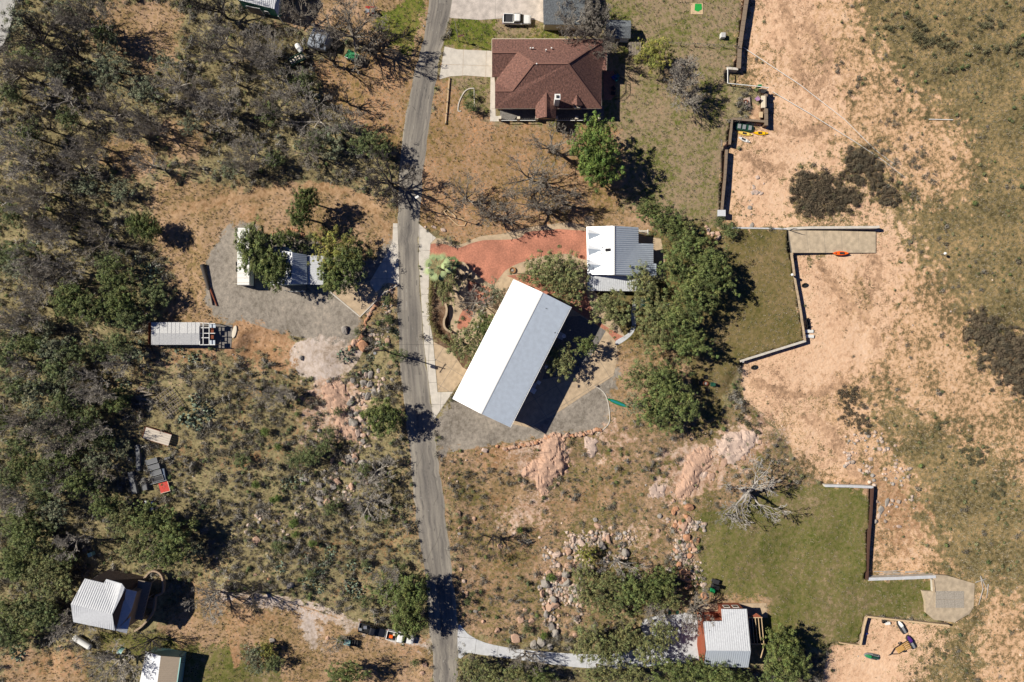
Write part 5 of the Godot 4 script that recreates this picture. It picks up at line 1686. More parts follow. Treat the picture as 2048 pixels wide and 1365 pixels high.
func cart(label: String, at: Vector3, turn: float, s: float) -> void:
	var t := thing("utility_cart", label, "utility cart", at, turn)
	var m := MB.new()
	loft(m, [[0.5, 0.6, 0.45, 0.9], [1.0, 0.58, 0.45, 0.85], [1.35, 0.45, 0.5, 0.75]])
	put("hood", m, M.green, t)
	var b := MB.new()
	b.box(Vector3(-0.2, 0.5, 0), Vector3(1.4, 0.16, 1.2))
	put("floor", b, M.black, t)
	for zz in [-0.3, 0.3]:
		var q := MB.new()
		q.box(Vector3(-0.1, 0.75, zz), Vector3(0.5, 0.14, 0.5))
		q.box(Vector3(-0.38, 1.05, zz), Vector3(0.12, 0.5, 0.5))
		put("seat", q, M.charcoal, t)
	var c := MB.new()
	c.box(Vector3(-1.0, 0.8, 0), Vector3(0.9, 0.4, 1.2))
	put("cargo_bed", c, M.charcoal, t)
	var r := MB.new()
	for zz in [-0.6, 0.6]:
		r.bar(Vector3(0.4, 0.6, zz), Vector3(0.15, 1.8, zz), 0.06, 0.06)
		r.bar(Vector3(-0.55, 0.6, zz), Vector3(-0.5, 1.8, zz), 0.06, 0.06)
		r.bar(Vector3(0.15, 1.8, zz), Vector3(-0.5, 1.8, zz), 0.06, 0.06)
	put("roll_cage", r, M.black, t)
	var rf := MB.new()
	rf.box(Vector3(-0.18, 1.84, 0), Vector3(0.75, 0.05, 1.2))
	put("roof", rf, M.black, t)
	for x in [0.95, -0.95]:
		for zz in [-0.62, 0.62]: wheel(t, Vector3(x, 0.32, zz), 0.32, 0.24)

func camper() -> void:
	var t := thing("covered_camper", "silver tarpaulin covered camper strapped down under the bare trees", "camper", plan(645, 82), heading(0, 0, 30, 12))
	var m := MB.new()
	loft(m, [[-2.1, 1.0, 0.3, 1.5], [-1.8, 1.25, 0.25, 2.1], [0.0, 1.35, 0.2, 2.35], [1.6, 1.25, 0.25, 2.15], [2.0, 1.0, 0.3, 1.6]])
	put("tarpaulin", m, M.tarp, t)
	for x in [-1.0, 0.3, 1.3]:
		var s := MB.new()
		s.box(Vector3(x, 2.36, 0), Vector3(0.16, 0.05, 2.2))
		put("strap", s, M.charcoal, t)
	var t2 := thing("covered_boat", "second silver covered shape with a dark windscreen beside the strapped camper", "boat", plan(637, 92), heading(0, 0, 30, 8))
	var m2 := MB.new()
	loft(m2, [[-1.9, 0.8, 0.2, 1.0], [-1.5, 1.0, 0.2, 1.5], [0.6, 1.05, 0.2, 1.6], [1.9, 0.9, 0.2, 1.2]])
	put("cover", m2, M.tarp, t2)
	var g := MB.new()
	g.box(Vector3(1.0, 1.5, 0), Vector3(0.4, 0.1, 1.5))
	put("windscreen", g, M.dark_glass, t2)
	var gr := thing("green_trailer", "flat green topped trailer with a white rail under the big bare tree", "trailer", plan(706, 116), heading(0, 0, 20, 10))
	var g0 := MB.new()
	g0.box(Vector3(0, 0.9, 0), Vector3(2.4, 0.5, 1.7))
	put("bed", g0, M.green, gr)
	var g1 := MB.new()
	g1.bar(Vector3(-1.2, 1.2, 0.82), Vector3(1.2, 1.2, 0.82), 0.1, 0.1)
	g1.bar(Vector3(1.2, 1.2, -0.82), Vector3(1.2, 1.2, 0.82), 0.1, 0.1)
	put("rail", g1, M.white, gr)
	for x in [-0.4, 0.4]:
		for s in [-1.0, 1.0]: wheel(gr, Vector3(x, 0.36, 0.95 * s), 0.36, 0.2)
	var lt := thing("open_trailer", "dark open trailer carrying a row of pale boxes in the upper left brush", "trailer", plan(596, 122), heading(0, 0, 28, -15))
	var l := MB.new()
	l.box(Vector3(0, 0.6, 0), Vector3(3.2, 0.12, 1.5))
	for s in [-1.0, 1.0]: l.bar(Vector3(-1.6, 0.9, 0.72 * s), Vector3(1.6, 0.9, 0.72 * s), 0.06, 0.4)
	put("bed", l, M.dark_green, lt)
	for s in [-1.0, 1.0]: wheel(lt, Vector3(0, 0.36, 0.92 * s), 0.36, 0.2)
	for k in 5:
		var b := MB.new()
		b.box(Vector3(0, 0.25, 0), Vector3(0.34, 0.5, 0.8))
		var o := put("crate", b, M.cream)
		o.transform = lt.transform * Transform3D(Basis(), Vector3(-1.2 + k * 0.58, 0.67, 0.1 * sin(k * 2.0)))
		tag(o, "pale crate standing in the dark open trailer, %s from its left end" % ["first", "second", "third", "fourth", "fifth"][k], "crate", "crates in the open trailer")
	var pt := thing("propane_tank", "white and orange domed tank beside the dark open trailer", "tank", plan(600, 99), heading(0, 0, 10, 14))
	var p := MB.new()
	p.lathe(Transform3D(Basis(Vector3.BACK, PI / 2), Vector3(0, 0.7, 0)), [Vector2(0.02, -1.0), Vector2(0.4, -0.9), Vector2(0.55, -0.6), Vector2(0.55, 0.6), Vector2(0.4, 0.9), Vector2(0.02, 1.0)], 16)
	put("tank", p, M.white, pt)
	var pl := MB.new()
	for x in [-0.6, 0.6]: pl.box(Vector3(x, 0.1, 0), Vector3(0.2, 0.3, 0.8))
	put("foot", pl, M.orange, pt)
	var rt := thing("red_tiller", "red and grey farm implement under the bare trees near the top", "implement", plan(742, 20))
	var r := MB.new()
	r.box(Vector3(0, 0.6, -0.3), Vector3(2.0, 0.14, 0.2)); r.box(Vector3(0.5, 0.6, 0.3), Vector3(0.16, 0.14, 1.4)); r.box(Vector3(-0.4, 0.6, 0.3), Vector3(0.16, 0.14, 1.4))
	put("frame", r, M.red, rt)
	for x in [-0.9, 0.9]: wheel(rt, Vector3(x, 0.4, 0.6), 0.4, 0.25)
	var bx := MB.new()
	bx.box(Vector3(-0.6, 0.5, 0.5), Vector3(0.8, 0.5, 0.7)); bx.box(Vector3(0.6, 0.5, 0.5), Vector3(0.7, 0.4, 0.6))
	put("engine", bx, M.grey, rt)

# ---------- belongings ----------
func chair(label: String, at: Vector3, turn: float, mat: Material) -> void:
	var t := thing("chair", label, "chair", at, turn, "outdoor chairs")
	var s := MB.new()
	s.box(Vector3(0, 0.4, 0), Vector3(0.62, 0.06, 0.62))
	put("seat", s, mat, t)
	var b := MB.new()
	b.bx(Transform3D(Basis(Vector3.BACK, 0.3), Vector3(-0.4, 0.75, 0)), Vector3(0.06, 0.75, 0.6))
	put("backrest", b, mat, t)
	for x in [-0.28, 0.28]:
		for zz in [-0.3, 0.3]:
			var l := MB.new()
			l.bar(Vector3(x, 0, zz), Vector3(x, 0.4, zz), 0.07, 0.07)
			put("leg", l, mat, t)
	for zz in [-0.36, 0.36]:
		var a := MB.new()
		a.box(Vector3(0, 0.62, zz), Vector3(0.66, 0.05, 0.14))
		put("armrest", a, mat, t)

func pit(called: String, label: String, at: Vector3, r: float, mat: Material) -> void:
	var t := thing(called, label, "fire pit", at)
	var m := MB.new()
	m.lathe(Transform3D(), [Vector2(r, 0), Vector2(r, 0.4), Vector2(r * 0.8, 0.4), Vector2(r * 0.7, 0.12), Vector2(0.02, 0.12)], 18)
	put("bowl", m, mat, t)
	for k in 4:
		var l := MB.new()
		var a := k * 0.9
		l.tube(Vector3(cos(a), 0, sin(a)) * r * 0.6 + Vector3(0, 0.2, 0), Vector3(-cos(a), 0, -sin(a)) * r * 0.5 + Vector3(0, 0.26, 0), 0.06, 0.05, 6, true)
		put("log", l, M.pale_bark, t)

func lounger(label: String, at: Vector3, turn: float, mat: Material) -> void:
	var t := thing("sun_lounger", label, "sun lounger", at, turn, "loungers by the beach wall")
	for k in 7:
		var s := MB.new()
		s.box(Vector3(-0.2 + k * 0.17, 0.34, 0), Vector3(0.14, 0.04, 0.62))
		put("slat", s, mat, t)
	var b := MB.new()
	b.bx(Transform3D(Basis(Vector3.BACK, -0.5), Vector3(-0.6, 0.5, 0)), Vector3(0.7, 0.04, 0.62))
	put("backrest", b, mat, t)
	for x in [-0.25, 0.8]:
		for zz in [-0.28, 0.28]:
			var l := MB.new()
			l.bar(Vector3(x, 0, zz), Vector3(x, 0.32, zz), 0.06, 0.06)
			put("leg", l, mat, t)

func block(called: String, label: String, cat: String, at: Vector3, turn: float, s: Vector3, mat: Material, lid_mat: Material) -> Node3D:   # a lidded box with a handle
	var t := thing(called, label, cat, at, turn)
	var m := MB.new()
	m.box(Vector3(0, s.y * 0.45, 0), Vector3(s.x, s.y * 0.9, s.z))
	put("body", m, mat, t)
	var l := MB.new()
	l.box(Vector3(0, s.y * 0.94, 0), Vector3(s.x * 1.05, s.y * 0.1, s.z * 1.05))
	put("lid", l, lid_mat, t)
	return t

func belongings() -> void:
	# kayaks and boats on the upper beach
	kayak("bright yellow kayak on the sand below the fire pit wall", spot(1521, 267), heading(0, 0, 30, 1), M.yellow, 3.0, 0.75)
	kayak("pale yellow kayak beside the bright yellow one, under the low wall", spot(1490, 268), heading(0, 0, 30, 6), M.pale_yellow, 3.0, 0.75)
	kayak("white kayak, lowest of the kayaks by the steps", spot(1488, 280), heading(0, 0, 24, 11), M.white, 2.5, 0.7)
	kayak("orange kayak lying at the lower edge of the upper boat ramp", plan(1681, 507, -0.62), heading(0, 0, -30, 0), M.orange, 3.1, 0.85)
	var pb := thing("pedal_boat", "dark green and grey pedal boat against the low wall above the yellow kayaks", "pedal boat", spot(1487, 256), heading(0, 0, 38, 6))
	var m := MB.new()
	loft(m, [[-1.9, 0.6, 0.05, 0.4], [-1.5, 0.72, 0.0, 0.45], [1.5, 0.72, 0.0, 0.45], [1.9, 0.6, 0.08, 0.4]])
	put("hull", m, M.dark_green, pb)
	for x in [-1.0, 0.0, 1.2]:
		var s := MB.new()
		s.box(Vector3(x, 0.55, 0), Vector3(0.6, 0.25, 0.9))
		put("seat", s, M.grey, pb)
	var rt := thing("rowing_boat", "small boat with a cream rim and two green seats beside the white driveway's turning place", "boat", plan(1346, 1223), heading(0, 0, 30, 0))
	var h := MB.new()
	hull(h, 3.2, 1.3, 0.5)
	put("hull", h, M.pale_wood, rt)
	var inn := MB.new()
	hull(inn, 2.7, 0.95, 0.3, 0.26)
	put("inside", inn, M.wood, rt)
	for x in [-0.8, 0.7]:
		var s := MB.new()
		s.box(Vector3(x, 0.6, 0), Vector3(0.6, 0.14, 0.75))
		put("seat", s, M.dark_green, rt)
	var cn := thing("canoe", "green canoe poking out from under the oak right of the gravel pad", "canoe", plan(1235, 806), heading(0, 0, 40, 16))
	var c1 := MB.new()
	hull(c1, 4.6, 0.85, 0.5)
	put("hull", c1, M.green, cn)
	var c2 := MB.new()
	c2.box(Vector3(0, 0.52, 0), Vector3(3.0, 0.04, 0.3))
	put("keel_strip", c2, M.teal, cn)
	# hut with a fan top at the end of the grey wall
	block("utility_box", "pale grey slatted utility box at the lower end of the grey retaining wall", "cabinet", spot(1441, 428), 0.0, Vector3(1.5, 1.1, 1.2), M.grey, M.zinc_roof)
	var ac := thing("air_conditioner", "white cabinet standing on the grass of the upper yard right of the green mat", "cabinet", plan(1444, 74))
	var a0 := MB.new()
	a0.box(Vector3(0, 0.5, 0), Vector3(0.9, 1.0, 0.9))
	put("body", a0, M.white, ac)
	for k in 4:
		var s := MB.new()
		s.box(Vector3(0, 1.02, -0.3 + k * 0.2), Vector3(0.8, 0.03, 0.08))
		put("grille_slat", s, M.grey, ac)
	# fire pit corners
	pit("fire_pit", "rusty ring fire pit on a stone slab above the kayak wall", plan(1491, 205), 0.45, M.rust)
	pit("fire_pit", "round iron fire pit with pale logs, ringed by four dark chairs on the lawn", plan(1411, 767), 0.5, M.rust)
	pit("fire_bowl", "round copper bowl on the tan path beside the red driveway", plan(1025, 541), 0.65, speckled(base(190, 140, 90), 0.2, 0.1, 2.0, 0.6, 95))
	for e in [[1410,755, "black chair above the iron fire pit on the lawn", PI / -2], [1400,766, "black chair left of the iron fire pit on the lawn", 0.0], [1423,769, "dark teal chair right of the iron fire pit on the lawn", PI], [1413,780, "black chair below the iron fire pit on the lawn", PI / 2]]:
		chair(e[2], plan(e[0], e[1]), e[3], M.dark_green if "teal" in e[2] else M.black)
	for e in [[1614,641, "black folding chair, uppermost of the row under the pale beach wall", 0.2], [1615,648, "black folding chair second from the top under the pale beach wall", 0.0], [1616,655, "black folding chair right above the white loungers", -0.2]]:
		chair(e[2], spot(e[0], e[1]), e[3], M.black)
	lounger("upper white lounger under the pale beach wall", spot(1617, 663), 0.0, M.white)
	lounger("lower white lounger at the corner of the pale beach wall", spot(1618, 673), -0.05, M.white)
	for e in [[1609,571, "dark tractor tyre lying on the sand near the lawn wall, upper of two"], [1508,735, "dark tractor tyre lying on the sand below the slanting wall"]]:
		var t := thing("tyre", e[2], "tyre", spot(e[0], e[1]), 0.4, "tyres on the sand")
		var q := MB.new()
		q.lathe(Transform3D(Basis().scaled(Vector3(1.2, 1, 0.75)), Vector3(0, 0.2, 0)), [Vector2(0.3, -0.12), Vector2(0.5, -0.17), Vector2(0.56, 0.0), Vector2(0.5, 0.17), Vector2(0.3, 0.12)], 18)
		put("tread", q, M.rubber, t)
		var d := MB.new()
		d.lathe(Transform3D(Basis().scaled(Vector3(1.2, 1, 0.75)), Vector3(0, 0.06, 0)), [Vector2(0.3, 0.0), Vector2(0.02, 0.02)], 12)
		put("inside", d, M.charcoal, t)
	var lp := [[1580,551,"white globe lamp on a post at the pale wall's upper part",1.0], [1484,723,"small white globe lamp at the lower end of the slanting wall",0.7], [1882,509,"white float marker standing alone in the lake bed grass",1.2]]
	for e in lp:
		var t := thing("globe_lamp", e[2], "lamp" if not "float" in e[2] else "marker", spot(e[0], e[1]))
		var q := MB.new()
		q.tube(Vector3.ZERO, Vector3(0, e[3], 0), 0.05, 0.05, 6)
		put("post", q, M.grey, t)
		var g := MB.new()
		g.lathe(Transform3D(Basis(), Vector3(0, e[3] + 0.25, 0)), [Vector2(0.01, -0.3), Vector2(0.2, -0.22), Vector2(0.3, 0), Vector2(0.2, 0.22), Vector2(0.01, 0.3)], 12)
		put("globe", g, M.white, t)
	var gl := thing("winch_post", "thin dark post with an arm on the upper boat ramp by its wall", "post", plan(1579, 461))
	var gm := MB.new()
	gm.tube(Vector3.ZERO, Vector3(0, 2.4, 0), 0.08, 0.07, 6, true)
	put("post", gm, M.charcoal, gl)
	var ga := MB.new()
	ga.tube(Vector3(0, 2.35, 0), Vector3(0.6, 2.35, 0.1), 0.05, 0.05, 6, true)
	put("arm", ga, M.charcoal, gl)
	# mats, tables, boxes in the upper yard
	var mat := thing("putting_mat", "bright green mat on a pale wooden base in the upper yard", "mat", plan(1394, 18))
	var mm := MB.new()
	mm.box(Vector3(0, 0.05, 0), Vector3(2.4, 0.1, 2.2))
	put("base_board", mm, M.pale_wood, mat)
	var mg := MB.new()
	mg.poly(PackedVector2Array([Vector2(-0.4, -1.0), Vector2(0.9, -1.0), Vector2(1.0, 0.1), Vector2(0.2, 0.6), Vector2(-0.5, 0.3)]), 0.14, 0.1)
	put("turf", mg, paint(Color(0.08, 0.58, 0.22), 0.9), mat)
	var so := thing("sofa", "grey outdoor sofa backing onto the fire pit wall", "sofa", plan(1526, 205))
	var s0 := MB.new()
	s0.box(Vector3(0, 0.25, 0), Vector3(0.8, 0.4, 2.4))
	put("seat", s0, M.cream, so)
	var s1 := MB.new()
	s1.box(Vector3(0.36, 0.6, 0), Vector3(0.16, 0.5, 2.4))
	put("backrest", s1, M.grey_wood, so)
	block("wooden_chest", "yellow wooden chest beside the fire pit wall's lower end", "chest", plan(1521, 231), 0.0, Vector3(0.6, 0.5, 1.1), M.pale_wood, M.pale_wood)
	block("green_bin", "small green bin at the end of the white pipe railing", "bin", plan(1518, 174), 0.0, Vector3(0.7, 0.7, 0.5), M.green, M.green)
	chair("lilac folding chair between the rusty fire pit and the grey sofa", plan(1513, 199), 2.3, paint(Color(0.62, 0.48, 0.62), 0.7))
	chair("dark armchair at the upper end of the fire pit wall", plan(1524, 184), 3.0, M.charcoal)
	# brown house patio furniture
	for e in [[1239,152, "round teal cushion chair on the orange patio", M.teal], [1237,158, "square teal armchair on the orange patio", M.teal], [1233,154, "blue chair on the orange patio's dark side", M.blue]]:
		chair(e[2], plan(e[0] - 6, e[1] + 2), 2.2, e[3])
	chair("small dark chair in the middle of the orange patio", plan(1227, 178), 0.6, M.black)
	chair("small dark chair at the lower end of the orange patio", plan(1226, 188), 1.4, M.black)
	var gs := thing("garden_bench", "grey wooden bench standing on the grass under the round bare shrub tree", "bench", plan(1348, 182))
	for k in 4:
		var s := MB.new()
		s.box(Vector3(0, 0.45, -0.22 + k * 0.14), Vector3(1.2, 0.04, 0.11))
		put("slat", s, M.grey_wood, gs)
	for x in [-0.5, 0.5]:
		var s := MB.new()
		s.box(Vector3(x, 0.22, 0), Vector3(0.08, 0.44, 0.5))
		put("leg", s, M.grey_wood, gs)
	# rear of the white house
	var dish := thing("satellite_dish", "round white dish on a mast behind the white house", "dish", plan(1126, 673))
	var dm := MB.new()
	dm.tube(Vector3.ZERO, Vector3(0, 3.2, 0), 0.06, 0.06, 6)
	put("mast", dm, M.steel, dish)
	var dd := MB.new()
	dd.lathe(Transform3D(Basis(Vector3.BACK, 0.4), Vector3(0, 3.2, 0)), [Vector2(0.02, -0.02), Vector2(0.25, 0.02), Vector2(0.42, 0.12), Vector2(0.25, 0.04), Vector2(0.02, 0.0)], 18)
	put("dish", dd, M.white, dish)
	for e in [[1062,779, "slatted white cabinet against the rear wall of the white house", 1.0], [1073,763, "small square white cabinet behind the white house", 0.7], [1088,731, "tiny white cabinet behind the middle of the white house", 0.5]]:
		block("wall_cabinet", e[2], "cabinet", plan(e[0] + 4, e[1] + 2), -0.55, Vector3(e[3] * 1.1, 0.9, e[3] * 1.0), M.grey, M.white)
	# shade structures under the oaks
	var tn := thing("shade_tent", "small dark green canopy glimpsed under the oaks beside the porch", "canopy", plan(1287, 606))
	var t0 := MB.new()
	for k in 4:
		var a := k * PI / 2 + PI / 4; var b := a + PI / 2
		t0.tri(Vector3(0, 2.7, 0), Vector3(cos(b) * 1.4, 2.1, sin(b) * 1.4), Vector3(cos(a) * 1.4, 2.1, sin(a) * 1.4))
	put("canopy", t0, M.dark_green, tn)
	for k in 4:
		var a := k * PI / 2 + PI / 4
		var q := MB.new()
		q.bar(Vector3(cos(a) * 1.35, 0, sin(a) * 1.35), Vector3(cos(a) * 1.35, 2.1, sin(a) * 1.35), 0.06, 0.06)
		put("leg", q, M.steel, tn)
	# log on the gravel, boulders named elsewhere
	var lg := thing("fallen_log", "long grey timber log at the gravel lot's left edge, thicker at its upper end", "log", Vector3.ZERO)
	var l := MB.new()
	l.tube(plan(406, 530) + Vector3(0, 0.45, 0), plan(419, 580) + Vector3(0, 0.3, 0), 0.5, 0.3, 10, true)
	put("trunk", l, M.dark_bark, lg)
	var l2 := MB.new()
	l2.tube(plan(419, 580) + Vector3(0, 0.25, 0), plan(425, 610) + Vector3(0, 0.2, 0), 0.22, 0.18, 8, true)
	put("thin_end", l2, M.grey_wood, lg)
	var l3 := thing("fallen_log", "thinner reddish log lying beside the long grey log", "log", Vector3.ZERO)
	var l4 := MB.new()
	l4.tube(plan(421, 578) + Vector3(0, 0.25, 0), plan(434, 612) + Vector3(0, 0.15, 0), 0.2, 0.15, 8, true)
	put("trunk", l4, M.rust, l3)
	var ob := MB.new()
	hull(ob, 2.6, 0.9, 0.25, 0.0, 0.7)
	var pd := thing("paddle_board", "cream paddle board leaning flat beside the corrugated shed's open end", "paddle board", plan(469, 664), heading(0, 0, -6, 26))
	put("board", ob, M.cream, pd)
	# salvage yard on the left slope
	var ft := thing("flat_trailer", "long pale decked trailer with rusty red sides on the left slope", "trailer", spot(319, 872), heading(0, 0, 52, 16))
	for k in 5:
		var p := MB.new()
		p.box(Vector3(0, 1.0, -0.92 + k * 0.46), Vector3(5.4, 0.12, 0.44))
		put("deck_board", p, speckled(Color(0.74, 0.70, 0.64), 0.08, 0.05, 4.0, 0.9, 96) if k == 0 else (ft.get_child(0) as MeshInstance3D).material_override, ft)
	var fs := MB.new()
	for s in [-1.0, 1.0]: fs.bar(Vector3(-2.7, 0.85, 1.18 * s), Vector3(2.7, 0.85, 1.18 * s), 0.1, 0.3)
	fs.bar(Vector3(-2.72, 0.95, -1.2), Vector3(-2.72, 0.95, 1.2), 0.12, 0.35)
	put("side_rail", fs, M.rust, ft)
	for x in [-0.5, 0.5]:
		for s in [-1.0, 1.0]: wheel(ft, Vector3(x, 0.4, 1.0 * s), 0.4, 0.25)
	var slate := speckled(base(128, 130, 132), 0.18, 0.06, 4.0, 0.9, 97)
	var names := ["uppermost, leaf strewn", "second from the top", "third from the top", "lowest, darkest"]
	for k in 4:
		var t := thing("metal_bin", "flat grey bin, %s of the four stacked on the left slope" % names[k], "bin", spot(307 + k * 4, 922 + k * 11.5), heading(0, 0, 24, -7), "grey bins on the left slope")
		var b := MB.new()
		b.box(Vector3(0, 0.4, 0), Vector3(2.3, 0.8, 1.0))
		put("body", b, slate if k < 3 else M.charcoal, t)
		var r := MB.new()
		for s in [-1.0, 1.0]:
			r.bar(Vector3(-1.15, 0.83, 0.47 * s), Vector3(1.15, 0.83, 0.47 * s), 0.08, 0.06)
			r.bar(Vector3(1.12 * s, 0.83, -0.43), Vector3(1.12 * s, 0.83, 0.43), 0.08, 0.06)
		put("rim", r, M.grey, t)
	for e in [[279,915, 0.9, 5.2, "long narrow bin full of debris, left of the stack of bins", 1.53], [268,965, 1.2, 4.4, "long dark grey slab half under the trees left of the bins", 1.36], [291,968, 1.1, 2.4, "short grey bin between the dark slab and the red flatbed", 1.4], [330,948, 0.7, 2.3, "narrow blue grey tank against the right side of the bins", 1.42], [337,916, 0.5, 1.2, "tiny blue grey box above the stack of bins", 0.25]]:
		var t := thing("metal_bin", e[4], "bin", spot(e[0], e[1]), -e[5] if e[5] > 1.0 else e[5])
		var b := MB.new()
		b.box(Vector3(0, 0.35, 0), Vector3(e[3], 0.7, e[2]))
		put("body", b, slate if e[2] != 0.7 else paint(Color(0.30, 0.36, 0.44), 0.6), t)
		var r := MB.new()
		for s in [-1.0, 1.0]: r.bar(Vector3(-e[3] / 2, 0.73, e[2] * 0.46 * s), Vector3(e[3] / 2, 0.73, e[2] * 0.46 * s), 0.08, 0.06)
		put("rim", r, M.charcoal, t)
	var rf := thing("red_flatbed", "faded red flatbed with a cream edge below the stack of bins", "flatbed", spot(331, 974), heading(0, 0, 18, -5))
	var r0 := MB.new()
	r0.box(Vector3(0, 0.6, 0), Vector3(1.9, 0.1, 2.0))
	put("deck", r0, speckled(Color(0.72, 0.26, 0.22), 0.35, 0.12, 2.0, 0.9, 98), rf)
	var r1 := MB.new()
	r1.bar(Vector3(0.98, 0.62, -1.0), Vector3(0.98, 0.62, 1.0), 0.08, 0.16); r1.bar(Vector3(-1.0, 0.62, 1.0), Vector3(1.0, 0.62, 1.0), 0.08, 0.16)
	put("edge", r1, M.cream, rf)
	var r2 := MB.new()
	r2.bar(Vector3(-2.6, 0.55, -1.3), Vector3(0.9, 0.55, -1.25), 0.14, 0.12)
	put("drawbar", r2, M.grey, rf)
	var gate := thing("lattice_panel", "weathered lattice of crossed timbers lying on the left slope", "lattice", spot(338, 804), heading(0, 0, 30, 42))
	for k in 8:
		var p := MB.new()
		p.bar(Vector3(-2.4, 0.5, -2.1 + k * 0.6), Vector3(2.6, 0.5, -2.1 + k * 0.6), 0.09, 0.09)
		put("batten", p, M.grey_wood, gate)
	for k in 6:
		var p := MB.new()
		p.bar(Vector3(-2.2 + k * 0.9, 0.6, -2.3), Vector3(-2.2 + k * 0.9, 0.6, 2.3), 0.09, 0.09)
		put("batten", p, M.grey_wood, gate)
	var lum := thing("lumber_pile", "loose heap of grey boards left of the lattice panel", "lumber", spot(292, 797))
	for k in 12:
		var p := MB.new()
		var a := rng.randf_range(-0.35, 0.35)
		var o := Vector3(rng.randf_range(-0.6, 0.6), 0.2 + k * 0.04, rng.randf_range(-2.4, 1.6))
		p.bar(o + Vector3(-1.4, 0, -1.4 * a), o + Vector3(1.4, 0.05, 1.4 * a), 0.2, 0.07)
		put("board", p, M.grey_wood, lum)
	var jk := thing("scrap_heap", "heap of white, blue and rusty scrap in the woods below the bins", "scrap", spot(305, 1016))
	for k in 12:
		var p := MB.new()
		p.box(Vector3(rng.randf_range(-1.8, 1.4), 0.25 + rng.randf() * 0.4, rng.randf_range(-1.3, 0.8)), Vector3(rng.randf_range(0.3, 1.0), 0.3, rng.randf_range(0.3, 0.7)), rng.randf() * 3.0)
		put("scrap_piece", p, [M.white, M.blue, M.rust, M.grey, M.charcoal][k % 5], jk)
	var pt := thing("propane_tank", "long white cylindrical tank on the grass below the two storey house", "tank", spot(169, 1282), heading(0, 0, 38, 24))
	var q := MB.new()
	q.lathe(Transform3D(Basis(Vector3.BACK, PI / 2), Vector3(0, 0.75, 0)), [Vector2(0.02, -2.1), Vector2(0.4, -2.0), Vector2(0.58, -1.7), Vector2(0.6, 1.7), Vector2(0.4, 2.0), Vector2(0.02, 2.1)], 18)
	put("tank", q, M.white, pt)
	var qf := MB.new()
	for x in [-1.3, 1.3]: qf.box(Vector3(x, 0.12, 0), Vector3(0.25, 0.4, 0.9))
	put("foot", qf, M.grey, pt)
	var br := thing("garden_arch", "white arched frame with green cover beside the propane tank", "arch", spot(240, 1300), 1.2)
	for k in 3:
		var p := MB.new()
		var prev := Vector3(-0.7, 0, -0.9 + k * 0.9)
		for i in range(1, 9):
			var a := PI - PI * i / 8
			var nx := Vector3(cos(a) * 0.7, sin(a) * 1.2, -0.9 + k * 0.9)
			p.tube(prev, nx, 0.05, 0.05, 5)
			prev = nx
		put("hoop", p, M.white, br)
	var pc := MB.new()
	for i in 8:
		var a := PI - PI * i / 8; var b := PI - PI * (i + 1) / 8
		pc.quad(Vector3(cos(a) * 0.68, sin(a) * 1.18, 0), Vector3(cos(b) * 0.68, sin(b) * 1.18, 0), Vector3(cos(b) * 0.68, sin(b) * 1.18, 0.9), Vector3(cos(a) * 0.68, sin(a) * 1.18, 0.9))
	put("cover", pc, M.teal_sheet, br)
	block("well_box", "small pale blue box with a dark shadow in the clearing above the two storey house", "box", spot(186, 1107), 0.3, Vector3(0.8, 1.2, 0.7), M.teal_sheet, M.teal_sheet)
	var cov := thing("roof_hatch", "small white framed skylight box behind the two storey house", "frame", spot(212, 1151), 0.25)
	var cm := MB.new()
	for s in [-1.0, 1.0]:
		cm.bar(Vector3(-0.9, 2.2, 0.5 * s), Vector3(0.9, 2.2, 0.5 * s), 0.08, 0.08)
		cm.bar(Vector3(0.86 * s, 2.2, -0.5), Vector3(0.86 * s, 2.2, 0.5), 0.08, 0.08)
	put("frame", cm, M.white, cov)
	var cp := MB.new()
	for x in [-0.86, 0.86]:
		for s in [-0.5, 0.5]: cp.bar(Vector3(x, 0, s), Vector3(x, 2.16, s), 0.07, 0.07)
	put("leg", cp, M.grey, cov)
	# lamp by the lane
	var lam := thing("yard_lamp", "thin white post with a bent top leaning beside the bushes on the lower left lawn", "lamp post", spot(514, 1299))
	var lm := MB.new()
	lm.tube(Vector3.ZERO, Vector3(-0.45, 2.6, -1.2), 0.07, 0.05, 6, true)
	lm.tube(Vector3(-0.45, 2.6, -1.2), Vector3(-0.75, 2.75, -1.4), 0.05, 0.1, 6, true)
	put("post", lm, M.white, lam)
	# sand lot odds and ends
	block("cooler", "white cooler against the top wall of the jet ski lot", "cooler", spot(1774, 1246), 0.1, Vector3(0.9, 0.5, 0.5), M.white, M.white)
	block("cooler", "dark tub beside the white cooler at the top wall of the jet ski lot", "tub", spot(1767, 1243), 0.1, Vector3(0.7, 0.5, 0.5), M.charcoal, M.black)
	block("fuel_can", "small white can under the left wall of the jet ski lot", "can", spot(1731, 1267), 0.4, Vector3(0.4, 0.45, 0.3), M.white, M.blue)
	var pbn := thing("barrel", "blue drum glimpsed among the oaks right of the porch", "barrel", plan(1335, 610))
	var bm := MB.new()
	bm.lathe(Transform3D(), [Vector2(0.02, 0.9), Vector2(0.3, 0.9), Vector2(0.32, 0.6), Vector2(0.3, 0.3), Vector2(0.32, 0.0)], 14)
	put("body", bm, M.blue, pbn)
	block("wood_box", "white framed box on the cabin's red deck", "box", spot(1404, 1236), 0.1, Vector3(1.3, 0.9, 0.7), M.charcoal, M.white)
	# stone slab under the fire pit
	var sl := MB.new()
	sl.poly(ring([1481,199, 1500,194, 1501,214, 1484,216]), 0.06, -0.1)
	tag(put("stone_slab", sl, M.rock_pale), "pale stone slab under the rusty fire pit", "slab")

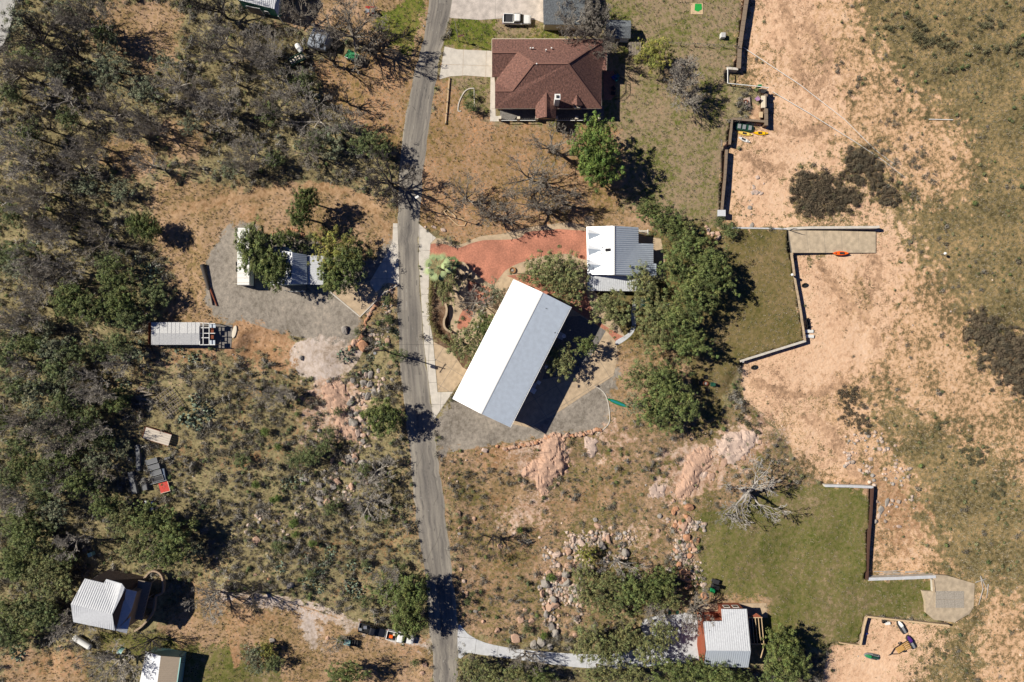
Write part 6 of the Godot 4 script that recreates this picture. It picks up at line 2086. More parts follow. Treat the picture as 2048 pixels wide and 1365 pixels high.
# ---------- trees ----------
func leaf_bits(m: MB, c: Vector3, r: Vector3, n: int, s: float, tint: Color, sphere := false) -> void:
	for i in n:
		var d := Vector3(rng.randfn(), rng.randfn(), rng.randfn()).normalized()
		if not sphere and d.y < -0.35: d.y = -d.y
		var p := c + d * r * pow(rng.randf(), 0.4)
		var nn := (d + Vector3(rng.randf_range(-1, 1), rng.randf_range(-0.4, 1.2), rng.randf_range(-1, 1)) * 0.75).normalized()
		var x := nn.cross(Vector3(rng.randfn(), rng.randfn(), rng.randfn())).normalized()
		var y := nn.cross(x)
		var l := s * rng.randf_range(0.6, 1.25)
		var w := l * rng.randf_range(0.45, 0.7)
		var g := rng.randf_range(0.6, 1.4)
		m.col = Color(tint.r * g * rng.randf_range(0.9, 1.1), tint.g * g, tint.b * g)
		var na := (nn + d * 0.5).normalized()
		m.tri_n(p - x * l * 0.5, p + y * w * 0.5, p + x * l * 0.5, na, na, na)
		m.tri_n(p - x * l * 0.5, p + x * l * 0.5, p - y * w * 0.5, na, na, na)

var crown_mesh := {}
var trunk_mesh := {}
const KINDS := {
	"oak": [[0.115, 0.144, 0.040], 0.66, 200, 44, 0.23],
	"dense": [[0.108, 0.136, 0.034], 0.78, 270, 44, 0.24],
	"bright": [[0.110, 0.165, 0.030], 0.95, 270, 46, 0.23],
	"olive": [[0.156, 0.165, 0.059], 0.52, 165, 42, 0.23],
	"yellow": [[0.212, 0.214, 0.044], 0.62, 185, 44, 0.22],
	"juniper": [[0.110, 0.139, 0.047], 0.75, 165, 44, 0.21],
	"grey": [[0.148, 0.165, 0.094], 0.55, 120, 38, 0.23]}

func crown_of(kind: String, v: int) -> Array:
	var key := "%s%d" % [kind, v]
	if crown_mesh.has(key): return [crown_mesh[key], trunk_mesh[key]]
	var k: Array = KINDS[kind]
	var m := MB.new()
	var t := MB.new()
	var f := noise(0.9, 2, 100 + v * 7 + kind.length() * 31)
	t.tube(Vector3(0, -0.5, 0), Vector3(0.1, 2.6, 0.05), 0.3, 0.2, 7)
	for i in k[2]:
		var d := Vector3(rng.randfn(), rng.randfn() * 0.8 + 0.25, rng.randfn()).normalized()
		var far: float = 4.0 * (0.78 + (0.4 if kind == "dense" else (0.5 if kind == "bright" else 0.75)) * f.get_noise_3d(d.x * 1.4, d.y * 1.4, d.z * 1.4))
		var r := far * pow(rng.randf(), 0.36)
		var c := Vector3(d.x * r, 5.0 + d.y * r * k[1], d.z * r)
		if c.y < 2.4: c.y = 2.4 + rng.randf() * 1.4
		var s := lerpf(0.22, 0.78, pow(rng.randf(), 1.5))
		var g := rng.randf_range(0.6, 1.4)
		var tint := Color(k[0][0] * g * rng.randf_range(0.88, 1.15), k[0][1] * g, k[0][2] * g)
		leaf_bits(m, c, Vector3(s, s * 0.75, s), k[3], k[4], tint)
		if i % 16 == 0:
			t.tube(Vector3(0.1, 2.3, 0.05), c * Vector3(0.6, 0.85, 0.6), 0.14, 0.07, 5)
			t.tube(c * Vector3(0.6, 0.85, 0.6), c, 0.07, 0.03, 4)
	crown_mesh[key] = m.mesh(); trunk_mesh[key] = t.mesh()
	return [crown_mesh[key], trunk_mesh[key]]

var bare_mesh := {}
func bare_of(v: int, dense: float) -> ArrayMesh:
	var key := "%d_%d" % [v, int(dense * 10)]
	if bare_mesh.has(key): return bare_mesh[key]
	var m := MB.new()
	var n := 5 + v % 3
	m.tube(Vector3(0, -0.5, 0), Vector3(0.15, 1.8, 0), 0.3, 0.25, 7)
	for i in n:
		var a := TAU * i / n + rng.randf_range(-0.4, 0.4)
		grow(m, Vector3(0.15, 1.5 + rng.randf() * 0.4, 0), Vector3(cos(a), rng.randf_range(0.55, 1.3), sin(a)).normalized(), rng.randf_range(2.2, 3.2), 0.19, 4, dense)
	grow(m, Vector3(0.15, 1.7, 0), Vector3(0.1, 1, 0.1), 2.4, 0.19, 4, dense)
	bare_mesh[key] = m.mesh()
	return bare_mesh[key]

func grow(m: MB, p: Vector3, d: Vector3, l: float, r: float, depth: int, dense: float) -> void:
	var segs := 4 if depth >= 3 else 2
	var q := p
	for s in segs:
		d = (d + Vector3(rng.randf_range(-1, 1), rng.randf_range(-0.5, 0.5), rng.randf_range(-1, 1)) * 0.24).normalized()
		var e := q + d * l / segs
		var r0 := r * (1.0 - 0.6 * s / segs); var r1 := r * (1.0 - 0.6 * (s + 1) / segs)
		m.tube(q, e, r0, r1, 5 if depth >= 3 else 3)
		q = e
		if depth > 0:
			var kids := 1 if rng.randf() < 0.8 * dense else 0
			if depth <= 2: kids += 1 if rng.randf() < 0.6 * dense else 0
			if s == segs - 1: kids += 2
			for k in kids:
				var nd := (d + Vector3(rng.randf_range(-1, 1), rng.randf_range(-0.35, 0.7), rng.randf_range(-1, 1)) * 0.85).normalized()
				grow(m, q, nd, l * rng.randf_range(0.45, 0.68), maxf(r1 * 0.75, 0.034), depth - 1, dense)

var crown_mat := {}
func tree(kind: String, x: float, y: float, rx: float, rz: float, h: float, label := "", v := -1) -> void:
	if v < 0: v = trees_done.size() % 4
	var hc := h * 0.62
	var at := plan(x, y, hc)
	at.y = ground(at.x, at.z)
	var turn := rng.randf() * TAU
	var t: Node3D
	if kind in ["bare", "dark", "pale", "haze"]:
		t = thing("bare_tree", label, "tree", at)
		var b := put("branches", bare_of(v, 0.42 if kind == "pale" else (0.68 if kind == "dark" else 0.78)), {"bare": M.bare_bark, "dark": M.dark_bark, "pale": M.pale_bark, "haze": M.haze_bark}[kind], t)
		b.transform = Transform3D(Basis.from_scale(Vector3(rx / 42.0, h / 6.2, rz / 42.0)) * Basis(Vector3.UP, turn), Vector3.ZERO)
	else:
		t = thing("leafy_tree", label, "tree", at)
		var c := crown_of(kind, v)
		var s := Basis.from_scale(Vector3(rx / 36.0, h / 8.0, rz / 36.0)) * Basis(Vector3.UP, turn)
		var o := put("crown", c[0], M.leaf, t)
		o.transform = Transform3D(s, Vector3.ZERO)
		var w := put("trunk", c[1], M.bark, t)
		w.transform = Transform3D(s, Vector3.ZERO)
	t.set_meta("group", "bare trees" if t.name.begins_with("bare") else "evergreen trees")
	trees_done.append([t, kind, x, y, maxf(rx, rz)])

const MARKS := [
	[830, 620, "the road's middle"], [850, 1200, "the road's lower end"], [870, 60, "the road's top end"], [1095, 150, "the brown shingled house"], [1030, 700, "the white house"],
	[1240, 515, "the guest house"], [600, 535, "the small cottage"], [365, 668, "the corrugated shed"], [225, 1215, "the two storey house"], [320, 1340, "the tan roofed cabin"],
	[1450, 1275, "the red cabin"], [515, 15, "the green barn"], [645, 85, "the covered camper"], [310, 945, "the grey bins"], [338, 804, "the lattice panel"],
	[770, 1262, "the two parked pickups"], [1034, 43, "the top white pickup"], [1490, 265, "the yellow kayaks"], [1665, 485, "the upper boat ramp"], [1900, 1205, "the lower boat ramp"],
	[1411, 767, "the iron fire pit"], [1180, 860, "the gravel pad"], [1490, 205, "the rusty fire pit"], [1800, 1290, "the jet skis"], [1745, 1070, "the dark rusty wall"],
	[10, 60, "the corner side road"], [768, 701, "the utility pole"], [1100, 1310, "the white driveway"], [415, 570, "the long grey log"], [1600, 620, "the pale beach wall"], [320, 872, "the pale decked trailer"]]
const LOOK := {"dense": "dense dark green oak", "oak": "dense dark green oak", "bright": "bright green evergreen tree", "olive": "loose olive green live oak", "yellow": "yellowish green oak", "juniper": "dark green juniper", "grey": "thin grey green tree", "bare": "bare grey tree", "dark": "bare dark branched tree", "pale": "bleached white dead tree", "haze": "bare tree of fine grey twigs"}
const RANK := ["nearest", "second nearest", "third nearest", "fourth nearest", "fifth nearest", "sixth nearest", "seventh nearest", "eighth nearest", "ninth nearest", "tenth nearest", "eleventh nearest", "twelfth nearest"]

func name_by_landmarks(list: Array, look: Dictionary) -> void:    # [node, kind, x, y, r]: say what each stands beside, and which of its like it is
	var groups := {}
	for e in list:
		if String((e[0] as Node).get_meta("label")) != "": continue
		var best := INF
		var mark := ""
		var d := Vector2.ZERO
		for m in MARKS:
			var w := Vector2(e[2] - m[0], e[3] - m[1])
			if w.length() < best:
				best = w.length(); mark = m[2]; d = w
		var side := ""
		if absf(d.y) > absf(d.x) * 0.45: side = "above" if d.y < 0 else "below"
		var flank := ""
		if absf(d.x) > absf(d.y) * 0.45: flank = "left" if d.x < 0 else "right"
		var where: String = side + " " + mark if flank == "" else (flank + " of " + mark if side == "" else flank + "-" + side + " " + mark)
		var size: String = "small " if e[4] < 19 else ("large " if e[4] > 42 else "")
		var key: String = size + look[e[1]] + "|" + where
		if not groups.has(key): groups[key] = []
		groups[key].append([best, e[0]])
	for key: String in groups:
		var g: Array = groups[key]
		g.sort_custom(func(a, b): return a[0] < b[0])
		var p := key.split("|")
		for i in g.size():
			var s := p[0] + " " + p[1]
			if g.size() > 1: s = p[0] + " " + p[1] + ", " + (RANK[i] if i < 12 else "farther out, number %d" % (i + 1))
			(g[i][1] as Node).set_meta("label", s)

func trees() -> void:
	M.leaf = paint(Color.WHITE, 0.75, 0.0, true)
	M.leaf.backlight_enabled = true
	M.leaf.backlight = Color(0.05, 0.06, 0.015)
	M.haze_bark = paint(Color(0.62, 0.595, 0.555), 0.95)
	# about the houses
	tree("bright", 1185, 292, 46, 56, 11.5, "tall bright green juniper below the brown house, casting a long shadow", 0)
	tree("bright", 1200, 340, 42, 40, 10.5, "lower bright green juniper pressed against the tall one below the brown house", 1)
	tree("dense", 768, 836, 40, 42, 8.5, "round dark green oak on the left verge of the road below the utility pole", 1)
	tree("dense", 822, 1190, 38, 44, 9, "upper crown of the roadside oaks shading the road at the parked pickups", 2)
	tree("dense", 818, 1240, 36, 42, 9, "lower crown of the roadside oaks hanging over the white pickup", 3)
	tree("dense", 613, 396, 28, 26, 9.5, "tall dark juniper standing alone above the small cottage", 0)
	tree("dense", 602, 430, 26, 30, 8.5, "dark juniper just below the tall one above the small cottage", 2)
	tree("dense", 508, 500, 40, 55, 8.5, "dark oak spreading over the white box trailer", 0)
	tree("dense", 546, 540, 34, 46, 8.5, "dark oak leaning over the left roof of the small cottage", 3)
	tree("oak", 562, 480, 28, 24, 6.5, "small dark oak crown above the left corner of the cottage", 1)
	tree("yellow", 665, 500, 42, 42, 8.5, "yellow green oak right of the small cottage, upper crown", 0)
	tree("dense", 672, 550, 40, 44, 8.5, "dark oak right of the small cottage, lower crown", 2)
	tree("oak", 705, 520, 36, 50, 7.5, "shaded oak crown reaching towards the left driveway", 1)
	tree("dense", 270, 450, 22, 28, 6.5, "dark green juniper left of a round shadow in the dry grass", 1)
	tree("dense", 296, 455, 22, 32, 6.5, "dark juniper on the right of a pair above the log's left", 3)
	tree("olive", 1078, 548, 44, 38, 7, "loose live oak left of the guest house, left crown", 0)
	tree("olive", 1122, 535, 46, 42, 7.5, "loose live oak left of the guest house, upper crown", 1)
	tree("olive", 1138, 578, 40, 40, 7, "loose live oak left of the guest house, lower crown", 2)
	tree("olive", 1222, 620, 46, 44, 7.5, "loose live oak in front of the guest house porch, left crown", 3)
	tree("olive", 1288, 572, 36, 44, 7, "loose live oak overhanging the right end of the guest house porch", 0)
	tree("oak", 1300, 422, 38, 26, 7, "upper dark oak at the guest house's upper right corner", 1)
	tree("oak", 1342, 448, 42, 32, 7.5, "dark oak between the guest house and the round bushes", 2)
	tree("oak", 1375, 488, 44, 40, 8.5, "", 0)
	tree("oak", 1418, 528, 48, 44, 9, "", 1)
	tree("oak", 1355, 535, 40, 42, 8.5, "", 3)
	tree("oak", 1390, 585, 52, 44, 9, "", 2)
	tree("oak", 1440, 560, 36, 40, 8, "", 0)
	tree("olive", 1312, 632, 48, 42, 8, "", 1)
	tree("oak", 1358, 640, 48, 44, 8.5, "", 2)
	tree("olive", 1308, 682, 40, 34, 7.5, "", 3)
	tree("oak", 1380, 690, 48, 36, 8.5, "", 0)
	tree("olive", 1285, 752, 42, 36, 7.5, "", 2)
	tree("oak", 1330, 762, 48, 42, 8.5, "", 1)
	tree("oak", 1318, 820, 52, 46, 8.5, "", 3)
	tree("oak", 1365, 810, 34, 40, 8, "", 2)
	tree("grey", 1268, 810, 26, 24, 6, "", 2)
	tree("olive", 1122, 725, 34, 38, 6.5, "larger pale green tree in the shadow behind the white house", 1)
	tree("oak", 1172, 692, 24, 22, 6.5, "small round green tree behind the white house", 0)
	tree("olive", 928, 690, 38, 40, 7, "loose live oak at the left long side of the white house", 2)
	tree("oak", 968, 655, 28, 34, 7, "dark oak brushing the white roof above the live oak", 3)
	tree("olive", 893, 575, 26, 40, 6.5, "feathery olive tree under the palms in the courtyard", 3)
	tree("haze", 950, 605, 30, 28, 5, "small bare tree with fine twigs over the red court path", 1)
	tree("grey", 985, 590, 26, 30, 4.5, "thin grey shrub tree at the white house's upper left corner", 0)
	tree("yellow", 1308, 105, 38, 38, 7.5, "bushy yellow green tree right of the garden shed", 1)
	tree("haze", 1366, 165, 42, 46, 7.5, "round bare tree with dense fine twigs over the garden bench", 2)
	tree("haze", 1384, 195, 28, 30, 5.5, "smaller bare twiggy tree beside the round one over the bench", 0)
	tree("juniper", 1440, 443, 13, 12, 2.6, "small round bush under the grey utility box"); tree("juniper", 1458, 463, 20, 18, 3.2, "round dark green bush right of the pale rocks at the lawn's top")
	tree("juniper", 735, 285, 38, 32, 7, "dark green tree on the left verge casting shade on the upper road", 2)
	tree("juniper", 765, 300, 22, 24, 6, "", 0)
	# bare trees
	for e in [["dark", 775, 362, 62, 58, 9], ["bare", 1062, 350, 58, 46, 8], ["bare", 1100, 290, 48, 44, 8], ["bare", 932, 392, 36, 40, 7], ["bare", 1070, 405, 60, 36, 8], ["bare", 985, 425, 48, 28, 7], ["bare", 1130, 400, 44, 30, 7],
		["haze", 1150, 35, 36, 40, 7], ["haze", 1188, 25, 24, 40, 7], ["bare", 1165, 80, 44, 28, 8], ["bare", 1205, 100, 34, 34, 8], ["bare", 700, 60, 66, 56, 9], ["dark", 755, 85, 52, 44, 9], ["dark", 660, 110, 48, 44, 8], ["bare", 590, 20, 36, 44, 7],
		["dark", 430, 10, 50, 40, 9], ["haze", 530, 100, 44, 40, 7], ["bare", 480, 100, 46, 36, 7], ["haze", 580, 175, 46, 40, 7], ["haze", 630, 235, 48, 40, 7], ["bare", 545, 215, 40, 34, 7], ["dark", 690, 195, 32, 30, 6], ["haze", 440, 75, 42, 36, 7], ["haze", 350, 165, 40, 34, 6], ["haze", 440, 215, 52, 38, 7], ["bare", 395, 195, 36, 34, 7], ["haze", 120, 190, 50, 44, 8], ["dark", 60, 70, 52, 44, 9], ["bare", 165, 40, 50, 40, 9], ["dark", 130, 95, 54, 40, 9], ["bare", 20, 140, 44, 44, 8], ["bare", 220, 225, 40, 36, 7], ["haze", 40, 315, 56, 46, 8], ["bare", 260, 260, 42, 30, 6], ["haze", 290, 325, 36, 28, 6], ["bare", 150, 335, 44, 32, 7], ["haze", 500, 300, 44, 30, 6], ["bare", 610, 300, 44, 30, 7], ["haze", 690, 250, 36, 34, 7],
		["bare", 70, 380, 44, 30, 7], ["haze", 110, 470, 40, 34, 7], ["bare", 190, 480, 40, 36, 7], ["haze", 60, 520, 46, 40, 7], ["dark", 140, 430, 46, 30, 7], ["haze", 40, 640, 40, 30, 7], ["bare", 90, 560, 44, 34, 7], ["bare", 30, 850, 66, 40, 9], ["haze", 180, 765, 40, 36, 7], ["bare", 120, 860, 50, 40, 8], ["haze", 40, 740, 40, 32, 7], ["haze", 140, 1085, 40, 34, 7], ["bare", 195, 940, 32, 30, 5], ["haze", 30, 1000, 40, 32, 7],
		["haze", 415, 1200, 48, 40, 7], ["dark", 495, 1198, 44, 40, 7], ["haze", 225, 1330, 52, 44, 7], ["dark", 292, 1292, 40, 26, 6], ["haze", 150, 1250, 46, 34, 7], ["haze", 745, 950, 44, 44, 5], ["haze", 735, 1010, 44, 36, 5], ["haze", 560, 790, 30, 26, 4], ["haze", 500, 780, 22, 20, 4], ["dark", 985, 1085, 34, 32, 6], ["pale", 1508, 992, 84, 68, 8], ["pale", 1462, 1036, 30, 22, 4.5], ["pale", 1235, 1130, 40, 32, 6], ["haze", 670, 1290, 26, 20, 4], ["bare", 1050, 1320, 36, 26, 6], ["haze", 1310, 1225, 30, 26, 5], ["bare", 1395, 1230, 34, 44, 7], ["haze", 790, 1165, 40, 36, 6]]:
		tree(e[0], e[1], e[2], e[3], e[4], e[5])
	# evergreens of the left woods and the lower slopes
	for e in [["grey", 40, 40, 36, 34, 8], ["juniper", 18, 185, 30, 28, 7], ["grey", 110, 130, 36, 30, 7], ["juniper", 200, 62, 30, 28, 7], ["grey", 130, 20, 36, 26, 8], ["grey", 215, 155, 32, 28, 6], ["juniper", 130, 235, 26, 24, 6], ["grey", 330, 120, 26, 22, 5], ["juniper", 540, 225, 28, 28, 6], ["juniper", 630, 285, 30, 26, 6], ["juniper", 545, 320, 26, 22, 5], ["grey", 460, 335, 30, 22, 5], ["grey", 380, 250, 28, 24, 5], ["juniper", 20, 430, 26, 28, 6], ["grey", 170, 370, 34, 24, 6], ["grey", 235, 380, 30, 26, 5],
		["dense", 138, 600, 40, 38, 8], ["oak", 178, 622, 36, 34, 8], ["oak", 225, 560, 38, 34, 8.5], ["dense", 238, 605, 36, 38, 8.5], ["juniper", 260, 635, 40, 30, 7], ["juniper", 300, 590, 36, 34, 6], ["juniper", 210, 525, 30, 24, 7],
		["juniper", 30, 690, 36, 30, 7], ["grey", 100, 700, 40, 32, 7], ["juniper", 195, 700, 24, 22, 6], ["juniper", 235, 685, 32, 28, 7], ["grey", 60, 785, 40, 34, 8], ["juniper", 128, 806, 32, 30, 8], ["dense", 232, 800, 28, 26, 4.5], ["juniper", 180, 830, 30, 28, 7], ["juniper", 40, 890, 36, 30, 8], ["juniper", 200, 885, 30, 28, 5], ["grey", 235, 900, 22, 24, 3.5], ["juniper", 82, 955, 34, 28, 7.5], ["oak", 152, 968, 34, 30, 8], ["juniper", 225, 1015, 32, 26, 5], ["grey", 190, 920, 30, 24, 7], ["juniper", 20, 960, 30, 28, 7], ["grey", 110, 1020, 36, 28, 7],
		["oak", 48, 1085, 40, 38, 8.5], ["olive", 245, 1045, 38, 34, 8], ["oak", 300, 1045, 44, 36, 9], ["oak", 345, 1070, 44, 38, 9], ["olive", 262, 1100, 36, 34, 8], ["oak", 330, 1110, 44, 34, 8.5], ["olive", 70, 1160, 44, 38, 8], ["olive", 115, 1175, 36, 34, 8], ["oak", 30, 1140, 36, 34, 8], ["olive", 45, 1225, 38, 34, 8], ["juniper", 100, 1235, 34, 28, 7], ["oak", 205, 1015, 32, 26, 7.5], ["grey", 380, 1100, 28, 26, 6],
		["juniper", 590, 922, 22, 20, 4], ["juniper", 618, 912, 24, 22, 4.5], ["juniper", 648, 892, 20, 26, 4.5], ["juniper", 728, 940, 17, 16, 4], ["juniper", 660, 1018, 20, 18, 4], ["juniper", 558, 1096, 16, 14, 3.2], ["juniper", 480, 922, 20, 18, 3.5], ["bright", 508, 972, 9, 9, 2], ["bright", 553, 998, 9, 8, 2], ["bright", 543, 1002, 8, 7, 2], ["bright", 587, 1048, 10, 9, 2], ["bright", 625, 1088, 10, 8, 2], ["bright", 590, 1070, 9, 8, 2], ["bright", 735, 1040, 9, 8, 2], ["bright", 530, 865, 10, 10, 2], ["bright", 555, 895, 9, 8, 2], ["juniper", 672, 825, 12, 11, 2.5], ["juniper", 660, 862, 12, 11, 2.5], ["bright", 725, 830, 9, 9, 2], ["juniper", 805, 1135, 11, 10, 2.5], ["juniper", 770, 1040, 12, 11, 2.5], ["juniper", 728, 1208, 14, 14, 3.5], ["oak", 775, 1185, 36, 34, 6.5], ["juniper", 730, 1130, 12, 11, 2.5], ["juniper", 620, 1150, 13, 12, 2.5], ["juniper", 795, 710, 22, 14, 3.5], ["juniper", 775, 600, 12, 12, 2.2], ["juniper", 775, 640, 11, 12, 2.2], ["juniper", 714, 664, 9, 10, 2.2],
		["oak", 690, 1352, 44, 26, 8], ["grey", 505, 1312, 28, 24, 5], ["yellow", 530, 1300, 20, 18, 4], ["juniper", 545, 1330, 22, 20, 4.5], ["grey", 515, 1340, 20, 18, 4], ["bright", 682, 1280, 8, 8, 2], ["juniper", 830, 1328, 12, 9, 2.5],
		["olive", 945, 1340, 30, 30, 7], ["olive", 985, 1350, 34, 26, 7], ["olive", 1035, 1350, 32, 24, 7], ["oak", 1075, 1355, 36, 22, 6], ["olive", 1182, 1285, 38, 42, 8], ["olive", 1218, 1312, 30, 32, 8], ["olive", 1255, 1275, 34, 38, 8], ["olive", 1295, 1300, 32, 36, 7.5], ["olive", 1325, 1270, 30, 34, 7], ["oak", 1350, 1345, 44, 30, 8.5], ["oak", 1400, 1345, 32, 34, 8], ["oak", 1440, 1350, 38, 30, 9], ["olive", 1200, 1352, 40, 26, 7.5], ["olive", 1260, 1350, 40, 28, 7.5], ["oak", 1478, 1362, 30, 20, 8],
		["dense", 1565, 1292, 38, 42, 9], ["oak", 1555, 1345, 44, 36, 9], ["oak", 1600, 1330, 26, 34, 7.5],
		["yellow", 1172, 1112, 20, 22, 5], ["olive", 1165, 1150, 24, 28, 5.5], ["olive", 1180, 1190, 36, 34, 7], ["olive", 1222, 1168, 34, 26, 7], ["oak", 1262, 1185, 40, 40, 8], ["olive", 1225, 1215, 34, 26, 7], ["oak", 1305, 1180, 36, 34, 8], ["oak", 1330, 1165, 30, 28, 7], ["olive", 1340, 1205, 34, 24, 7], ["bright", 1102, 1158, 11, 9, 2.2], ["juniper", 1053, 1262, 12, 11, 2.6], ["bright", 1088, 1272, 8, 8, 2],
		["juniper", 942, 190, 9, 10, 2.5], ["juniper", 945, 215, 14, 13, 3], ["juniper", 935, 210, 12, 10, 2.6], ["juniper", 920, 1045, 8, 7, 2], ["juniper", 945, 1190, 8, 7, 2], ["juniper", 935, 1205, 9, 8, 2], ["bright", 1040, 1062, 8, 7, 2], ["juniper", 590, 470, 10, 8, 2.4], ["bright", 580, 468, 8, 8, 2], ["juniper", 623, 474, 14, 10, 3], ["juniper", 605, 495, 16, 12, 3.4]]:
		tree(e[0], e[1], e[2], e[3], e[4], e[5])
	# the thick of the woods
	for w in [[[0,60, 200,40, 290,150, 300,300, 200,420, 0,420], 14, ["dark", "haze", "grey", "bare", "juniper"]], [[0,420, 210,410, 120,560, 120,690, 0,690], 9, ["haze", "juniper", "bare", "grey"]], [[0,690, 270,680, 235,760, 190,960, 130,1060, 0,1060], 26, ["juniper", "oak", "haze", "grey", "juniper"]], [[0,1060, 140,1060, 140,1250, 0,1290], 12, ["olive", "oak", "juniper"]], [[380,30, 640,140, 720,300, 480,345, 380,250], 7, ["haze", "bare", "grey", "dark", "juniper"]]]:
		var poly := PackedVector2Array()
		for i in range(0, w[0].size(), 2): poly.append(Vector2(w[0][i], w[0][i + 1]))
		var n := 0
		var tries := 0
		while n < w[1] and tries < 3000:
			tries += 1
			var q := Vector2(rng.randf_range(0, 720), rng.randf_range(30, 1290))
			if not Geometry2D.is_point_in_polygon(q, poly): continue
			var near := INF
			for e in trees_done: near = minf(near, q.distance_to(Vector2(e[2], e[3])))
			if near < 26.0: continue
			tree(w[2][n % w[2].size()], q.x, q.y, rng.randf_range(22, 46), rng.randf_range(20, 36), rng.randf_range(5, 8))
			n += 1
	name_by_landmarks(trees_done, LOOK)
	palms()
	hedge()
	cacti()

func palms() -> void:
	for e in [[876, 534, 26.0, 5.0, "tall fan palm at the head of the courtyard hedge, pale green fronds"], [903, 528, 15.0, 3.6, "smaller darker fan palm close right of the tall palm"]]:
		var r: float = e[2] * 0.1
		var t := thing("palm_tree", e[4], "palm", plan(e[0], e[1], e[3]) * Vector3(1, 0, 1), 0.0, "palms in the courtyard")
		var tr := MB.new()
		tr.tube(Vector3(0, -0.3, 0), Vector3(0, e[3], 0), 0.26, 0.2, 8)
		put("trunk", tr, M.bark, t)
		for i in 17:
			var a := i * 2.399
			var lift := lerpf(1.05, -0.45, pow(i / 16.0, 0.7))
			var d := Vector3(cos(a) * cos(lift), sin(lift), sin(a) * cos(lift))
			var side := d.cross(Vector3.UP).normalized()
			var m := MB.new()
			var g := rng.randf_range(0.7, 1.35)
			m.col = Color(0.27 * g, 0.33 * g, 0.15 * g) if e[3] > 4 else Color(0.12 * g, 0.17 * g, 0.06 * g)
			if i > 14: m.col = Color(0.38, 0.26, 0.12)
			var stem := Vector3(0, e[3], 0) + d * r * 0.5
			m.tube(Vector3(0, e[3], 0), stem, 0.05, 0.04, 3)
			for k in 7:
				var f := (k - 3) / 3.0
				var q := (d * cos(f * 0.5) + side * sin(f * 0.5)).normalized()
				var tip := stem + (q + Vector3(0, -0.2, 0)) * r * 0.8 * (1.0 - 0.25 * absf(f))
				var w := q.cross(Vector3.UP).normalized() * r * 0.055
				var mid := stem + q * r * 0.3 + Vector3(0, 0.03, 0)
				m.tri(stem, mid + w, mid - w); m.tri(mid + w, tip, mid - w)
			put("frond", m, M.leaf, t)

func hedge() -> void:
	var f := smooth([864,560, 861,585, 859,615, 862,645, 870,664, 886,680, 902,690], false, 5)
	var m := MB.new()
	for i in range(0, f.size() - 2, 2):
		var a := plan(f[i], f[i + 1], 0.9); var b := plan(f[i + 2], f[i + 3], 0.9)
		var n := int(a.distance_to(b) / 0.25) + 1
		for k in n:
			var c := a.lerp(b, k / float(n))
			var g := rng.randf_range(0.8, 1.2)
			leaf_bits(m, Vector3(c.x, 0.8, c.z) + Vector3(rng.randf_range(-0.35, 0.35), rng.randf_range(-0.2, 0.25), rng.randf_range(-0.2, 0.2)), Vector3(0.55, 0.7, 0.4), 46, 0.2, Color(0.155 * g, 0.135 * g, 0.042 * g))
	var t := thing("hedge", "long curved olive brown hedge between the road's concrete strip and the palm courtyard", "hedge", Vector3.ZERO)
	put("foliage", m, M.leaf, t)
	var st := MB.new()
	for i in range(0, f.size() - 2, 2):
		var a := plan(f[i], f[i + 1])
		for k in 3:
			st.tube(a + Vector3(k * 0.2 - 0.2, -0.1, 0), a + Vector3(k * 0.25 - 0.25, 0.7, 0), 0.03, 0.02, 4)
	put("stems", st, M.bark, t)

func cacti() -> void:
	M.cactus = paint(Color.WHITE, 0.7, 0.0, true)
	var protos := []
	for v in 4:
		var m := MB.new()
		for i in 46:
			var a := rng.randf() * TAU; var rr := sqrt(rng.randf()) * 1.1
			var at := Vector3(cos(a) * rr, 0.15 + rng.randf() * 0.55 * (1.3 - rr), sin(a) * rr)
			var b := Basis(Vector3(rng.randf_range(-1, 1), rng.randf_range(-1, 1), rng.randf_range(-1, 1)).normalized(), rng.randf() * TAU)
			var g := rng.randf_range(0.75, 1.3)
			m.col = Color(0.17 * g, 0.22 * g, 0.15 * g)
			var w := rng.randf_range(0.11, 0.17)
			for s in [-1.0, 1.0]:
				for k in 7:
					var t0 := TAU * k / 7; var t1 := TAU * (k + 1) / 7
					m.tri(at + b * Vector3(0, 0, 0.03 * s), at + b * Vector3(cos(t0) * w, sin(t0) * w * 1.35, 0), at + b * Vector3(cos(t1) * w, sin(t1) * w * 1.35, 0))
		protos.append(m.mesh())
	var done := []
	var i := 0
	for e in [[305, 545, 18], [318, 535, 12], [300, 562, 14], [275, 520, 10], [690, 712, 16], [700, 700, 10], [732, 738, 10], [390, 800, 14], [405, 815, 18], [375, 835, 20], [420, 830, 12], [395, 850, 16], [360, 700, 10], [385, 715, 12], [36, 1306, 16], [640, 1140, 14], [655, 1120, 12], [700, 1170, 16], [712, 1185, 14], [620, 1165, 15], [640, 1175, 12], [735, 1135, 12], [600, 960, 12], [575, 965, 14], [660, 1100, 13], [560, 1135, 14], [610, 1120, 11], [705, 1130, 12], [300, 180, 10], [285, 192, 9], [630, 200, 14], [595, 290, 10], [770, 575, 8], [762, 690, 10], [790, 665, 8], [740, 715, 9], [250, 770, 11], [70, 490, 12], [770, 615, 9]]:
		var t := thing("prickly_pear", "", "cactus", spot(e[0], e[1]), i * 1.7, "prickly pear clumps")
		var o := put("pads", protos[i % 4], M.cactus, t)
		o.scale = Vector3.ONE * e[2] / 11.0
		o.set_meta("kind", "stuff")
		done.append([t, "cactus", e[0], e[1], e[2] + 8])
		i += 1
	name_by_landmarks(done, {"cactus": "grey green prickly pear clump"})

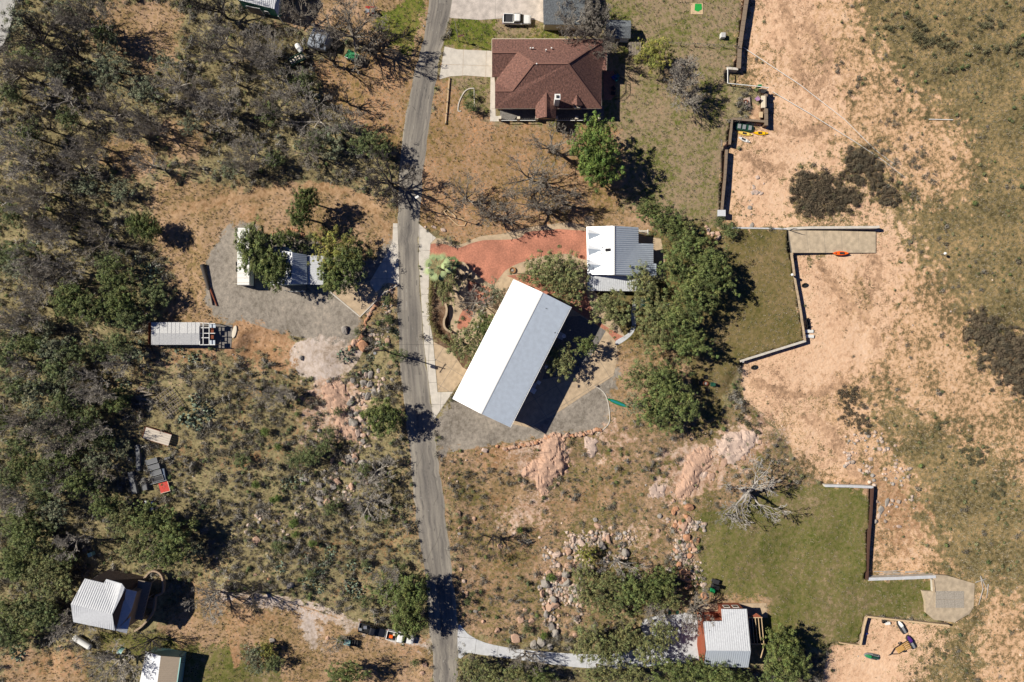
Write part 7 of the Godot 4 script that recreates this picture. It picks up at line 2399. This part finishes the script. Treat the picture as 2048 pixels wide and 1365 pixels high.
# ---------- rocks ----------
func boulder(seed_v: int, level: int) -> ArrayMesh:
	var r := RandomNumberGenerator.new()
	r.seed = seed_v
	var s := SphereMesh.new()
	s.radius = 1.0; s.height = 2.0
	s.radial_segments = 10 if level > 1 else 7
	s.rings = 6 if level > 1 else 3
	var a := s.get_mesh_arrays()
	var vs: PackedVector3Array = a[Mesh.ARRAY_VERTEX]
	var ix: PackedInt32Array = a[Mesh.ARRAY_INDEX]
	var planes := []
	for k in 11:
		planes.append([Vector3(r.randfn(), r.randfn() * 0.8, r.randfn()).normalized(), r.randf_range(0.55, 0.86)])
	var f := noise(1.1, 3, seed_v)
	for i in vs.size():
		var v := vs[i]
		for p in planes:
			var d: float = v.dot(p[0]) - p[1]
			if d > 0: v -= p[0] * d
		vs[i] = v * (1.0 + 0.16 * f.get_noise_3dv(v))
	var m := MB.new()
	for i in range(0, ix.size(), 3):
		var p := vs[ix[i]]; var q := vs[ix[i + 1]]; var w := vs[ix[i + 2]]
		if (w - p).cross(q - p).length() > 0.0001: m.tri(p, q, w)
	return m.mesh()

const ORD := ["first", "second", "third", "fourth", "fifth", "sixth", "seventh", "eighth", "ninth", "tenth", "eleventh", "twelfth", "thirteenth", "fourteenth", "fifteenth", "sixteenth", "seventeenth", "eighteenth", "nineteenth", "twentieth", "twenty-first", "twenty-second", "twenty-third", "twenty-fourth", "twenty-fifth", "twenty-sixth", "twenty-seventh", "twenty-eighth", "twenty-ninth", "thirtieth"]
func rocks() -> void:
	var big := []; var small := []
	for i in 7: big.append(boulder(300 + i, 2))
	for i in 5: small.append(boulder(400 + i, 1))
	var mats := {"p": M.rock_pink, "o": M.rock_orange, "g": M.rock_grey, "w": M.rock_pale}
	var done := []
	# boulders one by one: x, y, half length, half width, turn, colour, height share
	for e in [[917,1027,6,5,70,"p",.8], [948,1037,5,4,60,"p",.8], [919,1056,4,4,0,"p",.7], [919,1068,4,3,0,"g",.7], [923,1138,3,5,0,"p",.7], [928,1162,4,4,0,"w",.7], [934,1190,3.5,8,5,"p",.7], [950,1223,5,4,0,"g",.7], [966,1243,4,4,0,"p",.8], [994,1261,6,6,0,"p",.8], [1032,1277,11,10,20,"p",.7], [1068,1289,7,9,0,"g",.7], [1084,1284,10,8,40,"g",.8], [1100,1293,7,7,0,"g",.7], [1102,1252,9,8,60,"g",.7], [1110,1266,8,10,20,"g",.7], [1062,1242,7,6,0,"p",.6], [1042,1240,7,9,10,"p",.5], [1108,1238,5,5,0,"w",.7], [1156,1234,5,5,0,"w",.7], [1150,1270,6,5,0,"p",.7], [1050,1220,5,4,0,"p",.7], [1143,1198,6,7,0,"g",.7], [1376,1014,11,9,20,"o",.8], [1352,1018,6,5,0,"o",.7], [1366,1052,11,15,20,"p",.4], [1374,1074,8,7,0,"o",.8], [1396,1081,4,5,0,"o",.8], [1383,1083,4,4,0,"o",.8], [1250,1105,8,11,-20,"g",.8], [1224,1070,4,4,0,"p",.8], [1191,1040,5,5,0,"g",.8], [1196,1052,8,5,30,"p",.6], [1358,1128,6,6,0,"o",.8], [1364,1144,8,7,40,"o",.8], [1374,1146,7,7,0,"o",.8], [1374,1160,9,6,20,"o",.7], [1378,1172,7,5,0,"o",.7], [1408,1192,7,8,0,"o",.8], [1320,1032,5,5,0,"g",.7], [1316,1061,4,4,0,"p",.7], [1000,1093,7,5,20,"p",.5],
		[969,901,7,6,0,"w",.7], [994,893,4,4,40,"o",.7], [867,454,6,3,25,"w",.5], [887,461,6,4,20,"w",.7], [851,454,2.5,2.5,0,"w",.6], [690,659,7,9,0,"g",.8], [603,716,5,5,0,"g",.8], [580,1172,8,7,-40,"g",.8], [537,1158,4,3,0,"o",.7], [510,1150,4,3,0,"p",.6], [545,1281,6,5,0,"g",.6], [655,1276,5,4,-30,"p",.6], [850,1329,6,5,0,"p",.7], [845,1346,6,4,0,"p",.7], [725,691,12,13,30,"o",.8], [708,686,7,8,0,"p",.7], [755,698,6,5,0,"p",.7], [775,683,5,7,0,"p",.7], [700,696,5,6,0,"o",.7], [728,765,8,6,0,"g",.7], [741,750,6,9,20,"g",.6], [747,786,6,5,0,"g",.7], [697,915,10,6,20,"g",.7], [710,920,7,8,0,"g",.7], [668,974,7,7,0,"g",.7], [640,998,10,5,15,"g",.6], [702,846,5,13,10,"g",.5], [713,828,6,5,0,"g",.7], [512,1080,8,10,20,"p",.5], [525,1053,5,5,0,"g",.7], [705,1055,5,5,0,"w",.7], [608,960,9,6,0,"g",.6], [1760,898,6,4,15,"w",.5], [1742,918,5,4,0,"w",.4], [1774,1005,5,9,15,"g",.4], [1761,1020,6,10,20,"g",.4], [1750,1043,5,5,0,"g",.7], [1797,1053,6,4,20,"w",.6], [1732,902,3,3,0,"w",.5], [1758,1032,4,6,10,"w",.4]]:
		var at := spot(e[0], e[1])
		var t := thing("boulder", "", "rock", at, 0.0, "boulders")
		var o := put("stone", big[done.size() % 7], mats[e[5]], t)
		o.transform = Transform3D(Basis(Vector3.UP, -deg_to_rad(e[4])) * Basis.from_scale(Vector3(e[2] * 0.118, minf(e[2], e[3]) * 0.118 * e[6], e[3] * 0.118)), Vector3(0, minf(e[2], e[3]) * 0.035 * e[6], 0))
		done.append([t, e[5], e[0], e[1], clampf(maxf(e[2], e[3]) * 4.2, 12, 60)])
	name_by_landmarks(done, {"p": "pink granite boulder", "o": "orange brown boulder", "g": "grey boulder", "w": "pale boulder"})
	outcrops()
	# rows and fields of stones that nothing tells apart
	var fields := [
		["edging_stone", ["left", "the tan stone row along the gravel lot's lower edge"], "stone edging of the gravel lot", [1010,900, 1035,893, 1070,886, 1100,874], 20, 3.6, 5.6, ["o", "p"], true],
		["edging_stone", ["left", "the tan stone row below the gravel pad"], "stone edging of the gravel pad", [1124,874, 1145,870, 1170,868, 1190,862, 1198,860], 22, 3.4, 6.0, ["o", "p"], true],
		["edging_stone", ["top", "the cactus bed's stone edging on the road side"], "stones round the cactus bed", [786,572, 772,590, 776,640, 778,690], 22, 2.6, 4.6, ["p", "o", "g"], true],
		["edging_stone", ["top", "the cactus bed's stone edging on the gravel side"], "stones round the cactus bed", [764,592, 745,618, 732,640, 725,670, 712,688], 30, 3.2, 5.6, ["o", "p"], true],
		["edging_stone", ["left", "the reddish stone arc above the small cottage"], "stones above the cottage", [545,470, 560,461, 585,457, 600,466, 612,474], 14, 2.2, 4.0, ["o"], true],
		["field_stone", "pink stone in the rock field left of the white driveway's oaks", "stones of the lower rock field", [1090,1120, 1130,1090, 1170,1060, 1230,1070, 1200,1110, 1170,1160, 1160,1200, 1120,1250, 1080,1230, 1085,1170], 84, 2.6, 10.5, ["p", "w", "p", "g"], false],
		["field_stone", "orange brown stone in the rock run beside the green meadow", "stones beside the meadow", [1345,1000, 1380,1000, 1390,1060, 1400,1110, 1385,1150, 1410,1185, 1405,1200, 1370,1180, 1345,1130, 1330,1060], 44, 2.2, 6.5, ["o", "p"], false],
		["rock_slab", "pink granite slab in the outcrop below the gravel lot", "granite outcrop below the gravel lot", [1085,885, 1125,870, 1135,915, 1128,960, 1100,1000, 1078,1000, 1060,965, 1070,930], 14, 5, 11, ["p"], false],
		["rock_slab", "pale pink granite slab on the slope above the dead white trees", "granite outcrop above the dead trees", [1340,990, 1370,910, 1420,895, 1470,860, 1530,880, 1480,930, 1430,960, 1400,1000], 14, 5, 12, ["p", "w"], false],
		["rock_slab", "pinkish granite slab on the slope left of the round roadside oak", "granite outcrop left of the road", [640,770, 690,765, 720,800, 730,860, 690,880, 650,850], 12, 4, 9, ["w", "p"], false],
		["field_stone", "grey stone on the rocky slope left of the road", "stones of the left slope", [690,740, 790,760, 740,800, 735,880, 720,960, 660,1010, 620,1010, 650,940, 690,890, 700,820], 60, 2.6, 9.0, ["g", "p", "g", "w"], false],
		["shelf_stone", "flat grey stone in the shelf on the sand below the grey wall", "stone shelf on the sand", [1497,395, 1520,340, 1530,370, 1510,420, 1512,455, 1492,455], 16, 2.5, 5.5, ["g", "w"], false],
		["garden_rock", "pale rock in the group between the oaks and the round bush on the lawn", "rocks by the round bush", [1408,452, 1422,446, 1432,458, 1440,475, 1432,484, 1420,476], 10, 3.5, 7, ["w", "p"], false]]
	var total := 0
	for f in fields:
		var p: Array = f[3]
		var poly := PackedVector2Array()
		for i in range(0, p.size(), 2): poly.append(Vector2(p[i], p[i + 1]))
		var lo := Vector2(INF, INF); var hi := -lo
		for q in poly: lo = lo.min(q); hi = hi.max(q)
		var n := 0
		var tries := 0
		while n < f[4] and tries < 4000:
			tries += 1
			var q: Vector2
			if f[8]:
				var u := (n + rng.randf_range(0.2, 0.8)) / float(f[4]) * (poly.size() - 1)
				var k := mini(int(u), poly.size() - 2)
				q = poly[k].lerp(poly[k + 1], u - k) + Vector2(rng.randf_range(-1.5, 1.5), rng.randf_range(-2, 2))
			else:
				q = Vector2(rng.randf_range(lo.x, hi.x), rng.randf_range(lo.y, hi.y))
				if not Geometry2D.is_point_in_polygon(q, poly): continue
			var r := lerpf(f[5], f[6], pow(rng.randf(), 1.8)) * 0.11
			var o := put(f[0], big[rng.randi() % 7] if r > 0.55 else small[rng.randi() % 5], mats[f[7][rng.randi() % f[7].size()]])
			var slab_like: bool = f[0] == "rock_slab"
			if slab_like: r *= 0.8
			var flat: float = rng.randf_range(0.22, 0.42) if f[0] == "rock_slab" or f[0] == "shelf_stone" else rng.randf_range(0.55, 0.9)
			o.transform = Transform3D(Basis(Vector3.UP, rng.randf() * TAU if not slab_like else 1.4 + rng.randf_range(-0.5, 0.5)) * Basis.from_scale(Vector3(r * rng.randf_range(0.9, 1.7 if slab_like else 1.35), r * flat, r * rng.randf_range(0.7, 1.0))), spot(q.x, q.y) + Vector3(0, r * flat * 0.3, 0))
			tag(o, "%s stone from the %s in %s" % [ORD[n], f[1][0], f[1][1]] if f[8] else f[1], "rock", f[2])
			n += 1

func outcrops() -> void:      # bare bedrock: low cracked humps of granite
	var crack := FastNoiseLite.new()
	crack.noise_type = FastNoiseLite.TYPE_CELLULAR
	crack.cellular_return_type = FastNoiseLite.RETURN_DISTANCE2_SUB
	crack.frequency = 0.42; crack.seed = 8
	crack.domain_warp_enabled = true; crack.domain_warp_amplitude = 1.4; crack.domain_warp_frequency = 0.3
	var lump := noise(0.16, 3, 61)
	var n := 0
	for e in [["cracked pink bedrock outcrop below the gravel lot's stone row", [1085,872, 1122,868, 1140,915, 1135,950, 1108,965, 1088,1002, 1076,985, 1062,962, 1040,955, 1052,930, 1076,915], 1.3], ["small pink bedrock patch right of the large outcrop below the gravel pad", [1170,870, 1195,878, 1196,905, 1178,917, 1167,895], 0.6],
		["pale bedrock outcrop running down beside the orange boulders' top", [1345,985, 1360,960, 1378,908, 1420,896, 1428,925, 1402,960, 1386,988, 1365,1002], 0.9], ["pale bedrock outcrop on the bank above the dead white trees", [1436,882, 1480,860, 1524,868, 1504,905, 1470,932, 1444,918], 0.9], ["pinkish bedrock outcrop on the slope left of the round roadside oak", [640,775, 680,763, 702,800, 692,838, 722,858, 712,884, 680,872, 658,832], 0.8], ["low pale bedrock hump beside the trail right of the large outcrop", [1294,975, 1330,968, 1332,990, 1305,998], 0.4]]:
		var poly := ring(smooth(e[1], true, 3))
		var lo := poly[0]; var hi := poly[0]
		for q in poly:
			lo = lo.min(q); hi = hi.max(q)
		var s := 0.3
		var w := int((hi.x - lo.x) / s) + 2; var h := int((hi.y - lo.y) / s) + 2
		var ys := PackedFloat32Array()
		for j in h:
			for i in w:
				var q := lo + Vector2(i, j) * s
				var d := INF
				for k in poly.size():
					d = minf(d, q.distance_to(Geometry2D.get_closest_point_to_segment(q, poly[k], poly[(k + 1) % poly.size()])))
				if not Geometry2D.is_point_in_polygon(q, poly): d = -d
				d += lump.get_noise_2d(q.x * 4.0, q.y * 4.0) * 0.9
				var c := crack.get_noise_2d(q.x, q.y * 0.6) + 1.0
				var y: float = e[2] * smoothstep(-0.1, 2.4, d) * (0.55 + 0.6 * lump.get_noise_2d(q.x, q.y)) + 0.2 * smoothstep(0.0, 0.6, d)
				y -= 0.42 * (1.0 - smoothstep(0.0, 0.16, c)) + (0.0 if d > 0.0 else 0.5)
				ys.append(ground(q.x, q.y) + y)
		var m := MB.new()
		for j in h - 1:
			for i in w - 1:
				var k := j * w + i
				var p := []
				for o in [[0, 0], [1, 0], [1, 1], [0, 1]]:
					p.append(Vector3(lo.x + (i + o[0]) * s, ys[k + o[0] + o[1] * w], lo.y + (j + o[1]) * s))
				if maxf(p[0].y, p[2].y) < ground(p[0].x, p[0].z) - 0.3: continue
				m.quad(p[0], p[1], p[2], p[3])
		tag(put("rock_outcrop", m, M.rock_pink if n % 2 == 0 else M.rock_pale), e[0], "rock")
		n += 1

# ---------- ground cover that nobody could count ----------
func blade_mesh(n: int, h: float, r: float, w: float) -> ArrayMesh:
	var m := MB.new()
	for i in n:
		var a := rng.randf() * TAU
		var b := Vector3(cos(a), 0, sin(a)) * r * rng.randf()
		var tip := b * 1.7 + Vector3(rng.randf_range(-1, 1) * r * 0.8, h * rng.randf_range(0.6, 1.1), rng.randf_range(-1, 1) * r * 0.8)
		var s := Vector3(-sin(a), 0, cos(a)) * w
		var g := rng.randf_range(0.75, 1.25)
		m.col = Color(g, g, g)
		m.tri(b + s, tip, b - s)
	return m.mesh()

func shrub_mesh(n: int, s: float, hgt: float) -> ArrayMesh:
	var m := MB.new()
	for i in 5:
		var a := rng.randf() * TAU
		var o := Vector3(cos(a), 0, sin(a)) * rng.randf() * 0.34
		var g := rng.randf_range(0.8, 1.2)
		leaf_bits(m, o + Vector3(0, hgt * 0.4, 0), Vector3(0.3, hgt * 0.5, 0.3), n / 5, s, Color(g, g, g))
	for i in 12:
		var a := rng.randf() * TAU
		m.col = Color(0.7, 0.65, 0.6)
		m.tube(Vector3.ZERO, Vector3(cos(a) * 0.4, hgt * rng.randf_range(0.5, 1.0), sin(a) * 0.4), 0.014, 0.006, 3)
	return m.mesh()

func pebble_mesh() -> ArrayMesh:
	return boulder(777, 1)

var blocked: Image
func block_map() -> void:
	blocked = Image.create(1224, 820, false, Image.FORMAT_L8)
	for f in [road_ring(0), [838,448, 872,476, 880,500, 905,522, 905,560, 880,640, 905,700, 960,720, 1000,720, 905,784, 869,838, 850,720], [862,487, 915,491, 960,473, 1060,455, 1172,452, 1175,455, 1277,456, 1320,480, 1330,560, 1244,662, 1262,650, 1234,690, 1234,722, 1115,826, 1060,856, 1022,854, 905,798, 990,600],
		[662,585, 720,632, 797,567, 795,447, 786,447, 760,530, 700,572], [889,93, 985,102, 985,78, 1215,78, 1245,150, 1245,200, 1207,243, 980,243, 980,155, 878,159], [906,-130, 1172,-130, 1170,49, 899,36], [917,1250, 1030,1298, 1200,1305, 1288,1240, 1530,1207, 1530,1340, 1150,1335, 935,1307],
		[541,493, 647,505, 647,585, 541,575], [474,456, 500,456, 500,572, 474,572], [302,645, 470,645, 470,698, 302,692], [141,1155, 330,1150, 330,1260, 141,1270], [274,1304, 362,1312, 350,1400, 270,1390], [470,-60, 562,-60, 560,40, 470,5], [1577,457, 1755,457, 1752,508, 1582,508], [1845,1150, 1950,1165, 1948,1230, 1868,1250], [-210,-140, 28,-140, 24,40, -210,200], [290,855, 347,870, 347,890, 290,880]]:
		fill(blocked, f, Color.WHITE)

func scatter_of(called: String, label: String, cat: String, mesh: ArrayMesh, mat: Material, count: int, chance: Dictionary, smin: float, smax: float, tints: Array, sink := 0.0, clump := 0.0, area := []) -> void:
	var xs := PackedFloat32Array()
	var f := noise(0.16, 3, 500 + called.length() * 13 + count % 97)
	var x0 := -107.0; var x1 := 107.0; var z0 := -73.0; var z1 := 73.0
	var poly := PackedVector2Array()
	if area.size():
		poly = ring(area, LOW if area[0] > 1470 else 0.0)
		x0 = INF; x1 = -INF; z0 = INF; z1 = -INF
		for q in poly:
			x0 = minf(x0, q.x); x1 = maxf(x1, q.x); z0 = minf(z0, q.y); z1 = maxf(z1, q.y)
	var n := 0
	var bs := 1224 / GX
	for i in count:
		var x := rng.randf_range(x0, x1); var zz := rng.randf_range(z0, z1)
		if poly.size():
			var w := Vector2(x + f.get_noise_2d(x * 3.0, zz * 3.0) * 3.6 + rng.randfn() * 0.8, zz + f.get_noise_2d(x * 3.0 + 90.0, zz * 3.0) * 3.6 + rng.randfn() * 0.8)
			if not Geometry2D.is_point_in_polygon(w, poly): continue
		var k := zone_at(x, zz)
		var p: float = chance.get(k, 0.0)
		if p <= 0.0 or rng.randf() > p: continue
		if clump > 0.0 and f.get_noise_2d(x, zz) < clump * rng.randf_range(-0.4, 1.0): continue
		if blocked.get_pixel(int((x + GX / 2) * bs), int((zz + GZ / 2) * bs)).r > 0.5: continue
		var s := lerpf(smin, smax, pow(rng.randf(), 1.7))
		var sy := s * rng.randf_range(0.75, 1.2)
		var a := rng.randf() * TAU
		var c := cos(a) * s; var sn := sin(a) * s
		var t: Color = tints[rng.randi() % tints.size()]
		var g := rng.randf_range(0.75, 1.25)
		xs.append_array([c, 0.0, sn, x, 0.0, sy, 0.0, ground(x, zz) - sink * s, -sn, 0.0, c, zz, t.r * g, t.g * g, t.b * g, 1.0])
		n += 1
	if n == 0: return
	var mm := MultiMesh.new()
	mm.transform_format = MultiMesh.TRANSFORM_3D
	mm.use_colors = true
	mm.mesh = mesh
	mm.instance_count = n
	mm.buffer = xs
	var o := MultiMeshInstance3D.new()
	o.multimesh = mm
	o.material_override = mat
	o.name = numbered(called)
	add_child(o, true)
	o.set_meta("kind", "stuff")
	tag(o, label, cat)

func scatter() -> void:
	block_map()
	M.cover = paint(Color.WHITE, 0.9, 0.0, true)
	var brown := [Color(0.165, 0.145, 0.108), Color(0.20, 0.178, 0.14), Color(0.14, 0.127, 0.088), Color(0.235, 0.215, 0.178)]
	var olive := [Color(0.16, 0.17, 0.075), Color(0.20, 0.20, 0.10), Color(0.13, 0.145, 0.06)]
	var green := [Color(0.10, 0.14, 0.045), Color(0.14, 0.18, 0.055), Color(0.085, 0.115, 0.05)]
	var straw := [Color(0.30, 0.262, 0.17), Color(0.34, 0.295, 0.205), Color(0.275, 0.252, 0.155), Color(0.37, 0.315, 0.235)]
	var grass := [Color(0.19, 0.20, 0.085), Color(0.23, 0.22, 0.11), Color(0.15, 0.175, 0.065)]
	scatter_of("grey_brush", "low grey brown leafless brush covering the slopes", "brush", shrub_mesh(70, 0.15, 0.6), M.cover, 80000, {0: 0.85, 16: 0.30, 6: 0.03, 15: 0.03, 14: 0.2}, 0.4, 1.7, brown, 0.05, 0.25)
	scatter_of("grey_brush", "taller twiggy grey brush scattered through the woods", "brush", shrub_mesh(90, 0.13, 1.0), M.cover, 26000, {0: 0.6, 16: 0.12}, 0.9, 2.3, [Color(0.215, 0.20, 0.172), Color(0.175, 0.155, 0.125), Color(0.26, 0.245, 0.215)], 0.05, 0.3)
	scatter_of("olive_brush", "low olive green brush among the grasses", "brush", shrub_mesh(80, 0.16, 0.6), M.cover, 46000, {0: 0.45, 16: 0.18, 6: 0.22, 15: 0.08, 4: 0.005, 14: 0.15, 11: 0.02}, 0.45, 1.5, olive, 0.05, 0.3)
	scatter_of("green_brush", "small dark green shrubs on the slopes", "shrubs", shrub_mesh(90, 0.17, 0.8), M.cover, 22000, {0: 0.34, 16: 0.10, 6: 0.08, 14: 0.2}, 0.5, 1.8, green, 0.05, 0.35)
	scatter_of("dry_grass", "dry straw coloured grass tufts", "grass", blade_mesh(9, 0.26, 0.16, 0.035), M.cover, 210000, {0: 0.5, 1: 0.6, 2: 0.3, 4: 0.45, 7: 0.2, 16: 0.7, 6: 0.6, 15: 0.08, 3: 0.4, 12: 0.1, 8: 0.12, 13: 0.3, 11: 0.06}, 0.6, 1.5, straw, 0.0)
	scatter_of("green_grass", "short green grass tufts in the yards and meadow", "grass", blade_mesh(9, 0.2, 0.17, 0.035), M.cover, 170000, {7: 0.45, 13: 0.9, 4: 0.2, 2: 0.05, 3: 0.5, 16: 0.25, 0: 0.35, 6: 0.25, 1: 0.12, 15: 0.06}, 0.6, 1.4, grass, 0.0, 0.3)
	scatter_of("fallen_leaves", "rusty fallen leaves on the ground under the bare trees", "leaves", blade_mesh(5, 0.05, 0.22, 0.05), M.cover, 26000, {2: 0.9, 1: 0.15, 4: 0.12, 12: 0.1}, 0.6, 1.2, [Color(0.44, 0.27, 0.13), Color(0.40, 0.29, 0.18), Color(0.50, 0.36, 0.22)])
	scatter_of("sand_weeds", "tiny dark weeds dotted over the sand", "weeds", shrub_mesh(40, 0.12, 0.35), M.cover, 46000, {15: 0.6, 19: 0.4, 5: 0.10, 8: 0.1, 18: 0.05}, 0.2, 0.6, [Color(0.13, 0.12, 0.06), Color(0.17, 0.14, 0.08), Color(0.10, 0.10, 0.05)], 0.05, 0.15)
	scatter_of("small_stones", "small pale stones strewn over the slopes", "stones", pebble_mesh(), M.cover, 30000, {11: 0.5, 0: 0.05, 16: 0.13, 15: 0.06, 5: 0.015, 10: 0.1, 8: 0.05, 6: 0.02}, 0.06, 0.3, [Color(0.48, 0.36, 0.27), Color(0.40, 0.33, 0.28), Color(0.36, 0.34, 0.31), Color(0.55, 0.43, 0.34)], 0.2, 0.2)
	# thick patches with an outline of their own
	var dk := [Color(0.12, 0.092, 0.058), Color(0.15, 0.118, 0.072), Color(0.10, 0.085, 0.055)]
	var ol := [Color(0.135, 0.13, 0.065), Color(0.16, 0.145, 0.08), Color(0.11, 0.11, 0.055)]
	var gy := [Color(0.19, 0.165, 0.125), Color(0.16, 0.14, 0.10), Color(0.22, 0.195, 0.15)]
	var every := {0: 1.0, 1: 1.0, 3: 1.0, 4: 1.0, 5: 1.0, 6: 1.0, 7: 1.0, 8: 1.0, 11: 1.0, 15: 1.0, 16: 1.0, 12: 1.0, 18: 1.0, 19: 1.0}
	for b in [["dark brown thicket just above the upper boat ramp", [1588,350, 1625,338, 1660,352, 1700,378, 1725,392, 1700,415, 1650,425, 1595,432, 1580,400], 9.0, 1.4, dk],
		["dark brown thicket at the lower ends of the white mooring lines", [1690,300, 1720,292, 1745,310, 1765,345, 1740,370, 1690,345], 8.0, 1.4, dk], ["small dark thicket between the mooring lines' ends and the boat ramp", [1740,355, 1790,370, 1802,415, 1775,412, 1745,385], 8.0, 1.3, dk],
		["large dark thicket at the right edge of the picture", [1925,625, 1960,620, 2000,660, 2060,670, 2060,800, 2010,765, 1960,705, 1935,660], 5.0, 1.8, dk], ["narrow dark bush strip on the sand below the beach wall", [1672,775, 1690,768, 1722,828, 1748,852, 1730,872, 1690,830], 6.0, 1.0, dk],
		["brown reed band in the lake bed growth at the upper right", [1755,15, 1800,35, 1900,65, 1965,110, 1900,145, 1820,105, 1770,60], 4.0, 1.3, ol], ["olive reed patch at the top right corner", [1940,35, 2060,55, 2060,115, 1985,112], 3.0, 1.4, ol],
		["grey brush patch between the mooring lines and the lake bed grass", [1760,240, 1830,290, 1890,370, 1860,410, 1800,370, 1740,300], 3.2, 1.1, gy], ["dark olive brush band right of the lower sand flats", [1835,825, 1900,865, 1990,930, 2010,1010, 1960,970, 1880,905], 3.5, 1.3, ol],
		["olive brush on the bank left of the sand, above the dead trees", [1470,830, 1530,808, 1562,850, 1545,885, 1480,855], 3.5, 1.2, ol], ["low brush island on the upper sand, larger of two", [1640,112, 1665,100, 1705,122, 1690,147, 1650,140], 2.2, 0.9, gy], ["low brush island on the upper sand, smaller of two", [1700,150, 1742,150, 1752,180, 1712,182], 2.2, 0.9, gy],
		["reddish brown bush beside the thin white lamp post", [485,1300, 520,1296, 545,1312, 530,1345, 495,1350], 6.0, 1.1, [Color(0.20, 0.11, 0.06), Color(0.24, 0.14, 0.08)]], ["dark brush strip along the edge of the jet ski sand", [1885,1262, 1898,1272, 1868,1320, 1820,1362, 1812,1350, 1850,1310], 4.0, 0.9, ol],
		["dark brush across the rocky slope left of the road", [490,735, 585,740, 640,800, 720,760, 800,740, 815,900, 835,1100, 760,1180, 640,1160, 560,1120, 480,1080, 430,960, 440,800], 0.9, 1.15, [Color(0.135, 0.12, 0.085), Color(0.105, 0.10, 0.07), Color(0.11, 0.125, 0.055), Color(0.17, 0.155, 0.125)]],
		["brown brush patch below the granite outcrop", [940,945, 1010,935, 1070,960, 1050,985, 960,980], 3.0, 1.0, gy]]:
		var q := ring(b[1], 0.0)
		var lo := q[0]; var hi := q[0]
		for w in q:
			lo = lo.min(w); hi = hi.max(w)
		scatter_of("thicket", b[0], "thicket", shrub_mesh(80, 0.14, 0.8), M.cover, int((hi.x - lo.x) * (hi.y - lo.y) * b[2]), every, 0.4 * b[3], 1.3 * b[3], b[4], 0.05, 0.0 if b[4] == dk else 0.12, b[1])
	var pinks := [Color(0.42, 0.31, 0.24), Color(0.36, 0.29, 0.235), Color(0.48, 0.38, 0.31), Color(0.28, 0.255, 0.23)]
	for b in [["broken pink rubble between the boulders of the lower rock field", [1095,1105, 1150,1070, 1245,1055, 1270,1075, 1215,1115, 1185,1170, 1170,1215, 1125,1260, 1075,1240, 1075,1170], 2600], ["grey and pink rubble on the rocky slope left of the road", [650,765, 740,740, 795,750, 745,820, 750,900, 715,1000, 640,1040, 540,1075, 490,1085, 490,1050, 600,985, 650,900], 2600], ["tan rubble beside the green meadow's left edge", [1335,1000, 1395,1000, 1410,1090, 1400,1140, 1425,1190, 1380,1190, 1340,1130], 900], ["loose rubble on the pale bank above the rusty wall", [1660,870, 1780,860, 1830,960, 1800,1060, 1755,1010, 1750,970, 1680,960], 500], ["stones scattered through the cactus bed left of the road", [745,600, 778,580, 785,690, 715,698], 300]]:
		scatter_of("rubble", b[0], "rubble", pebble_mesh(), M.cover, int(b[2] * 1.5), every, 0.07, 0.6, pinks, 0.25, 0.1, b[1])
